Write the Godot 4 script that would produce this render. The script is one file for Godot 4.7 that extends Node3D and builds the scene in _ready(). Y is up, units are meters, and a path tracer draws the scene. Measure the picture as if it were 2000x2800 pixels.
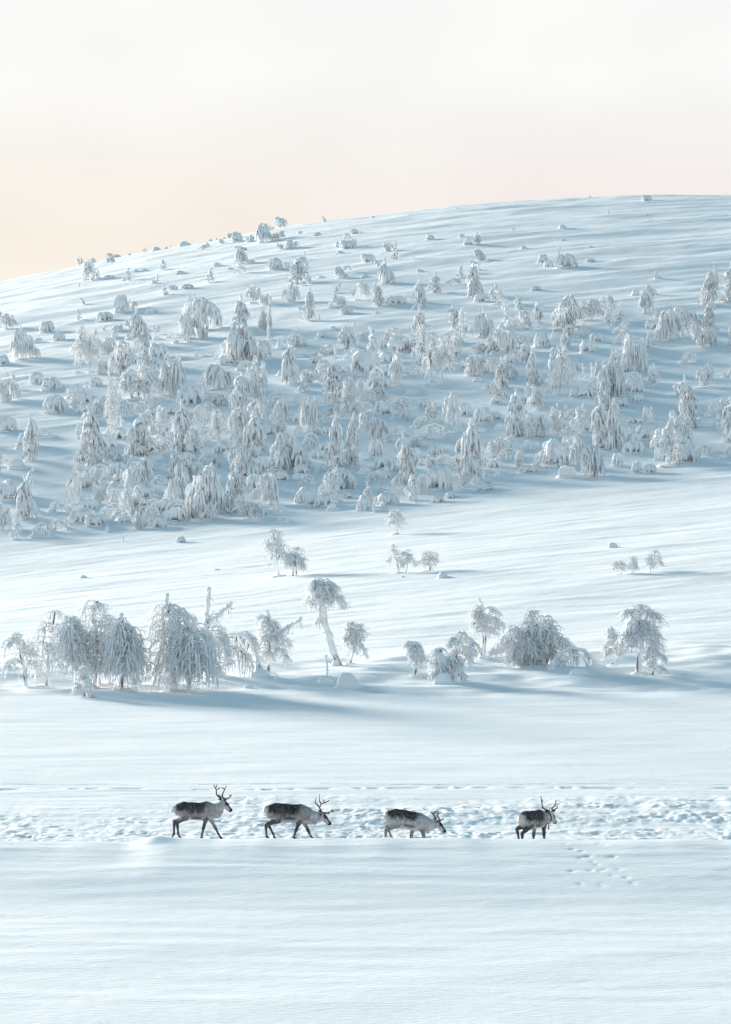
extends Node3D
# A snowy fell: four reindeer cross a trodden trail in front of rime-covered birches; a wooded hill rises behind.

var snow_mat: StandardMaterial3D
var ground_mat: StandardMaterial3D
var bark_mat: StandardMaterial3D
var fur_mat: StandardMaterial3D
var horn_mat: StandardMaterial3D
var eye_mat: StandardMaterial3D
var strap_mat: StandardMaterial3D
var rng := RandomNumberGenerator.new()
var nz := FastNoiseLite.new()
var nf := FastNoiseLite.new()
var ncell := FastNoiseLite.new()
var nridge := FastNoiseLite.new()
var kinds := {}
var taken := {}

func _ready():
	# ---- camera: long lens from a rise about 11 m above the trail
	var cam := Camera3D.new()
	cam.name = "camera"
	cam.position = Vector3(0, 11, 0)
	cam.rotation.x = -atan(204.0 / 12000.0)
	cam.fov = rad_to_deg(2.0 * atan(1400.0 / 12000.0))
	cam.near = 1.0
	cam.far = 6000.0
	add_child(cam)
	cam.current = true
	# ---- sky, sun, exposure
	var env := Environment.new()
	env.background_mode = Environment.BG_SKY
	var sky := Sky.new()
	var pano := PanoramaSkyMaterial.new()
	pano.panorama = ImageTexture.create_from_image(sky_image())
	sky.sky_material = pano
	env.sky = sky
	env.tonemap_mode = Environment.TONE_MAPPER_LINEAR
	env.tonemap_exposure = 2.6
	env.sdfgi_enabled = true
	env.ssao_enabled = true
	env.ssil_enabled = true
	var we := WorldEnvironment.new()
	we.name = "environment"
	we.environment = env
	add_child(we)
	var sun := DirectionalLight3D.new()
	sun.name = "sun"
	sun.light_energy = 1.6
	sun.light_color = Color(1.0, 0.965, 0.915)
	sun.light_angular_distance = 14.0
	sun.shadow_enabled = true
	add_child(sun)
	var el := deg_to_rad(7.5)
	var back := deg_to_rad(59.0)
	var toward := Vector3(-cos(el) * cos(back), sin(el), -cos(el) * sin(back))
	sun.look_at_from_position(toward * 100.0, Vector3.ZERO, Vector3.UP)

	setup_materials()
	build_ground()
	build_trees()
	build_reindeer()

# ------------------------------------------------------------------ sky
func mix_stops(stops: Array, x: float) -> Vector3:
	for i in range(stops.size() - 1):
		var a = stops[i]
		var b = stops[i + 1]
		if x <= b[0]:
			var t := clampf((x - a[0]) / (b[0] - a[0]), 0.0, 1.0)
			t = t * t * (3.0 - 2.0 * t)
			var va: Vector3 = a[1]
			var vb: Vector3 = b[1]
			return va.lerp(vb, t)
	return stops[-1][1]

func sky_image() -> Image:
	# linear radiance; the sun stands low on the left, so the air is peach there, rosy further right, and blue overhead
	var warm := [[0.0, Vector3(0.373, 0.338, 0.288)], [2.5, Vector3(0.369, 0.342, 0.304)], [3.4, Vector3(0.363, 0.342, 0.315)], [4.0, Vector3(0.365, 0.356, 0.338)], [4.8, Vector3(0.369, 0.368, 0.362)], [9.0, Vector3(0.331, 0.346, 0.352)], [15.0, Vector3(0.281, 0.321, 0.340)], [24.0, Vector3(0.162, 0.225, 0.263)], [42.0, Vector3(0.067, 0.137, 0.185)], [90.0, Vector3(0.033, 0.092, 0.142)]]
	var rosy := [[0.0, Vector3(0.346, 0.315, 0.308)], [3.1, Vector3(0.350, 0.321, 0.313)], [3.7, Vector3(0.352, 0.337, 0.331)], [4.4, Vector3(0.365, 0.362, 0.356)], [4.8, Vector3(0.369, 0.368, 0.363)], [9.0, Vector3(0.331, 0.346, 0.352)], [15.0, Vector3(0.281, 0.321, 0.340)], [24.0, Vector3(0.162, 0.225, 0.263)], [42.0, Vector3(0.067, 0.137, 0.185)], [90.0, Vector3(0.033, 0.092, 0.142)]]
	var w := 1024
	var h := 512
	var img := Image.create_empty(w, h, false, Image.FORMAT_RGBF)
	var n := FastNoiseLite.new()
	n.seed = 5
	n.frequency = 0.05
	n.fractal_octaves = 4
	for y in h:
		var e := 90.0 - (y + 0.5) / h * 180.0
		var cw := mix_stops(warm, maxf(e, 0.0))
		var cr := mix_stops(rosy, maxf(e, 0.0))
		for x in w:
			var az := (x + 0.5) / w * 360.0
			if az > 180.0:
				az -= 360.0
			# from the glow on the left round to the rosy side
			var side := ramp(-5.0, 4.5, az) if absf(az) < 60.0 else (1.0 - ramp(60.0, 180.0, absf(az)) if az > 0.0 else 0.0)
			var c := cw.lerp(cr, side)
			var veil := n.get_noise_2d(az * 5.0, e * 16.0) * 0.02
			if e < 0.0:
				c = Vector3(0.18, 0.23, 0.26)
				veil = 0.0
			img.set_pixel(x, y, Color(c.x + veil, c.y + veil, c.z + veil * 0.9))
	return img

# ------------------------------------------------------------------ materials
func setup_materials():
	rng.seed = 20
	nz.seed = 11
	nz.frequency = 1.0
	nz.fractal_octaves = 3
	nf.seed = 12
	nf.frequency = 1.0
	nf.fractal_octaves = 2
	nridge.seed = 14
	nridge.frequency = 1.0
	nridge.fractal_type = FastNoiseLite.FRACTAL_RIDGED
	nridge.fractal_octaves = 3
	ncell.seed = 13
	ncell.noise_type = FastNoiseLite.TYPE_CELLULAR
	ncell.cellular_return_type = FastNoiseLite.RETURN_DISTANCE
	ncell.frequency = 1.0
	snow_mat = plain(Color(0.953, 0.961, 0.966), 0.85)
	ground_mat = plain(Color(0.912, 0.926, 0.935), 0.8)
	# wind-ribbed crust: fine relief, longer across the view than along it
	var rn := FastNoiseLite.new()
	rn.seed = 9
	rn.frequency = 0.018
	rn.fractal_octaves = 5
	rn.fractal_gain = 0.6
	var rt := NoiseTexture2D.new()
	rt.width = 1024
	rt.height = 1024
	rt.seamless = true
	rt.noise = rn
	ground_mat.heightmap_enabled = true
	ground_mat.heightmap_texture = rt
	ground_mat.heightmap_scale = 1.3
	ground_mat.uv1_triplanar = true
	ground_mat.uv1_world_triplanar = true
	ground_mat.uv1_scale = Vector3(0.10, 0.2, 0.37)
	bark_mat = plain(Color.WHITE, 0.9)
	bark_mat.vertex_color_use_as_albedo = true
	fur_mat = plain(Color.WHITE, 0.85)
	fur_mat.vertex_color_use_as_albedo = true
	horn_mat = plain(Color.WHITE, 0.6)
	horn_mat.vertex_color_use_as_albedo = true
	eye_mat = plain(Color(0.05, 0.04, 0.04), 0.15)
	strap_mat = plain(Color(0.09, 0.08, 0.09), 0.8)

func plain(c: Color, rough: float) -> StandardMaterial3D:
	var m := StandardMaterial3D.new()
	m.albedo_color = c
	m.roughness = rough
	m.metallic_specular = 0.3
	return m

# ------------------------------------------------------------------ meshes
class Buf:
	var v := PackedVector3Array()
	var c := PackedColorArray()
	var i := PackedInt32Array()
	func add(p: Vector3, col: Color) -> int:
		v.append(p)
		c.append(col)
		return v.size() - 1
	func tri(a: int, b: int, d: int):
		i.append(a)
		i.append(b)
		i.append(d)

func bake(b: Buf, colored: bool) -> ArrayMesh:
	var n := PackedVector3Array()
	n.resize(b.v.size())
	var k := 0
	while k < b.i.size():
		var i0 := b.i[k]
		var i1 := b.i[k + 1]
		var i2 := b.i[k + 2]
		var f := (b.v[i2] - b.v[i0]).cross(b.v[i1] - b.v[i0])
		n[i0] += f
		n[i1] += f
		n[i2] += f
		k += 3
	for j in n.size():
		n[j] = n[j].normalized() if n[j].length_squared() > 1e-20 else Vector3.UP
	var arr := []
	arr.resize(Mesh.ARRAY_MAX)
	arr[Mesh.ARRAY_VERTEX] = b.v
	arr[Mesh.ARRAY_NORMAL] = n
	if colored:
		arr[Mesh.ARRAY_COLOR] = b.c
	arr[Mesh.ARRAY_INDEX] = b.i
	var m := ArrayMesh.new()
	m.add_surface_from_arrays(Mesh.PRIMITIVE_TRIANGLES, arr)
	return m

func part(called: String, b: Buf, mat: Material, parent: Node, colored := false) -> MeshInstance3D:
	if b.i.is_empty():
		return null
	var o := MeshInstance3D.new()
	o.name = called
	o.mesh = bake(b, colored)
	o.material_override = mat
	parent.add_child(o, true)
	return o

func numbered(called: String) -> String:
	var k: int = taken.get(called, -1) + 1
	taken[called] = k
	return called if k == 0 else "%s_%03d" % [called, k]

func tube(b: Buf, pts: PackedVector3Array, rad: PackedFloat32Array, sides: int, lump: float, col: Color, freq := 2.6):
	var n := pts.size()
	var t := (pts[1] - pts[0]).normalized()
	var u := t.cross(Vector3(0.31, 0.2, 0.93)).normalized()
	var first := b.v.size()
	for i in n:
		t = (pts[mini(i + 1, n - 1)] - pts[maxi(i - 1, 0)]).normalized()
		u = (u - t * u.dot(t)).normalized()
		var w := t.cross(u)
		for k in sides:
			var a := TAU * k / sides
			var d := u * cos(a) + w * sin(a)
			var r := rad[i]
			var p := pts[i] + d * r
			if lump > 0.0:
				p += d * (r * lump * nz.get_noise_3dv((p + pts[i]) * 0.5 * freq + d * 0.5) * 2.0)
			b.add(p, col)
	var tip0 := b.add(pts[0] - (pts[1] - pts[0]).normalized() * rad[0] * 0.5, col)
	var tip1 := b.add(pts[n - 1] + (pts[n - 1] - pts[n - 2]).normalized() * rad[n - 1] * 0.6, col)
	for i in n - 1:
		for k in sides:
			var k2 := (k + 1) % sides
			var a := first + i * sides + k
			var a2 := first + i * sides + k2
			b.tri(a, a + sides, a2)
			b.tri(a2, a + sides, a2 + sides)
	for k in sides:
		var k2 := (k + 1) % sides
		b.tri(tip0, first + k, first + k2)
		b.tri(tip1, first + (n - 1) * sides + k2, first + (n - 1) * sides + k)

func blob(b: Buf, c: Vector3, r: Vector3, lump: float, col: Color, rows := 7, cols := 11, freq := 1.6):
	var first := b.v.size()
	for i in range(1, rows):
		var a := PI * i / rows
		for k in cols:
			var o := TAU * (k + 0.5 * (i % 2)) / cols
			var d := Vector3(sin(a) * cos(o), cos(a), sin(a) * sin(o))
			var p := c + d * r
			p += d * r * (nz.get_noise_3dv(p * freq) * lump * 2.0)
			b.add(p, col)
	var top := b.add(c + Vector3(0, r.y, 0), col)
	var bot := b.add(c - Vector3(0, r.y, 0), col)
	for i in rows - 2:
		for k in cols:
			var a := first + i * cols + k
			var a2 := first + i * cols + (k + 1) % cols
			b.tri(a, a2, a + cols)
			b.tri(a2, a2 + cols, a + cols)
	for k in cols:
		b.tri(top, first + (k + 1) % cols, first + k)
		b.tri(bot, first + (rows - 2) * cols + k, first + (rows - 2) * cols + (k + 1) % cols)

# ------------------------------------------------------------------ the lie of the land
var prof_d := PackedFloat32Array([-300, -60, 82, 100, 108, 113, 115.4, 117.5, 122, 138, 172, 186, 196, 204, 212, 222, 270, 350, 410, 470, 550, 625, 692, 760, 860, 1200, 2500, 5000])
var prof_h := PackedFloat32Array([4, 2.5, 0.1, 0.16, 0.46, 0.635, 0.2, 0.0, 0, 0.05, 0.10, 0.18, 0.46, 0.70, 0.38, 0.3, 1.75, 5.05, 13.2, 22.2, 32, 39.9, 45.5, 48.5, 49.0, 35, -20, -60])

func hermite(xs: PackedFloat32Array, ys: PackedFloat32Array, x: float) -> float:
	var n := xs.size()
	if x <= xs[0]:
		return ys[0]
	if x >= xs[n - 1]:
		return ys[n - 1]
	var lo := 0
	var hi := n - 1
	while hi - lo > 1:
		var mid := (lo + hi) >> 1
		if xs[mid] <= x:
			lo = mid
		else:
			hi = mid
	var h := xs[hi] - xs[lo]
	var t := (x - xs[lo]) / h
	var s := (ys[hi] - ys[lo]) / h
	var m0 := s
	var m1 := s
	if lo > 0:
		var sp := (ys[lo] - ys[lo - 1]) / (xs[lo] - xs[lo - 1])
		m0 = 0.0 if sp * s <= 0.0 else 2.0 * sp * s / (sp + s)
	if hi < n - 1:
		var sn := (ys[hi + 1] - ys[hi]) / (xs[hi + 1] - xs[hi])
		m1 = 0.0 if sn * s <= 0.0 else 2.0 * sn * s / (sn + s)
	var t2 := t * t
	var t3 := t2 * t
	return ys[lo] * (2 * t3 - 3 * t2 + 1) + m0 * h * (t3 - 2 * t2 + t) + ys[hi] * (-2 * t3 + 3 * t2) + m1 * h * (t3 - t2)

var tilt_d := PackedFloat32Array([-300, 190, 215, 270, 350, 700, 5000])
var tilt_t := PackedFloat32Array([0, 0.0, 0.05, 0.1, 0.108, 0.126, 0.126])
var bow_d := PackedFloat32Array([-300, 330, 500, 700, 5000])
var bow_q := PackedFloat32Array([0, 0, 0.0005, 0.0011, 0.0011])

func base_height(x: float, d: float) -> float:
	var h := hermite(prof_d, prof_h, d)
	if d > 190.0:
		var xs := 160.0 * tanh(x / 160.0)
		h += hermite(tilt_d, tilt_t, d) * xs - hermite(bow_d, bow_q, d) * xs * xs
	return h

func ramp(a: float, b: float, x: float) -> float:
	var t := clampf((x - a) / (b - a), 0.0, 1.0)
	return t * t * (3.0 - 2.0 * t)

func dent(x: float, d: float, cx: float, cd: float, rx: float, rd: float) -> float:
	var q := (x - cx) * (x - cx) / (rx * rx) + (d - cd) * (d - cd) / (rd * rd)
	return exp(-q) if q < 6.0 else 0.0

func height(x: float, d: float) -> float:
	var h := base_height(x, d)
	if d < -20.0:
		return h
	if d < 215.0:
		# wind-packed snow: long low sastrugi across the view
		var near := 1.0 - ramp(195.0, 215.0, d)
		h += near * (0.014 * nf.get_noise_2d(x * 0.16 + 40.0, d * 0.5) + 0.04 * nf.get_noise_2d(x * 0.09, d * 0.09 + 9.0))
		h += near * 0.012 * (nridge.get_noise_2d(x * 0.14 + d * 0.03, d * 0.36) - 0.3)
		if d > 100.0 and d < 150.0:
			# the bank in front of the trail sinks towards the far left; a lump of snow stands on it
			h -= 0.07 * (1.0 - ramp(-6.3, -4.9, x)) * ramp(104.0, 110.0, d) * (1.0 - ramp(114.0, 118.0, d))
			h += 0.12 * dent(x, d, -5.45, 112.8, 0.38, 0.9) + 0.05 * dent(x, d, -4.6, 113.6, 0.7, 1.2)
			h += 0.025 * nf.get_noise_2d(x * 0.45, 71.0) * ramp(108.0, 112.0, d) * (1.0 - ramp(114.0, 116.0, d))
			# the trail floor lies lower on the right
			h -= 0.12 * ramp(-2.5, 0.5, x) * ramp(115.0, 117.5, d) * (1.0 - ramp(124.0, 129.0, d))
			var wob := 2.2 * nf.get_noise_2d(x * 0.16, 3.0)
			var m := ramp(114.6, 117.0, d) * (1.0 - ramp(130.5 + wob, 134.5 + wob, d))
			m *= 1.0 - 0.75 * ramp(124.5, 127.0, d + wob) * (1.0 - ramp(-5.0, -3.0, x))
			if m > 0.0:
				var cell := ncell.get_noise_2d(x * 2.5, d * 0.8)
				var pit := 1.0 - ramp(-0.95, -0.45, cell)
				var rough := nz.get_noise_2d(x * 2.1, d * 0.75)
				var patch := ramp(-0.35, 0.25, nf.get_noise_2d(x * 0.35 + 7.0, d * 0.24))
				m *= 0.45 + 0.55 * ramp(-0.2, 0.3, nf.get_noise_2d(x * 0.11 + 3.0, d * 0.34))
				h += m * (-0.045 * pit * (0.3 + 0.7 * patch) + 0.04 * rough * (0.4 + 0.6 * patch) + 0.03 * nridge.get_noise_2d(x * 0.8, d * 0.42) * patch)
				# lines of hoof holes where animals passed one behind the other
				for k in 5:
					var ld := 118.6 + 2.5 * k + 0.8 * sin(x * 0.31 + k * 2.0) + 0.02 * x * (k - 2)
					if absf(d - ld) < 1.0:
						var ph := fposmod(x * 1.45 + 0.5 * sin(x * 1.7 + k) + k * 0.37, 1.0)
						var off := (d - ld - 0.22 * signf(sin(x * 4.55 + k))) / 0.2
						h -= m * 0.075 * exp(-off * off) * (1.0 - ramp(0.13, 0.3, absf(ph - 0.5))) * ramp(-0.25, 0.15, nf.get_noise_2d(x * 0.3, 90.0 + k * 7.0))
						h += m * 0.02 * exp(-off * off * 0.3)
				# the rim that trodden snow leaves at the far edge of the trail
				h += 0.05 * m * ramp(127.0 + wob, 130.0 + wob, d) * (0.5 + nf.get_noise_2d(x * 0.8, 2.0))
			# one single old track beyond the trail
			var td := 136.8 + 0.05 * x + 0.4 * sin(x * 0.5)
			if absf(d - td) < 1.2:
				var step := fposmod(x * 1.15 + 0.35 * sin(x * 2.1), 1.0)
				h -= 0.04 * exp(-pow((d - td) / 0.32, 2.0)) * (1.0 - ramp(0.2, 0.45, absf(step - 0.5))) * ramp(-0.3, 0.2, nf.get_noise_2d(x * 0.4, 55.0) + 0.15)
			if d < 112.5 and x > 4.5:
				# hoof prints on the near bank
				for k in 22:
					var px := 5.1 + 1.25 * fposmod(k * 0.618, 1.0)
					var pd := 112.0 - 0.34 * k + 0.9 * sin(k * 2.7)
					h -= (0.014 + 0.016 * fposmod(k * 0.37, 1.0)) * dent(x, d, px + 0.1 * sin(k * 1.3), pd, 0.07, 0.16)
	if d > 190.0:
		var open := ramp(196.0, 216.0, d)
		var hill := ramp(320.0, 460.0, d)
		h += open * (0.14 + 0.17 * hill) * nf.get_noise_2d(x * 0.035 + 20.0, d * 0.04)
		h += open * (0.085 + 0.10 * hill) * (nridge.get_noise_2d(x * 0.03 + d * 0.004, d * 0.07) - 0.2)
		h += open * 0.035 * nf.get_noise_2d(x * 0.11, d * 0.3 + 3.0)
		h += open * 0.02 * nz.get_noise_2d(x * 0.3, d * 0.5)
	if d > 180.0 and d < 216.0:
		h += 0.16 * ramp(180, 190, d) * (1.0 - ramp(206, 216, d)) * nf.get_noise_2d(x * 0.22, d * 0.16 + 31.0)
	return h

func columns(fine: float, half: float) -> PackedFloat32Array:
	var left := PackedFloat32Array()
	var s := half
	var step := fine
	while s < 1.6:
		step *= 1.22
		s += step
		left.append(-s)
	left.reverse()
	var out := PackedFloat32Array(left)
	var n := int(round(2.0 * half / fine))
	for k in n + 1:
		out.append(-half + 2.0 * half * k / n)
	left.reverse()
	for q in left:
		out.append(-q)
	return out

func sheet(called: String, rows: PackedFloat32Array, cols: PackedFloat32Array, label: String, category: String):
	# one band of the snow surface; its two ends dip under the neighbouring bands
	var nr := rows.size()
	var nc := cols.size()
	var v := PackedVector3Array()
	v.resize(nr * nc)
	for r in nr:
		var d := rows[r]
		var wide := maxf(d, 45.0)
		for c in nc:
			var x := cols[c] * wide
			v[r * nc + c] = Vector3(x, height(x, d), -d)
	var n := PackedVector3Array()
	n.resize(nr * nc)
	for r in nr:
		var r0 := maxi(r - 1, 0)
		var r1 := mini(r + 1, nr - 1)
		for c in nc:
			var c0 := maxi(c - 1, 0)
			var c1 := mini(c + 1, nc - 1)
			n[r * nc + c] = (v[r * nc + c1] - v[r * nc + c0]).cross(v[r1 * nc + c] - v[r0 * nc + c]).normalized()
	for c in nc:
		v[c] = v[c] + Vector3(0, -0.25, 0.0)
		v[(nr - 1) * nc + c] += Vector3(0, -0.25, 0.0)
	var idx := PackedInt32Array()
	idx.resize((nr - 1) * (nc - 1) * 6)
	var k := 0
	for r in nr - 1:
		for c in nc - 1:
			var a := r * nc + c
			idx[k] = a
			idx[k + 1] = a + nc
			idx[k + 2] = a + 1
			idx[k + 3] = a + 1
			idx[k + 4] = a + nc
			idx[k + 5] = a + nc + 1
			k += 6
	var arr := []
	arr.resize(Mesh.ARRAY_MAX)
	arr[Mesh.ARRAY_VERTEX] = v
	arr[Mesh.ARRAY_NORMAL] = n
	arr[Mesh.ARRAY_INDEX] = idx
	var m := ArrayMesh.new()
	m.add_surface_from_arrays(Mesh.PRIMITIVE_TRIANGLES, arr)
	var o := MeshInstance3D.new()
	o.name = called
	o.mesh = m
	o.material_override = ground_mat
	o.set_meta("kind", "structure")
	o.set_meta("label", label)
	o.set_meta("category", category)
	add_child(o, true)

func spaced(bands: Array) -> PackedFloat32Array:
	var out := PackedFloat32Array()
	for b in bands:
		var n := int(ceil((b[1] - b[0]) / b[2]))
		for k in n:
			out.append(b[0] + (b[1] - b[0]) * k / n)
	out.append(bands[-1][1])
	return out

func build_ground():
	var mid := columns(0.00046, 0.1)
	sheet("snow_foreground", spaced([[-300.0, 70.0, 20.0], [70.0, 84.0, 1.5], [84.0, 106.0, 0.3], [106.0, 114.4, 0.13]]), mid, "smooth wind-packed snow in front of the reindeer trail", "snow ground")
	sheet("trodden_trail", spaced([[114.2, 138.4, 0.085]]), columns(0.00034, 0.135), "churned lumpy snow trail trodden by the four reindeer", "snow trail")
	sheet("snow_flat", spaced([[138.2, 184.0, 0.5], [184.0, 216.2, 0.25]]), mid, "flat blue-white snow between the trail and the row of rimed birches", "snow ground")
	sheet("snow_plain", spaced([[216.0, 350.4, 0.5]]), mid, "bright wind-streaked open snow between birches and wooded hill", "snow plain")
	sheet("hill", spaced([[350.0, 480.0, 0.7], [480.0, 780.0, 1.3], [780.0, 1000.0, 10.0], [1000.0, 5000.0, 160.0]]), mid, "snowy fell rising to the skyline, its lower slope wooded", "hill")

# ------------------------------------------------------------------ snow-laden birches
const GROUPS := {"birch tree": "snow-laden birches on the fell", "bush": "bushes buried under snow", "snow mound": "humps of drifted snow", "bowed birch": "birches bowed over by snow", "stump": "broken stems plastered with snow"}
const SNOW := Color(0.885, 0.90, 0.91)
const RIME := Color(0.81, 0.84, 0.87)
const TWIG := Color(0.075, 0.078, 0.090)

func wander(p: Vector3, s: float) -> Vector3:
	return Vector3(nf.get_noise_3d(p.x, p.y, p.z), nf.get_noise_3d(p.x + 31.0, p.y, p.z), nf.get_noise_3d(p.x, p.y, p.z + 17.0)) * s

# a limb that leaves the trunk, rises, bends over under its load and hangs
func drooping(p0: Vector3, az: float, reach: float, rise: float, drop: float, n: int) -> PackedVector3Array:
	var out := PackedVector3Array()
	var dir := Vector3(cos(az), 0, sin(az))
	var side := Vector3(-dir.z, 0, dir.x) * rng.randf_range(-0.3, 0.3) * reach
	for k in n + 1:
		var s := float(k) / n
		var o := reach * (1.0 - pow(1.0 - s, 1.7))
		var up := rise * sin(minf(s / 0.4, 1.0) * PI * 0.5) - (drop + rise) * pow(maxf(0.0, (s - 0.25) / 0.75), 1.5)
		var p := p0 + dir * o + side * s * s + Vector3(0, up, 0)
		p += wander(p * 1.7, 0.10 * reach * s)
		out.append(p)
	return out

# the sleeve of snow that lies on a limb: fullest in the middle, rounded at both ends
func sleeve(b: Buf, path: PackedVector3Array, r: float, sides := 6, taper := 0.65):
	var n := path.size()
	var rad := PackedFloat32Array()
	var pts := PackedVector3Array()
	for k in n:
		var s := float(k) / (n - 1)
		var flat := 1.0
		if k < n - 1:
			var t := (path[k + 1] - path[k]).normalized()
			flat = sqrt(maxf(0.0, 1.0 - t.y * t.y))
		var q := r * lerpf(1.0, taper, s) * sqrt(maxf(0.12, 1.0 - pow(2.0 * s - 1.0, 6.0)))
		rad.append(q)
		pts.append(path[k] + Vector3(0, q * 0.55 * flat, 0))
	tube(b, pts, rad, sides, 0.42, SNOW, 3.4)

func hanging(p: Vector3, out_dir: Vector3, length: float, n: int) -> PackedVector3Array:
	var pts := PackedVector3Array()
	for k in n + 1:
		var s := float(k) / n
		var q := p + out_dir * length * 0.32 * sin(s * PI * 0.5) + Vector3(0, -length * (0.25 * s + 0.75 * s * s), 0)
		pts.append(q + wander(q * 2.1, 0.12 * length * s))
	return pts

func twig(b: Buf, path: PackedVector3Array, r: float, col: Color):
	var rad := PackedFloat32Array()
	for k in path.size():
		rad.append(r * lerpf(1.0, 0.5, float(k) / (path.size() - 1)))
	tube(b, path, rad, 3, 0.0, col)

func bark(b: Buf, path: PackedVector3Array, r0: float, r1: float, plaster: float, sides := 8):
	# trunk or limb, blotched with wind-packed snow
	var first := b.v.size()
	var rad := PackedFloat32Array()
	for k in path.size():
		rad.append(lerpf(r0, r1, pow(float(k) / (path.size() - 1), 0.8)))
	tube(b, path, rad, sides, 0.25, TWIG, 3.0)
	for k in range(first, b.v.size()):
		var p := b.v[k]
		var q := nz.get_noise_3dv(p * Vector3(3.6, 2.2, 3.6))
		b.c[k] = SNOW if q < plaster else (RIME if q < plaster + 0.12 else TWIG * (0.8 + 0.5 * absf(q)))

class Shape:
	var h := 4.0            # metres
	var w := 3.0
	var n := 24             # limbs
	var low := 0.4          # where limbs begin, share of the height
	var cone := 0.0         # 0 bell, 1 cone
	var rise := 0.10
	var drop := 0.45        # share of the height
	var thick := 0.10       # metres of snow
	var fingers := 4
	var flen := 0.6
	var twigs := 4
	var rime := 0.3         # share of twigs white with rime
	var lean := 0.0
	var stems := 1
	var knob := 0.0
	var fork := 0
	var trunk := 0.07
	var arcs := 4           # branches in a spray
	var weep := 1.0
	var heap := true
	var bow := 0.0          # how far the top bends over, share of the height
	var spread := 0.8       # how far the sprays reach out
	var side := 0.0         # lopsidedness
	var wisp := 0.0         # share of twigs that stick out beyond the snow
	func with(d: Dictionary) -> Shape:
		for k in d:
			set(k, d[k])
		return self

func trunk_path(x0: float, z0: float, top: Vector3, n: int, bend: float) -> PackedVector3Array:
	var pts := PackedVector3Array()
	for k in n + 1:
		var s := float(k) / n
		var p := Vector3(x0, -0.4, z0).lerp(top, s)
		p += wander(Vector3(x0 * 3.0 + 7.0, s * 2.4, z0 * 3.0 + bend), bend * top.y * sin(s * PI)) * Vector3(1, 0, 1)
		pts.append(p)
	return pts

func sample(path: PackedVector3Array, s: float) -> Vector3:
	var f := clampf(s, 0.0, 1.0) * (path.size() - 1)
	var k := mini(int(f), path.size() - 2)
	return path[k].lerp(path[k + 1], f - k)

# a spray of fine branches bent over by its load: short arcs that spring from one point and hang
func spray(snow: Buf, tw: Buf, p: Vector3, az: float, size: float, thick: float, s: Shape):
	var n := s.arcs
	for k in n:
		var a := az + (float(k) / n - 0.5) * 4.4 + rng.randf_range(-0.35, 0.35)
		var r := size * rng.randf_range(0.45, 0.95)
		var drop := minf(size * rng.randf_range(0.7, 1.5) * s.weep, maxf(0.06, p.y - 0.02))
		var arc := drooping(p, a, r * s.spread, size * rng.randf_range(0.05, 0.28), drop, 5)
		sleeve(snow, arc, thick * rng.randf_range(0.7, 1.3), 5, 0.6)
		for j in s.twigs:
			var hp := sample(arc, rng.randf_range(0.2, 1.0))
			var hd := Vector3(cos(a), 0, sin(a)).rotated(Vector3.UP, rng.randf_range(-1.5, 1.5)) * rng.randf_range(-0.4, 1.8)
			var c := RIME if rng.randf() < s.rime else TWIG
			if rng.randf() < s.wisp:
				twig(tw, drooping(hp, a + rng.randf_range(-1.0, 1.0), size * rng.randf_range(0.3, 0.7), size * 0.08, minf(size * rng.randf_range(0.05, 0.4), hp.y), 4), rng.randf_range(0.014, 0.026), RIME * rng.randf_range(0.95, 1.2))
				continue
			twig(tw, hanging(hp, hd, minf(size * rng.randf_range(0.35, 0.9), maxf(0.08, hp.y)), 3), rng.randf_range(0.009, 0.02), c * rng.randf_range(0.75, 1.15))

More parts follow.
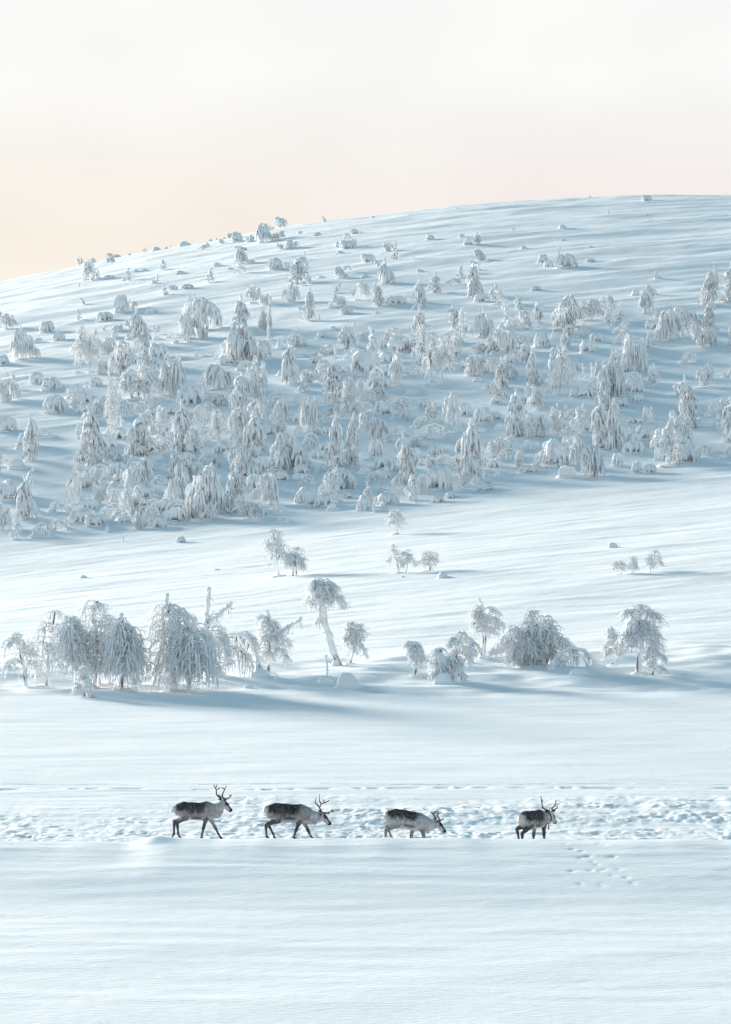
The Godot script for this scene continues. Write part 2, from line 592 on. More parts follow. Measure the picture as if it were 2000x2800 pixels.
# a birch: trunk, limbs, twigs and the snow they carry. With `apart`, that many limbs are parts of their own with their snow under them.
func birch(s: Shape, apart := 0) -> Node3D:
	var o := Node3D.new()
	var made := 0
	for st in s.stems:
		var tb := Buf.new()
		var snow := Buf.new()
		var tw := Buf.new()
		var f := 0.0 if s.stems == 1 else (float(st) / (s.stems - 1) - 0.5)
		var tall := s.h * (1.0 if st == s.stems / 2 else rng.randf_range(0.70, 0.95))
		var top := Vector3(s.lean * tall + f * s.w * 0.6, tall * 0.92, rng.randf_range(-0.25, 0.25) * s.w * (0.4 if s.stems > 1 else 0.1))
		var path := trunk_path(f * s.w * 0.3, rng.randf_range(-0.15, 0.15) * (s.stems - 1), top, 9, 0.07)
		if s.bow != 0.0:
			for k in path.size():
				var q := maxf(0.0, float(k) / (path.size() - 1) - 0.35) / 0.65
				path[k] += Vector3(s.bow * s.h * q * q, -absf(s.bow) * s.h * 0.55 * q * q * q, 0)
			top = path[path.size() - 1]
		bark(tb, path, s.trunk * s.h / 4.0 * 1.3, 0.03, 0.06)
		if s.knob > 0.0:
			# a stiff snow-capped leader
			var kp := PackedVector3Array()
			for k in 6:
				var q := k / 5.0
				kp.append(top + Vector3(0.06 * sin(q * 5.0), (q - 0.5) * 0.16 * s.h, 0.04 * cos(q * 4.0)))
			sleeve(snow, kp, s.knob, 7, 0.8)
			blob(snow, kp[5], Vector3(1, 0.9, 1) * s.knob * 1.05, 0.2, SNOW)
		else:
			spray(snow, tw, top, rng.randf() * TAU, s.flen * s.h / 4.0 * 0.8, s.thick * 0.8, s)
			spray(snow, tw, top, rng.randf() * TAU, s.flen * s.h / 4.0 * 0.6, s.thick * 0.8, s)
		var n := int(s.n / s.stems)
		var wide := s.w * 0.5 * (0.72 if s.stems > 1 else 1.0)
		for k in n:
			var lb := tb
			var ls := snow
			var lt := tw
			var own: bool = apart > 0 and made < apart and k % maxi(1, int(float(s.n) / apart)) == 0
			if own:
				lb = Buf.new()
				ls = Buf.new()
				lt = lb
			var q := (k + rng.randf() * 0.8) / n
			var at := lerpf(s.low, 0.96, q)
			var p0 := sample(path, at * 0.96 + 0.03)
			var az := k * 2.39996 + rng.randf_range(-0.6, 0.6) + st * 1.3
			var yf := p0.y / tall
			var dome := wide * sqrt(maxf(0.06, 1.0 - pow(clampf((yf + s.rise * 0.6 - 0.40) / 0.66, -0.6, 1.0), 2.0)))
			var coned := wide * pow(maxf(0.05, 1.04 - (at - s.low) / (1.0 - s.low)), 0.8)
			var reach := lerpf(dome, coned, s.cone) * rng.randf_range(0.35, 1.0) * (1.0 + s.side * cos(az - 0.7 - s.lean * 9.0))
			var drop := minf(tall * s.drop * rng.randf_range(0.3, 1.1), maxf(0.05, p0.y - 0.22 * s.h))
			var limb := drooping(p0, az, reach, s.rise * tall * rng.randf_range(0.4, 1.1) * (1.0 - 0.45 * q), drop, 7)
			sleeve(ls, limb, s.thick * rng.randf_range(0.6, 0.9), 6)
			bark(lb, limb, 0.035 * s.h / 4.0 + 0.010, 0.012, -0.02, 5)
			for j in s.fingers:
				var u := lerpf(0.42, 1.0, (j + rng.randf() * 0.8) / s.fingers)
				var size := s.flen * s.h / 4.0 * rng.randf_range(0.65, 1.3)
				spray(ls, lt, sample(limb, u), az, size, s.thick, s)
			if own:
				made += 1
				var lo := part("limb", lb, bark_mat, o, true)
				part("snow_load", ls, snow_mat, lo)
		if s.heap and st == s.stems / 2:
			# snow heaped round the foot
			var heap := Buf.new()
			blob(heap, Vector3(s.w * 0.05, -0.05, 0), Vector3(s.w * 0.30, 0.16 * s.h / 4.0 + 0.08, s.w * 0.3), 0.25, SNOW)
			part("snow_heap", heap, snow_mat, o)
		part("trunk", tb, bark_mat, o, true)
		part("crown", tw, bark_mat, o, true)
		part("snow_load", snow, snow_mat, o)
	return o

# tall forked rods, bare but for their snow
func rods(o: Node3D, list: Array):
	for spec in list:
		var b := Buf.new()
		var path := PackedVector3Array()
		var cv := Curve3D.new()
		var pts: Array = spec[0]
		for k in pts.size():
			var t: Vector3 = (pts[mini(k + 1, pts.size() - 1)] - pts[maxi(k - 1, 0)]) * 0.17
			cv.add_point(pts[k], -t, t)
		var n := 11
		for k in n + 1:
			path.append(cv.sample_baked(cv.get_baked_length() * k / n, true))
		bark(b, path, spec[1] * 0.75, spec[2] * 0.6, 0.14, 7)
		var limb := part("limb", b, bark_mat, o, true)
		var sn := Buf.new()
		var rad := PackedFloat32Array()
		var up := PackedVector3Array()
		for k in n + 1:
			var r: float = lerpf(spec[1], spec[2], float(k) / n) * 0.9 * (0.8 + 0.35 * sin(k * 2.1))
			rad.append(r)
			up.append(path[k] + Vector3(-0.3, 0.35, 0.25) * r)
		tube(sn, up, rad, 8, 0.75, SNOW, 5.0)
		for k in 3:
			blob(sn, path[n - k * 3] + Vector3(-0.02, spec[2] * 0.5, 0), Vector3(1, 1.1, 1) * spec[2] * rng.randf_range(1.1, 1.5), 0.3, SNOW)
		var sh := Shape.new().with({"arcs": 3, "twigs": 3, "rime": 0.9, "wisp": 0.6})
		for k in 4:
			spray(sn, b, path[4 + k * 2], k * 1.9 + rng.randf(), 0.28, 0.03, sh)
		limb.mesh = bake(b, true)
		part("snow_load", sn, snow_mat, limb)

# a bush pressed down and roofed over by snow, dark under its eaves
func buried_bush(w: float, h: float, heavy: float) -> Node3D:
	var o := Node3D.new()
	var snow := Buf.new()
	var tw := Buf.new()
	for k in 4:
		blob(snow, Vector3(rng.randf_range(-0.34, 0.34) * w, h * rng.randf_range(0.3, 0.62), rng.randf_range(-0.1, 0.34) * w), Vector3(w * rng.randf_range(0.12, 0.2), h * rng.randf_range(0.12, 0.24), w * 0.16), 0.35, SNOW, 8, 12, 1.9)
	blob(snow, Vector3(0, h * 0.62, 0), Vector3(w * 0.40, h * 0.40, w * 0.34), 0.30, SNOW, 10, 16, 1.3)
	blob(snow, Vector3(-w * 0.16, h * 0.52, w * 0.08), Vector3(w * 0.27, h * 0.34, w * 0.27), 0.3, SNOW, 8, 13, 1.7)
	blob(snow, Vector3(w * 0.18, h * 0.50, w * 0.02), Vector3(w * 0.27, h * 0.33, w * 0.28), 0.3, SNOW, 8, 13, 1.5)
	var n := 11
	for k in n:
		var az := TAU * k / n + rng.randf_range(-0.35, 0.35)
		var limb := drooping(Vector3(cos(az) * w * 0.10, h * rng.randf_range(0.55, 0.8), sin(az) * w * 0.10), az, w * rng.randf_range(0.30, 0.43), h * 0.12, h * rng.randf_range(0.45, 0.8), 8)
		sleeve(snow, limb, heavy * rng.randf_range(0.8, 1.6), 7, 0.8)
		for j in 2:
			var hq := sample(limb, rng.randf_range(0.45, 0.95))
			sleeve(snow, hanging(hq, Vector3(cos(az + j - 0.5), 0, sin(az + j - 0.5)), minf(hq.y + 0.05, h * rng.randf_range(0.25, 0.5)), 4), heavy * rng.randf_range(0.5, 0.9), 6, 0.8)
		bark(tw, limb, 0.03, 0.012, -0.3, 4)
		for j in 4:
			var hp := sample(limb, rng.randf_range(0.35, 0.95))
			twig(tw, hanging(hp, Vector3(-cos(az), 0, -sin(az)) * rng.randf_range(-0.3, 1.4), minf(hp.y + 0.1, h * rng.randf_range(0.3, 0.8)), 3), rng.randf_range(0.014, 0.03), TWIG * rng.randf_range(0.6, 1.3))
	blob(snow, Vector3(0.05 * w, -0.06, 0), Vector3(w * 0.52, h * 0.14 + 0.05, w * 0.45), 0.2, SNOW)
	var st := Buf.new()
	for k in 5:
		var az := TAU * k / 5.0
		bark(st, PackedVector3Array([Vector3(cos(az), -1.0, sin(az)) * 0.12 * w, Vector3(cos(az) * w * 0.13, h * 0.3, sin(az) * w * 0.13), Vector3(cos(az + 0.4) * w * 0.16, h * 0.62, sin(az + 0.4) * w * 0.16)]), 0.06, 0.03, -0.1, 6)
	part("stem", st, bark_mat, o, true)
	part("crown", tw, bark_mat, o, true)
	part("snow_load", snow, snow_mat, o)
	return o

# a smooth hump of drifted snow over something low, with its wind tail
func mound(w: float, h: float, lumps: int) -> Node3D:
	var o := Node3D.new()
	var snow := Buf.new()
	blob(snow, Vector3(0, h * 0.10, 0), Vector3(w * 0.44, h * 0.88, w * 0.40), 0.15, SNOW, 10, 18, 1.0)
	blob(snow, Vector3(0.06 * w, -h * 0.05, 0), Vector3(w * 0.66, h * 0.42, w * 0.60), 0.15, SNOW, 10, 18, 0.8)
	for k in lumps:
		blob(snow, Vector3(rng.randf_range(-0.3, 0.3) * w, h * rng.randf_range(0.3, 0.6), rng.randf_range(-0.2, 0.25) * w), Vector3(w * rng.randf_range(0.14, 0.24), h * rng.randf_range(0.3, 0.5), w * 0.2), 0.3, SNOW, 8, 13, 1.8)
	blob(snow, Vector3(w * 0.45, 0.0, 0.05 * w), Vector3(w * 0.5, h * 0.3, w * 0.3), 0.25, SNOW, 8, 14, 1.0)
	part("snow_cap", snow, snow_mat, o)
	var tw := Buf.new()
	for k in 7:
		var az := rng.randf_range(0.2, PI - 0.2)
		var p := Vector3(cos(az) * w * 0.40, h * 0.25, sin(az) * w * 0.36)
		twig(tw, hanging(p, Vector3(cos(az), 0, sin(az)), h * 0.35, 3), 0.02, TWIG)
	part("twig", tw, bark_mat, o, true).set_meta("kind", "stuff")
	return o

# a birch bowed right over into an arch
func arch(w: float, h: float, heavy: float) -> Node3D:
	var o := Node3D.new()
	var tb := Buf.new()
	var snow := Buf.new()
	var tw := Buf.new()
	for a in 2:
		var path := PackedVector3Array()
		var n := 14
		for k in n + 1:
			var s := float(k) / n
			var o2 := PI * (1.0 - s)
			var p := Vector3(cos(o2) * w * 0.45 * (1.0 - 0.3 * a), sin(o2) * h * (0.92 - 0.25 * a) - 0.1, (a - 0.3) * 0.45 + 0.3 * sin(s * 3.0))
			path.append(p + wander(p * 1.5, 0.14))
		bark(tb, path, 0.07, 0.03, -0.1, 6)
		sleeve(snow, path, heavy * (1.0 - 0.25 * a), 8, 0.8)
		for j in 16:
			var u := rng.randf_range(0.12, 0.95)
			var hp := sample(path, u)
			var dir := Vector3(cos(j * 2.4), 0, sin(j * 2.4))
			var hl := minf(hp.y + 0.08, h * rng.randf_range(0.35, 0.9))
			var hang := hanging(hp, dir * 0.8, hl, 5)
			if j < 12:
				sleeve(snow, hang, heavy * rng.randf_range(0.35, 0.6), 6, 0.7)
			for m in 3:
				twig(tw, hanging(hp, dir * rng.randf_range(-1.2, 1.6), hl * rng.randf_range(0.25, 0.9), 4), rng.randf_range(0.012, 0.024), (TWIG if m == 0 else RIME) * rng.randf_range(0.8, 1.1))
	blob(snow, Vector3(-w * 0.4, 0.0, 0), Vector3(w * 0.22, h * 0.22, w * 0.2), 0.25, SNOW)
	blob(snow, Vector3(w * 0.42, 0.0, 0.1), Vector3(w * 0.2, h * 0.18, w * 0.2), 0.25, SNOW)
	part("trunk", tb, bark_mat, o, true)
	part("crown", tw, bark_mat, o, true)
	part("snow_load", snow, snow_mat, o)
	return o

# a broken stem plastered with snow
func post(h: float, r: float, crook: float) -> Node3D:
	var o := Node3D.new()
	var path := PackedVector3Array()
	for k in 10:
		var s := k / 9.0
		path.append(Vector3(crook * sin(s * 3.4) * h * 0.5 + crook * s * 0.3, s * h - 0.15, 0.05 * sin(s * 7.0)))
	var tb := Buf.new()
	bark(tb, path, r * 0.75, r * 0.4, -0.05, 7)
	var snow := Buf.new()
	var rad := PackedFloat32Array()
	var off := PackedVector3Array()
	for k in 10:
		var q := r * (1.0 - 0.035 * k) * (0.72 + 0.38 * absf(sin(k * 1.9)))
		rad.append(q)
		off.append(path[k] + Vector3(-0.25, 0, 0.12) * r)
	tube(snow, off, rad, 8, 0.45, SNOW, 3.0)
	blob(snow, path[9] + Vector3(0, r * 0.2, 0), Vector3(1.2, 1.1, 1.2) * r, 0.3, SNOW)
	blob(snow, path[5] + Vector3(-r * 0.7, 0, 0.1), Vector3(1.0, 0.7, 1.0) * r, 0.3, SNOW)
	blob(snow, Vector3(0.05, 0.0, 0), Vector3(r * 2.8, r * 1.3, r * 2.6), 0.25, SNOW)
	var side := drooping(path[7], 0.6, h * 0.18, 0.04, h * 0.1, 5)
	sleeve(snow, side, r * 0.6)
	part("trunk", tb, bark_mat, o, true)
	part("snow_load", snow, snow_mat, o)
	return o

# prototypes: one list for each kind, with the size each was built at
func prototype(kind: String, o: Node3D, w: float, h: float):
	if not kinds.has(kind):
		kinds[kind] = []
	kinds[kind].append([o, w, h])

var placed := 0

func stand(called: String, kind: String, x: float, z: float, w: float, h: float, turn: float, category: String, label: String):
	var list: Array = kinds[kind]
	var pick: Array = list[placed % list.size()]
	placed += 1
	var src: Node3D = pick[0]
	var o: Node3D = src.duplicate()
	o.name = numbered(called)
	o.position = Vector3(x, height(x, -z) - 0.03, z)
	o.rotation.y = turn
	var sx: float = w / pick[1]
	var sy: float = h / pick[2]
	o.scale = Vector3(sx, sy, sx)
	o.set_meta("label", label)
	o.set_meta("category", category)
	o.set_meta("group", GROUPS[category])
	add_child(o, true)

func build_prototypes():
	rng.seed = 401
	for k in 10:
		# some heavy with lumps of snow, some fine with rime; many bent over or lopsided
		var heavy := k % 2 == 0
		prototype("bell", birch(Shape.new().with({"h": 4.0, "w": 3.1, "n": (9 if heavy else 12) + k % 3, "low": 0.30 + 0.03 * (k % 4), "rise": 0.15, "drop": 0.22 + 0.05 * (k % 4), "thick": 0.14 if heavy else 0.085 + 0.012 * (k % 4), "fingers": 3 if heavy else 4, "flen": 0.62 + 0.08 * (k % 3), "arcs": 4, "twigs": 3, "rime": 0.38 + 0.1 * (k % 4), "lean": 0.06 * (k % 5 - 2), "stems": 1 + int(k % 4 == 1) + 2 * int(k % 5 == 3), "knob": 0.13 if k % 4 == 0 else 0.0, "weep": 0.8 + 0.3 * (k % 3), "bow": [0.0, 0.22, -0.16, 0.0, 0.3][k % 5], "side": 0.15 * (k % 4), "wisp": 0.15})), 3.4, 4.0)
	for k in 6:
		prototype("spire", birch(Shape.new().with({"h": 4.6, "w": 1.75, "n": 15, "low": 0.14, "cone": 0.7, "rise": 0.06, "drop": 0.10, "thick": 0.10 if k % 2 == 0 else 0.07, "fingers": 3, "flen": 0.55, "twigs": 3, "rime": 0.3, "lean": 0.05 * (k - 2.5), "knob": 0.11 + 0.02 * (k % 3), "bow": 0.08 * (k % 3 - 1), "side": 0.2 * (k % 3), "weep": 0.8 + 0.25 * (k % 3)})), 2.1, 4.8)
	for k in 5:
		prototype("column", birch(Shape.new().with({"h": 2.8, "w": 1.0, "n": 7, "low": 0.2, "cone": 0.5, "rise": 0.08, "drop": 0.12, "thick": 0.10, "fingers": 2, "flen": 0.55, "twigs": 2, "rime": 0.4, "lean": 0.09 * (k - 2), "knob": 0.15, "side": 0.4, "bow": 0.12 * (k % 3 - 1)})), 1.3, 3.0)
	for k in 5:
		prototype("frosted", birch(Shape.new().with({"h": 4.2, "w": 2.6, "n": 12, "low": 0.35, "drop": 0.16, "rise": 0.24, "thick": 0.038, "fingers": 4, "flen": 0.55, "twigs": 4, "weep": 0.6, "wisp": 0.5, "rime": 0.85, "lean": 0.06 * (k - 2), "stems": 1 + k % 2, "side": 0.2})), 2.75, 4.3)
	for k in 6:
		prototype("bush", buried_bush(2.6, 1.9, 0.15 + 0.03 * (k % 3)), 2.75, 2.0)
	for k in 6:
		prototype("mound", mound(2.4, 0.9, k % 4), 2.9, 0.95)
	for k in 4:
		prototype("arch", arch(2.8, 1.9, 0.13 + 0.03 * (k % 2)), 3.0, 2.05)
	for k in 4:
		prototype("post", post(2.0, 0.16, 0.12 * (k - 1.5)), 0.75, 2.1)

# the wood and the birch row go on to the left of what the photograph shows: their long shadows fall into view
func beyond_the_edge():
	rng.seed = 5151
	var src: Node3D = kinds["bell"][1][0]
	var spots: Array[Transform3D] = []
	for k in 150:
		var d := rng.randf_range(348.0, 480.0)
		var x := -d * rng.randf_range(0.093, 0.24)
		var q := rng.randf_range(0.8, 1.2)
		spots.append(Transform3D(Basis(Vector3.UP, rng.randf() * TAU).scaled(Vector3(q, q, q)), Vector3(x, height(x, d), -d)))
	for k in 26:
		var d := rng.randf_range(196.0, 212.0)
		var x := -d * rng.randf_range(0.094, 0.26)
		var q := rng.randf_range(0.7, 0.95)
		spots.append(Transform3D(Basis(Vector3.UP, rng.randf() * TAU).scaled(Vector3(q, q, q)), Vector3(x, height(x, d), -d)))
	var mm := MultiMesh.new()
	mm.transform_format = MultiMesh.TRANSFORM_3D
	mm.mesh = (src.get_node("snow_load") as MeshInstance3D).mesh
	mm.instance_count = spots.size()
	for k in spots.size():
		mm.set_instance_transform(k, spots[k])
	var o := MultiMeshInstance3D.new()
	o.name = "far_wood"
	o.multimesh = mm
	o.material_override = snow_mat
	o.set_meta("kind", "stuff")
	o.set_meta("label", "snow-laden birch wood going on beyond the left edge")
	o.set_meta("category", "wood")
	add_child(o, true)

func at_foot(called: String, o: Node3D, x: float, z: float, turn: float, category: String, group: String, label: String):
	o.name = numbered(called)
	o.position = Vector3(x, height(x, -z) - 0.05, z)
	o.rotation.y = turn
	o.set_meta("label", label)
	o.set_meta("category", category)
	if group != "":
		o.set_meta("group", group)
	add_child(o, true)

func build_trees():
	build_prototypes()
	stand_all()
	build_birch_row()
	beyond_the_edge()
	for list in kinds.values():
		for p in list:
			p[0].free()

func stand_all():
	stand("snowy_birch", "bell", -46.79, -719.75, 1.56, 1.49, 1.49, "birch tree", "small weeping snow-laden birch along the skyline, leftmost of eight")
	stand("snowy_birch", "bell", -41.00, -719.75, 2.33, 1.26, 3.42, "birch tree", "small weeping snow-laden birch along the skyline, third from left")
	stand("snow_mound", "mound", -38.61, -719.75, 1.10, 0.56, -0.13, "snow mound", "small smooth drifted snow hump along the skyline, second from left")
	stand("snowy_birch", "column", -36.02, -719.75, 0.91, 1.10, 3.79, "birch tree", "small columnar snow-plastered young birch along the skyline, leftmost of four")
	stand("snow_mound", "mound", -34.22, -719.75, 1.99, 0.68, 0.13, "snow mound", "small smooth drifted snow hump along the skyline, third from left")
	stand("snow_mound", "mound", -34.22, -719.75, 1.79, 0.44, -0.43, "snow mound", "small smooth drifted snow hump along the skyline, fourth from left")
	stand("snowy_stump", "post", -31.87, -719.75, 0.24, 0.64, -0.49, "stump", "short snow-plastered broken stem along the skyline, the only one")
	stand("snow_mound", "mound", -32.63, -719.75, 0.80, 0.40, 0.34, "snow mound", "small smooth drifted snow hump along the skyline, fifth from left")
	stand("snow_mound", "mound", -29.64, -719.75, 2.19, 0.90, -0.24, "snow mound", "small smooth drifted snow hump along the skyline, sixth from left")
	stand("snow_mound", "mound", -28.94, -719.75, 1.00, 0.50, -0.27, "snow mound", "small smooth drifted snow hump along the skyline, seventh from left")
	stand("snow_mound", "mound", -25.35, -719.75, 1.20, 0.50, 0.50, "snow mound", "small smooth drifted snow hump along the skyline, eighth from left")
	stand("snowy_birch", "column", -24.45, -719.75, 0.65, 0.55, 2.95, "birch tree", "small columnar snow-plastered young birch along the skyline, third from left")
	stand("snow_mound", "mound", -23.05, -719.75, 1.00, 0.40, 0.34, "snow mound", "small smooth drifted snow hump along the skyline, ninth from left")
	stand("snow_mound", "mound", -44.59, -719.75, 1.20, 0.90, -0.02, "snow mound", "small smooth drifted snow hump along the skyline, leftmost of its row")
	stand("snowy_birch", "bell", -13.40, -719.75, 2.85, 2.25, 4.01, "birch tree", "small weeping snow-laden birch along the skyline, rightmost of eight")
	stand("snowy_birch", "column", -6.72, -719.75, 1.09, 1.10, 0.95, "birch tree", "small columnar snow-plastered young birch along the skyline, rightmost of four")
	stand("snow_mound", "mound", 36.83, -719.75, 0.92, 0.40, 0.13, "snow mound", "small smooth drifted snow hump along the skyline, thirteenth from left")
	stand("snow_mound", "mound", 41.22, -719.75, 0.84, 0.20, 0.37, "snow mound", "small smooth drifted snow hump along the skyline, fourteenth from left")
	stand("snow_mound", "mound", 45.11, -719.75, 1.44, 0.24, 0.02, "snow mound", "small smooth drifted snow hump along the skyline, rightmost of its row")
	stand("snow_mound", "mound", 1.22, -701.25, 1.20, 0.35, 0.24, "snow mound", "small smooth drifted snow hump along the skyline, eleventh from left")
	stand("snowy_birch", "bell", -15.15, -699.25, 1.51, 1.16, 4.22, "birch tree", "small weeping snow-laden birch along the skyline, seventh from left")
	stand("snowy_birch", "bell", -20.99, -685.00, 1.48, 1.42, 0.40, "birch tree", "small weeping snow-laden birch along the skyline, fifth from left")
	stand("snowy_birch", "bell", -39.30, -676.75, 1.71, 1.29, 4.76, "birch tree", "small weeping snow-laden birch along the skyline, second from left")
	stand("snow_mound", "mound", 14.17, -674.50, 0.75, 0.19, 0.09, "snow mound", "small smooth drifted snow hump along the skyline, twelfth from left")
	stand("snowy_birch", "bell", -21.66, -662.00, 1.31, 1.05, 1.89, "birch tree", "small weeping snow-laden birch along the skyline, fourth from left")
	stand("buried_bush", "bush", -19.35, -661.50, 1.81, 1.37, 0.19, "bush", "middling snow-roofed bush along the skyline, the only one")
	stand("buried_bush", "bush", 42.17, -659.75, 1.65, 0.84, 5.44, "bush", "low snow-roofed bush along the skyline, the only one")
	stand("snowy_birch", "column", -23.56, -658.75, 0.95, 0.94, 2.97, "birch tree", "small columnar snow-plastered young birch along the skyline, second from left")
	stand("snowy_birch", "bell", -17.17, -655.25, 2.12, 1.25, 4.51, "birch tree", "small weeping snow-laden birch along the skyline, sixth from left")
	stand("snowy_birch", "bell", -24.06, -652.50, 1.41, 1.25, 5.52, "birch tree", "small weeping snow-laden birch high on the bare fell, leftmost of seven")
	stand("snow_mound", "mound", -9.70, -652.00, 1.17, 0.58, 0.21, "snow mound", "small smooth drifted snow hump along the skyline, tenth from left")
	stand("snowy_birch", "bell", -13.19, -645.75, 2.56, 1.61, 5.78, "birch tree", "small weeping snow-laden birch high on the bare fell, fourth from left")
	stand("snowy_birch", "bell", -15.01, -644.00, 2.78, 3.18, 2.48, "birch tree", "middling weeping snow-laden birch high on the bare fell, rightmost of two")
	stand("buried_bush", "bush", -7.02, -638.00, 1.36, 0.64, 5.03, "bush", "low snow-roofed bush high on the bare fell, second from left")
	stand("snowy_birch", "bell", -17.53, -628.75, 1.81, 0.90, 2.79, "birch tree", "small weeping snow-laden birch high on the bare fell, third from left")
	stand("buried_bush", "bush", -1.60, -628.50, 1.30, 0.63, 5.88, "bush", "low snow-roofed bush high on the bare fell, fourth from left")
	stand("snow_mound", "mound", -0.73, -626.00, 0.62, 0.38, 0.38, "snow mound", "small smooth drifted snow hump high on the bare fell, tenth from left")
	stand("snowy_birch", "column", 34.33, -622.00, 0.54, 0.83, 0.61, "birch tree", "small columnar snow-plastered young birch high on the bare fell, rightmost of four")
	stand("snow_mound", "mound", -32.18, -617.50, 1.03, 0.38, -0.36, "snow mound", "small smooth drifted snow hump high on the bare fell, third from left")
	stand("snowy_birch", "bell", -39.27, -617.25, 2.22, 3.74, 1.36, "birch tree", "middling weeping snow-laden birch high on the bare fell, leftmost of two")
	stand("snow_mound", "mound", -31.05, -617.00, 1.03, 0.43, 0.47, "snow mound", "small smooth drifted snow hump high on the bare fell, fourth from left")
	stand("snowy_birch", "bell", -11.88, -615.25, 1.11, 1.14, 2.74, "birch tree", "small weeping snow-laden birch high on the bare fell, fifth from left")
	stand("buried_bush", "bush", -10.60, -615.00, 1.12, 1.16, 3.94, "bush", "low snow-roofed bush high on the bare fell, leftmost of five")
	stand("snowy_birch", "column", -9.74, -614.25, 0.93, 1.08, 1.89, "birch tree", "small columnar snow-plastered young birch high on the bare fell, third from left")
	stand("bowed_birch", "arch", -37.70, -614.00, 1.43, 1.79, 0.01, "bowed birch", "middling birch bowed into arch high on the bare fell, the only one")
	stand("snow_mound", "mound", -35.76, -612.75, 1.87, 0.51, -0.11, "snow mound", "small smooth drifted snow hump high on the bare fell, leftmost of its row")
	stand("snowy_birch", "bell", -2.49, -611.75, 1.54, 1.46, 2.20, "birch tree", "small weeping snow-laden birch high on the bare fell, sixth from left")
	stand("snowy_birch", "column", -27.93, -610.50, 1.32, 1.56, 3.67, "birch tree", "small columnar snow-plastered young birch high on the bare fell, second from left")
	stand("snow_mound", "mound", 38.88, -608.25, 0.44, 0.27, 0.08, "snow mound", "small smooth drifted snow hump high on the bare fell, rightmost of its row")
	stand("snowy_stump", "post", -39.48, -606.00, 0.42, 0.64, 0.40, "stump", "short snow-plastered broken stem high on the bare fell, leftmost of two")
	stand("snow_mound", "mound", -3.78, -601.25, 1.00, 0.80, 0.18, "snow mound", "small smooth drifted snow hump high on the bare fell, eighth from left")
	stand("snow_mound", "mound", -32.91, -599.50, 0.83, 0.66, 0.43, "snow mound", "small smooth drifted snow hump high on the bare fell, second from left")
	stand("snow_mound", "mound", 20.21, -599.25, 0.70, 0.27, 0.36, "snow mound", "small smooth drifted snow hump high on the bare fell, thirteenth from left")
	stand("snowy_birch", "bell", -1.69, -598.25, 1.29, 1.37, 6.22, "birch tree", "small weeping snow-laden birch high on the bare fell, rightmost of seven")
	stand("snowy_birch", "column", -32.03, -597.00, 1.29, 1.75, 4.22, "birch tree", "small columnar snow-plastered young birch high on the bare fell, leftmost of four")
	stand("snow_mound", "mound", -20.00, -596.00, 1.49, 0.53, -0.34, "snow mound", "small smooth drifted snow hump high on the bare fell, sixth from left")
	stand("buried_bush", "bush", -2.43, -595.75, 2.36, 1.16, 5.40, "bush", "low snow-roofed bush high on the bare fell, third from left")
	stand("snowy_birch", "bell", -16.79, -593.50, 2.35, 2.46, 6.06, "birch tree", "small weeping snow-laden birch high on the bare fell, second from left")
	stand("snow_mound", "mound", -24.98, -592.75, 1.64, 0.41, 0.40, "snow mound", "small smooth drifted snow hump high on the bare fell, fifth from left")
	stand("snow_mound", "mound", -15.35, -591.75, 1.56, 0.57, 0.07, "snow mound", "small smooth drifted snow hump high on the bare fell, seventh from left")
	stand("snow_mound", "mound", 0.13, -591.75, 0.98, 0.33, 0.21, "snow mound", "small smooth drifted snow hump high on the bare fell, eleventh from left")
	stand("buried_bush", "bush", 8.64, -590.50, 1.19, 0.69, 1.33, "bush", "low snow-roofed bush high on the bare fell, rightmost of five")
	stand("snow_mound", "mound", -3.37, -587.25, 1.30, 0.33, 0.33, "snow mound", "small smooth drifted snow hump high on the bare fell, ninth from left")
	stand("snow_mound", "mound", 12.80, -586.00, 0.97, 0.58, 0.07, "snow mound", "small smooth drifted snow hump high on the bare fell, twelfth from left")
	stand("snow_mound", "mound", 26.34, -586.00, 1.56, 0.68, -0.22, "snow mound", "small smooth drifted snow hump high on the bare fell, fourteenth from left")
	stand("snowy_stump", "post", -27.69, -585.75, 0.73, 0.97, -0.44, "stump", "short snow-plastered broken stem high on the bare fell, rightmost of two")
	stand("snow_mound", "mound", -17.88, -583.50, 1.29, 0.32, 0.35, "snow mound", "small smooth drifted snow hump midway up the bare fell, second from left")
	stand("snow_mound", "mound", -27.86, -579.25, 1.12, 0.45, 0.49, "snow mound", "small smooth drifted snow hump midway up the bare fell, leftmost of eleven")
	stand("snowy_birch", "bell", 2.86, -579.00, 1.50, 1.44, 0.56, "birch tree", "small weeping snow-laden birch midway up the bare fell, sixth from left")
	stand("snow_mound", "mound", -10.52, -573.75, 1.27, 0.83, 0.30, "snow mound", "small smooth drifted snow hump midway up the bare fell, third from left")
	stand("snowy_birch", "bell", -16.29, -573.00, 1.65, 1.19, 2.58, "birch tree", "small weeping snow-laden birch midway up the bare fell, second from left")
	stand("buried_bush", "bush", 13.36, -572.50, 1.26, 0.82, 0.95, "bush", "low snow-roofed bush midway up the bare fell, fourth from left")
	stand("buried_bush", "bush", -11.76, -571.75, 2.18, 1.55, 1.85, "bush", "middling snow-roofed bush midway up the bare fell, the only one")
	stand("snowy_birch", "bell", 14.58, -570.75, 1.69, 1.67, 4.83, "birch tree", "small weeping snow-laden birch midway up the bare fell, rightmost of seven")
	stand("buried_bush", "bush", 0.28, -566.25, 1.90, 1.07, 5.48, "bush", "low snow-roofed bush midway up the bare fell, third from left")
	stand("snow_mound", "mound", 25.48, -565.25, 0.88, 0.34, -0.46, "snow mound", "small smooth drifted snow hump midway up the bare fell, tenth from left")
	stand("snowy_birch", "column", -19.99, -563.25, 1.42, 2.01, 3.86, "birch tree", "small columnar snow-plastered young birch midway up the bare fell, fourth from left")
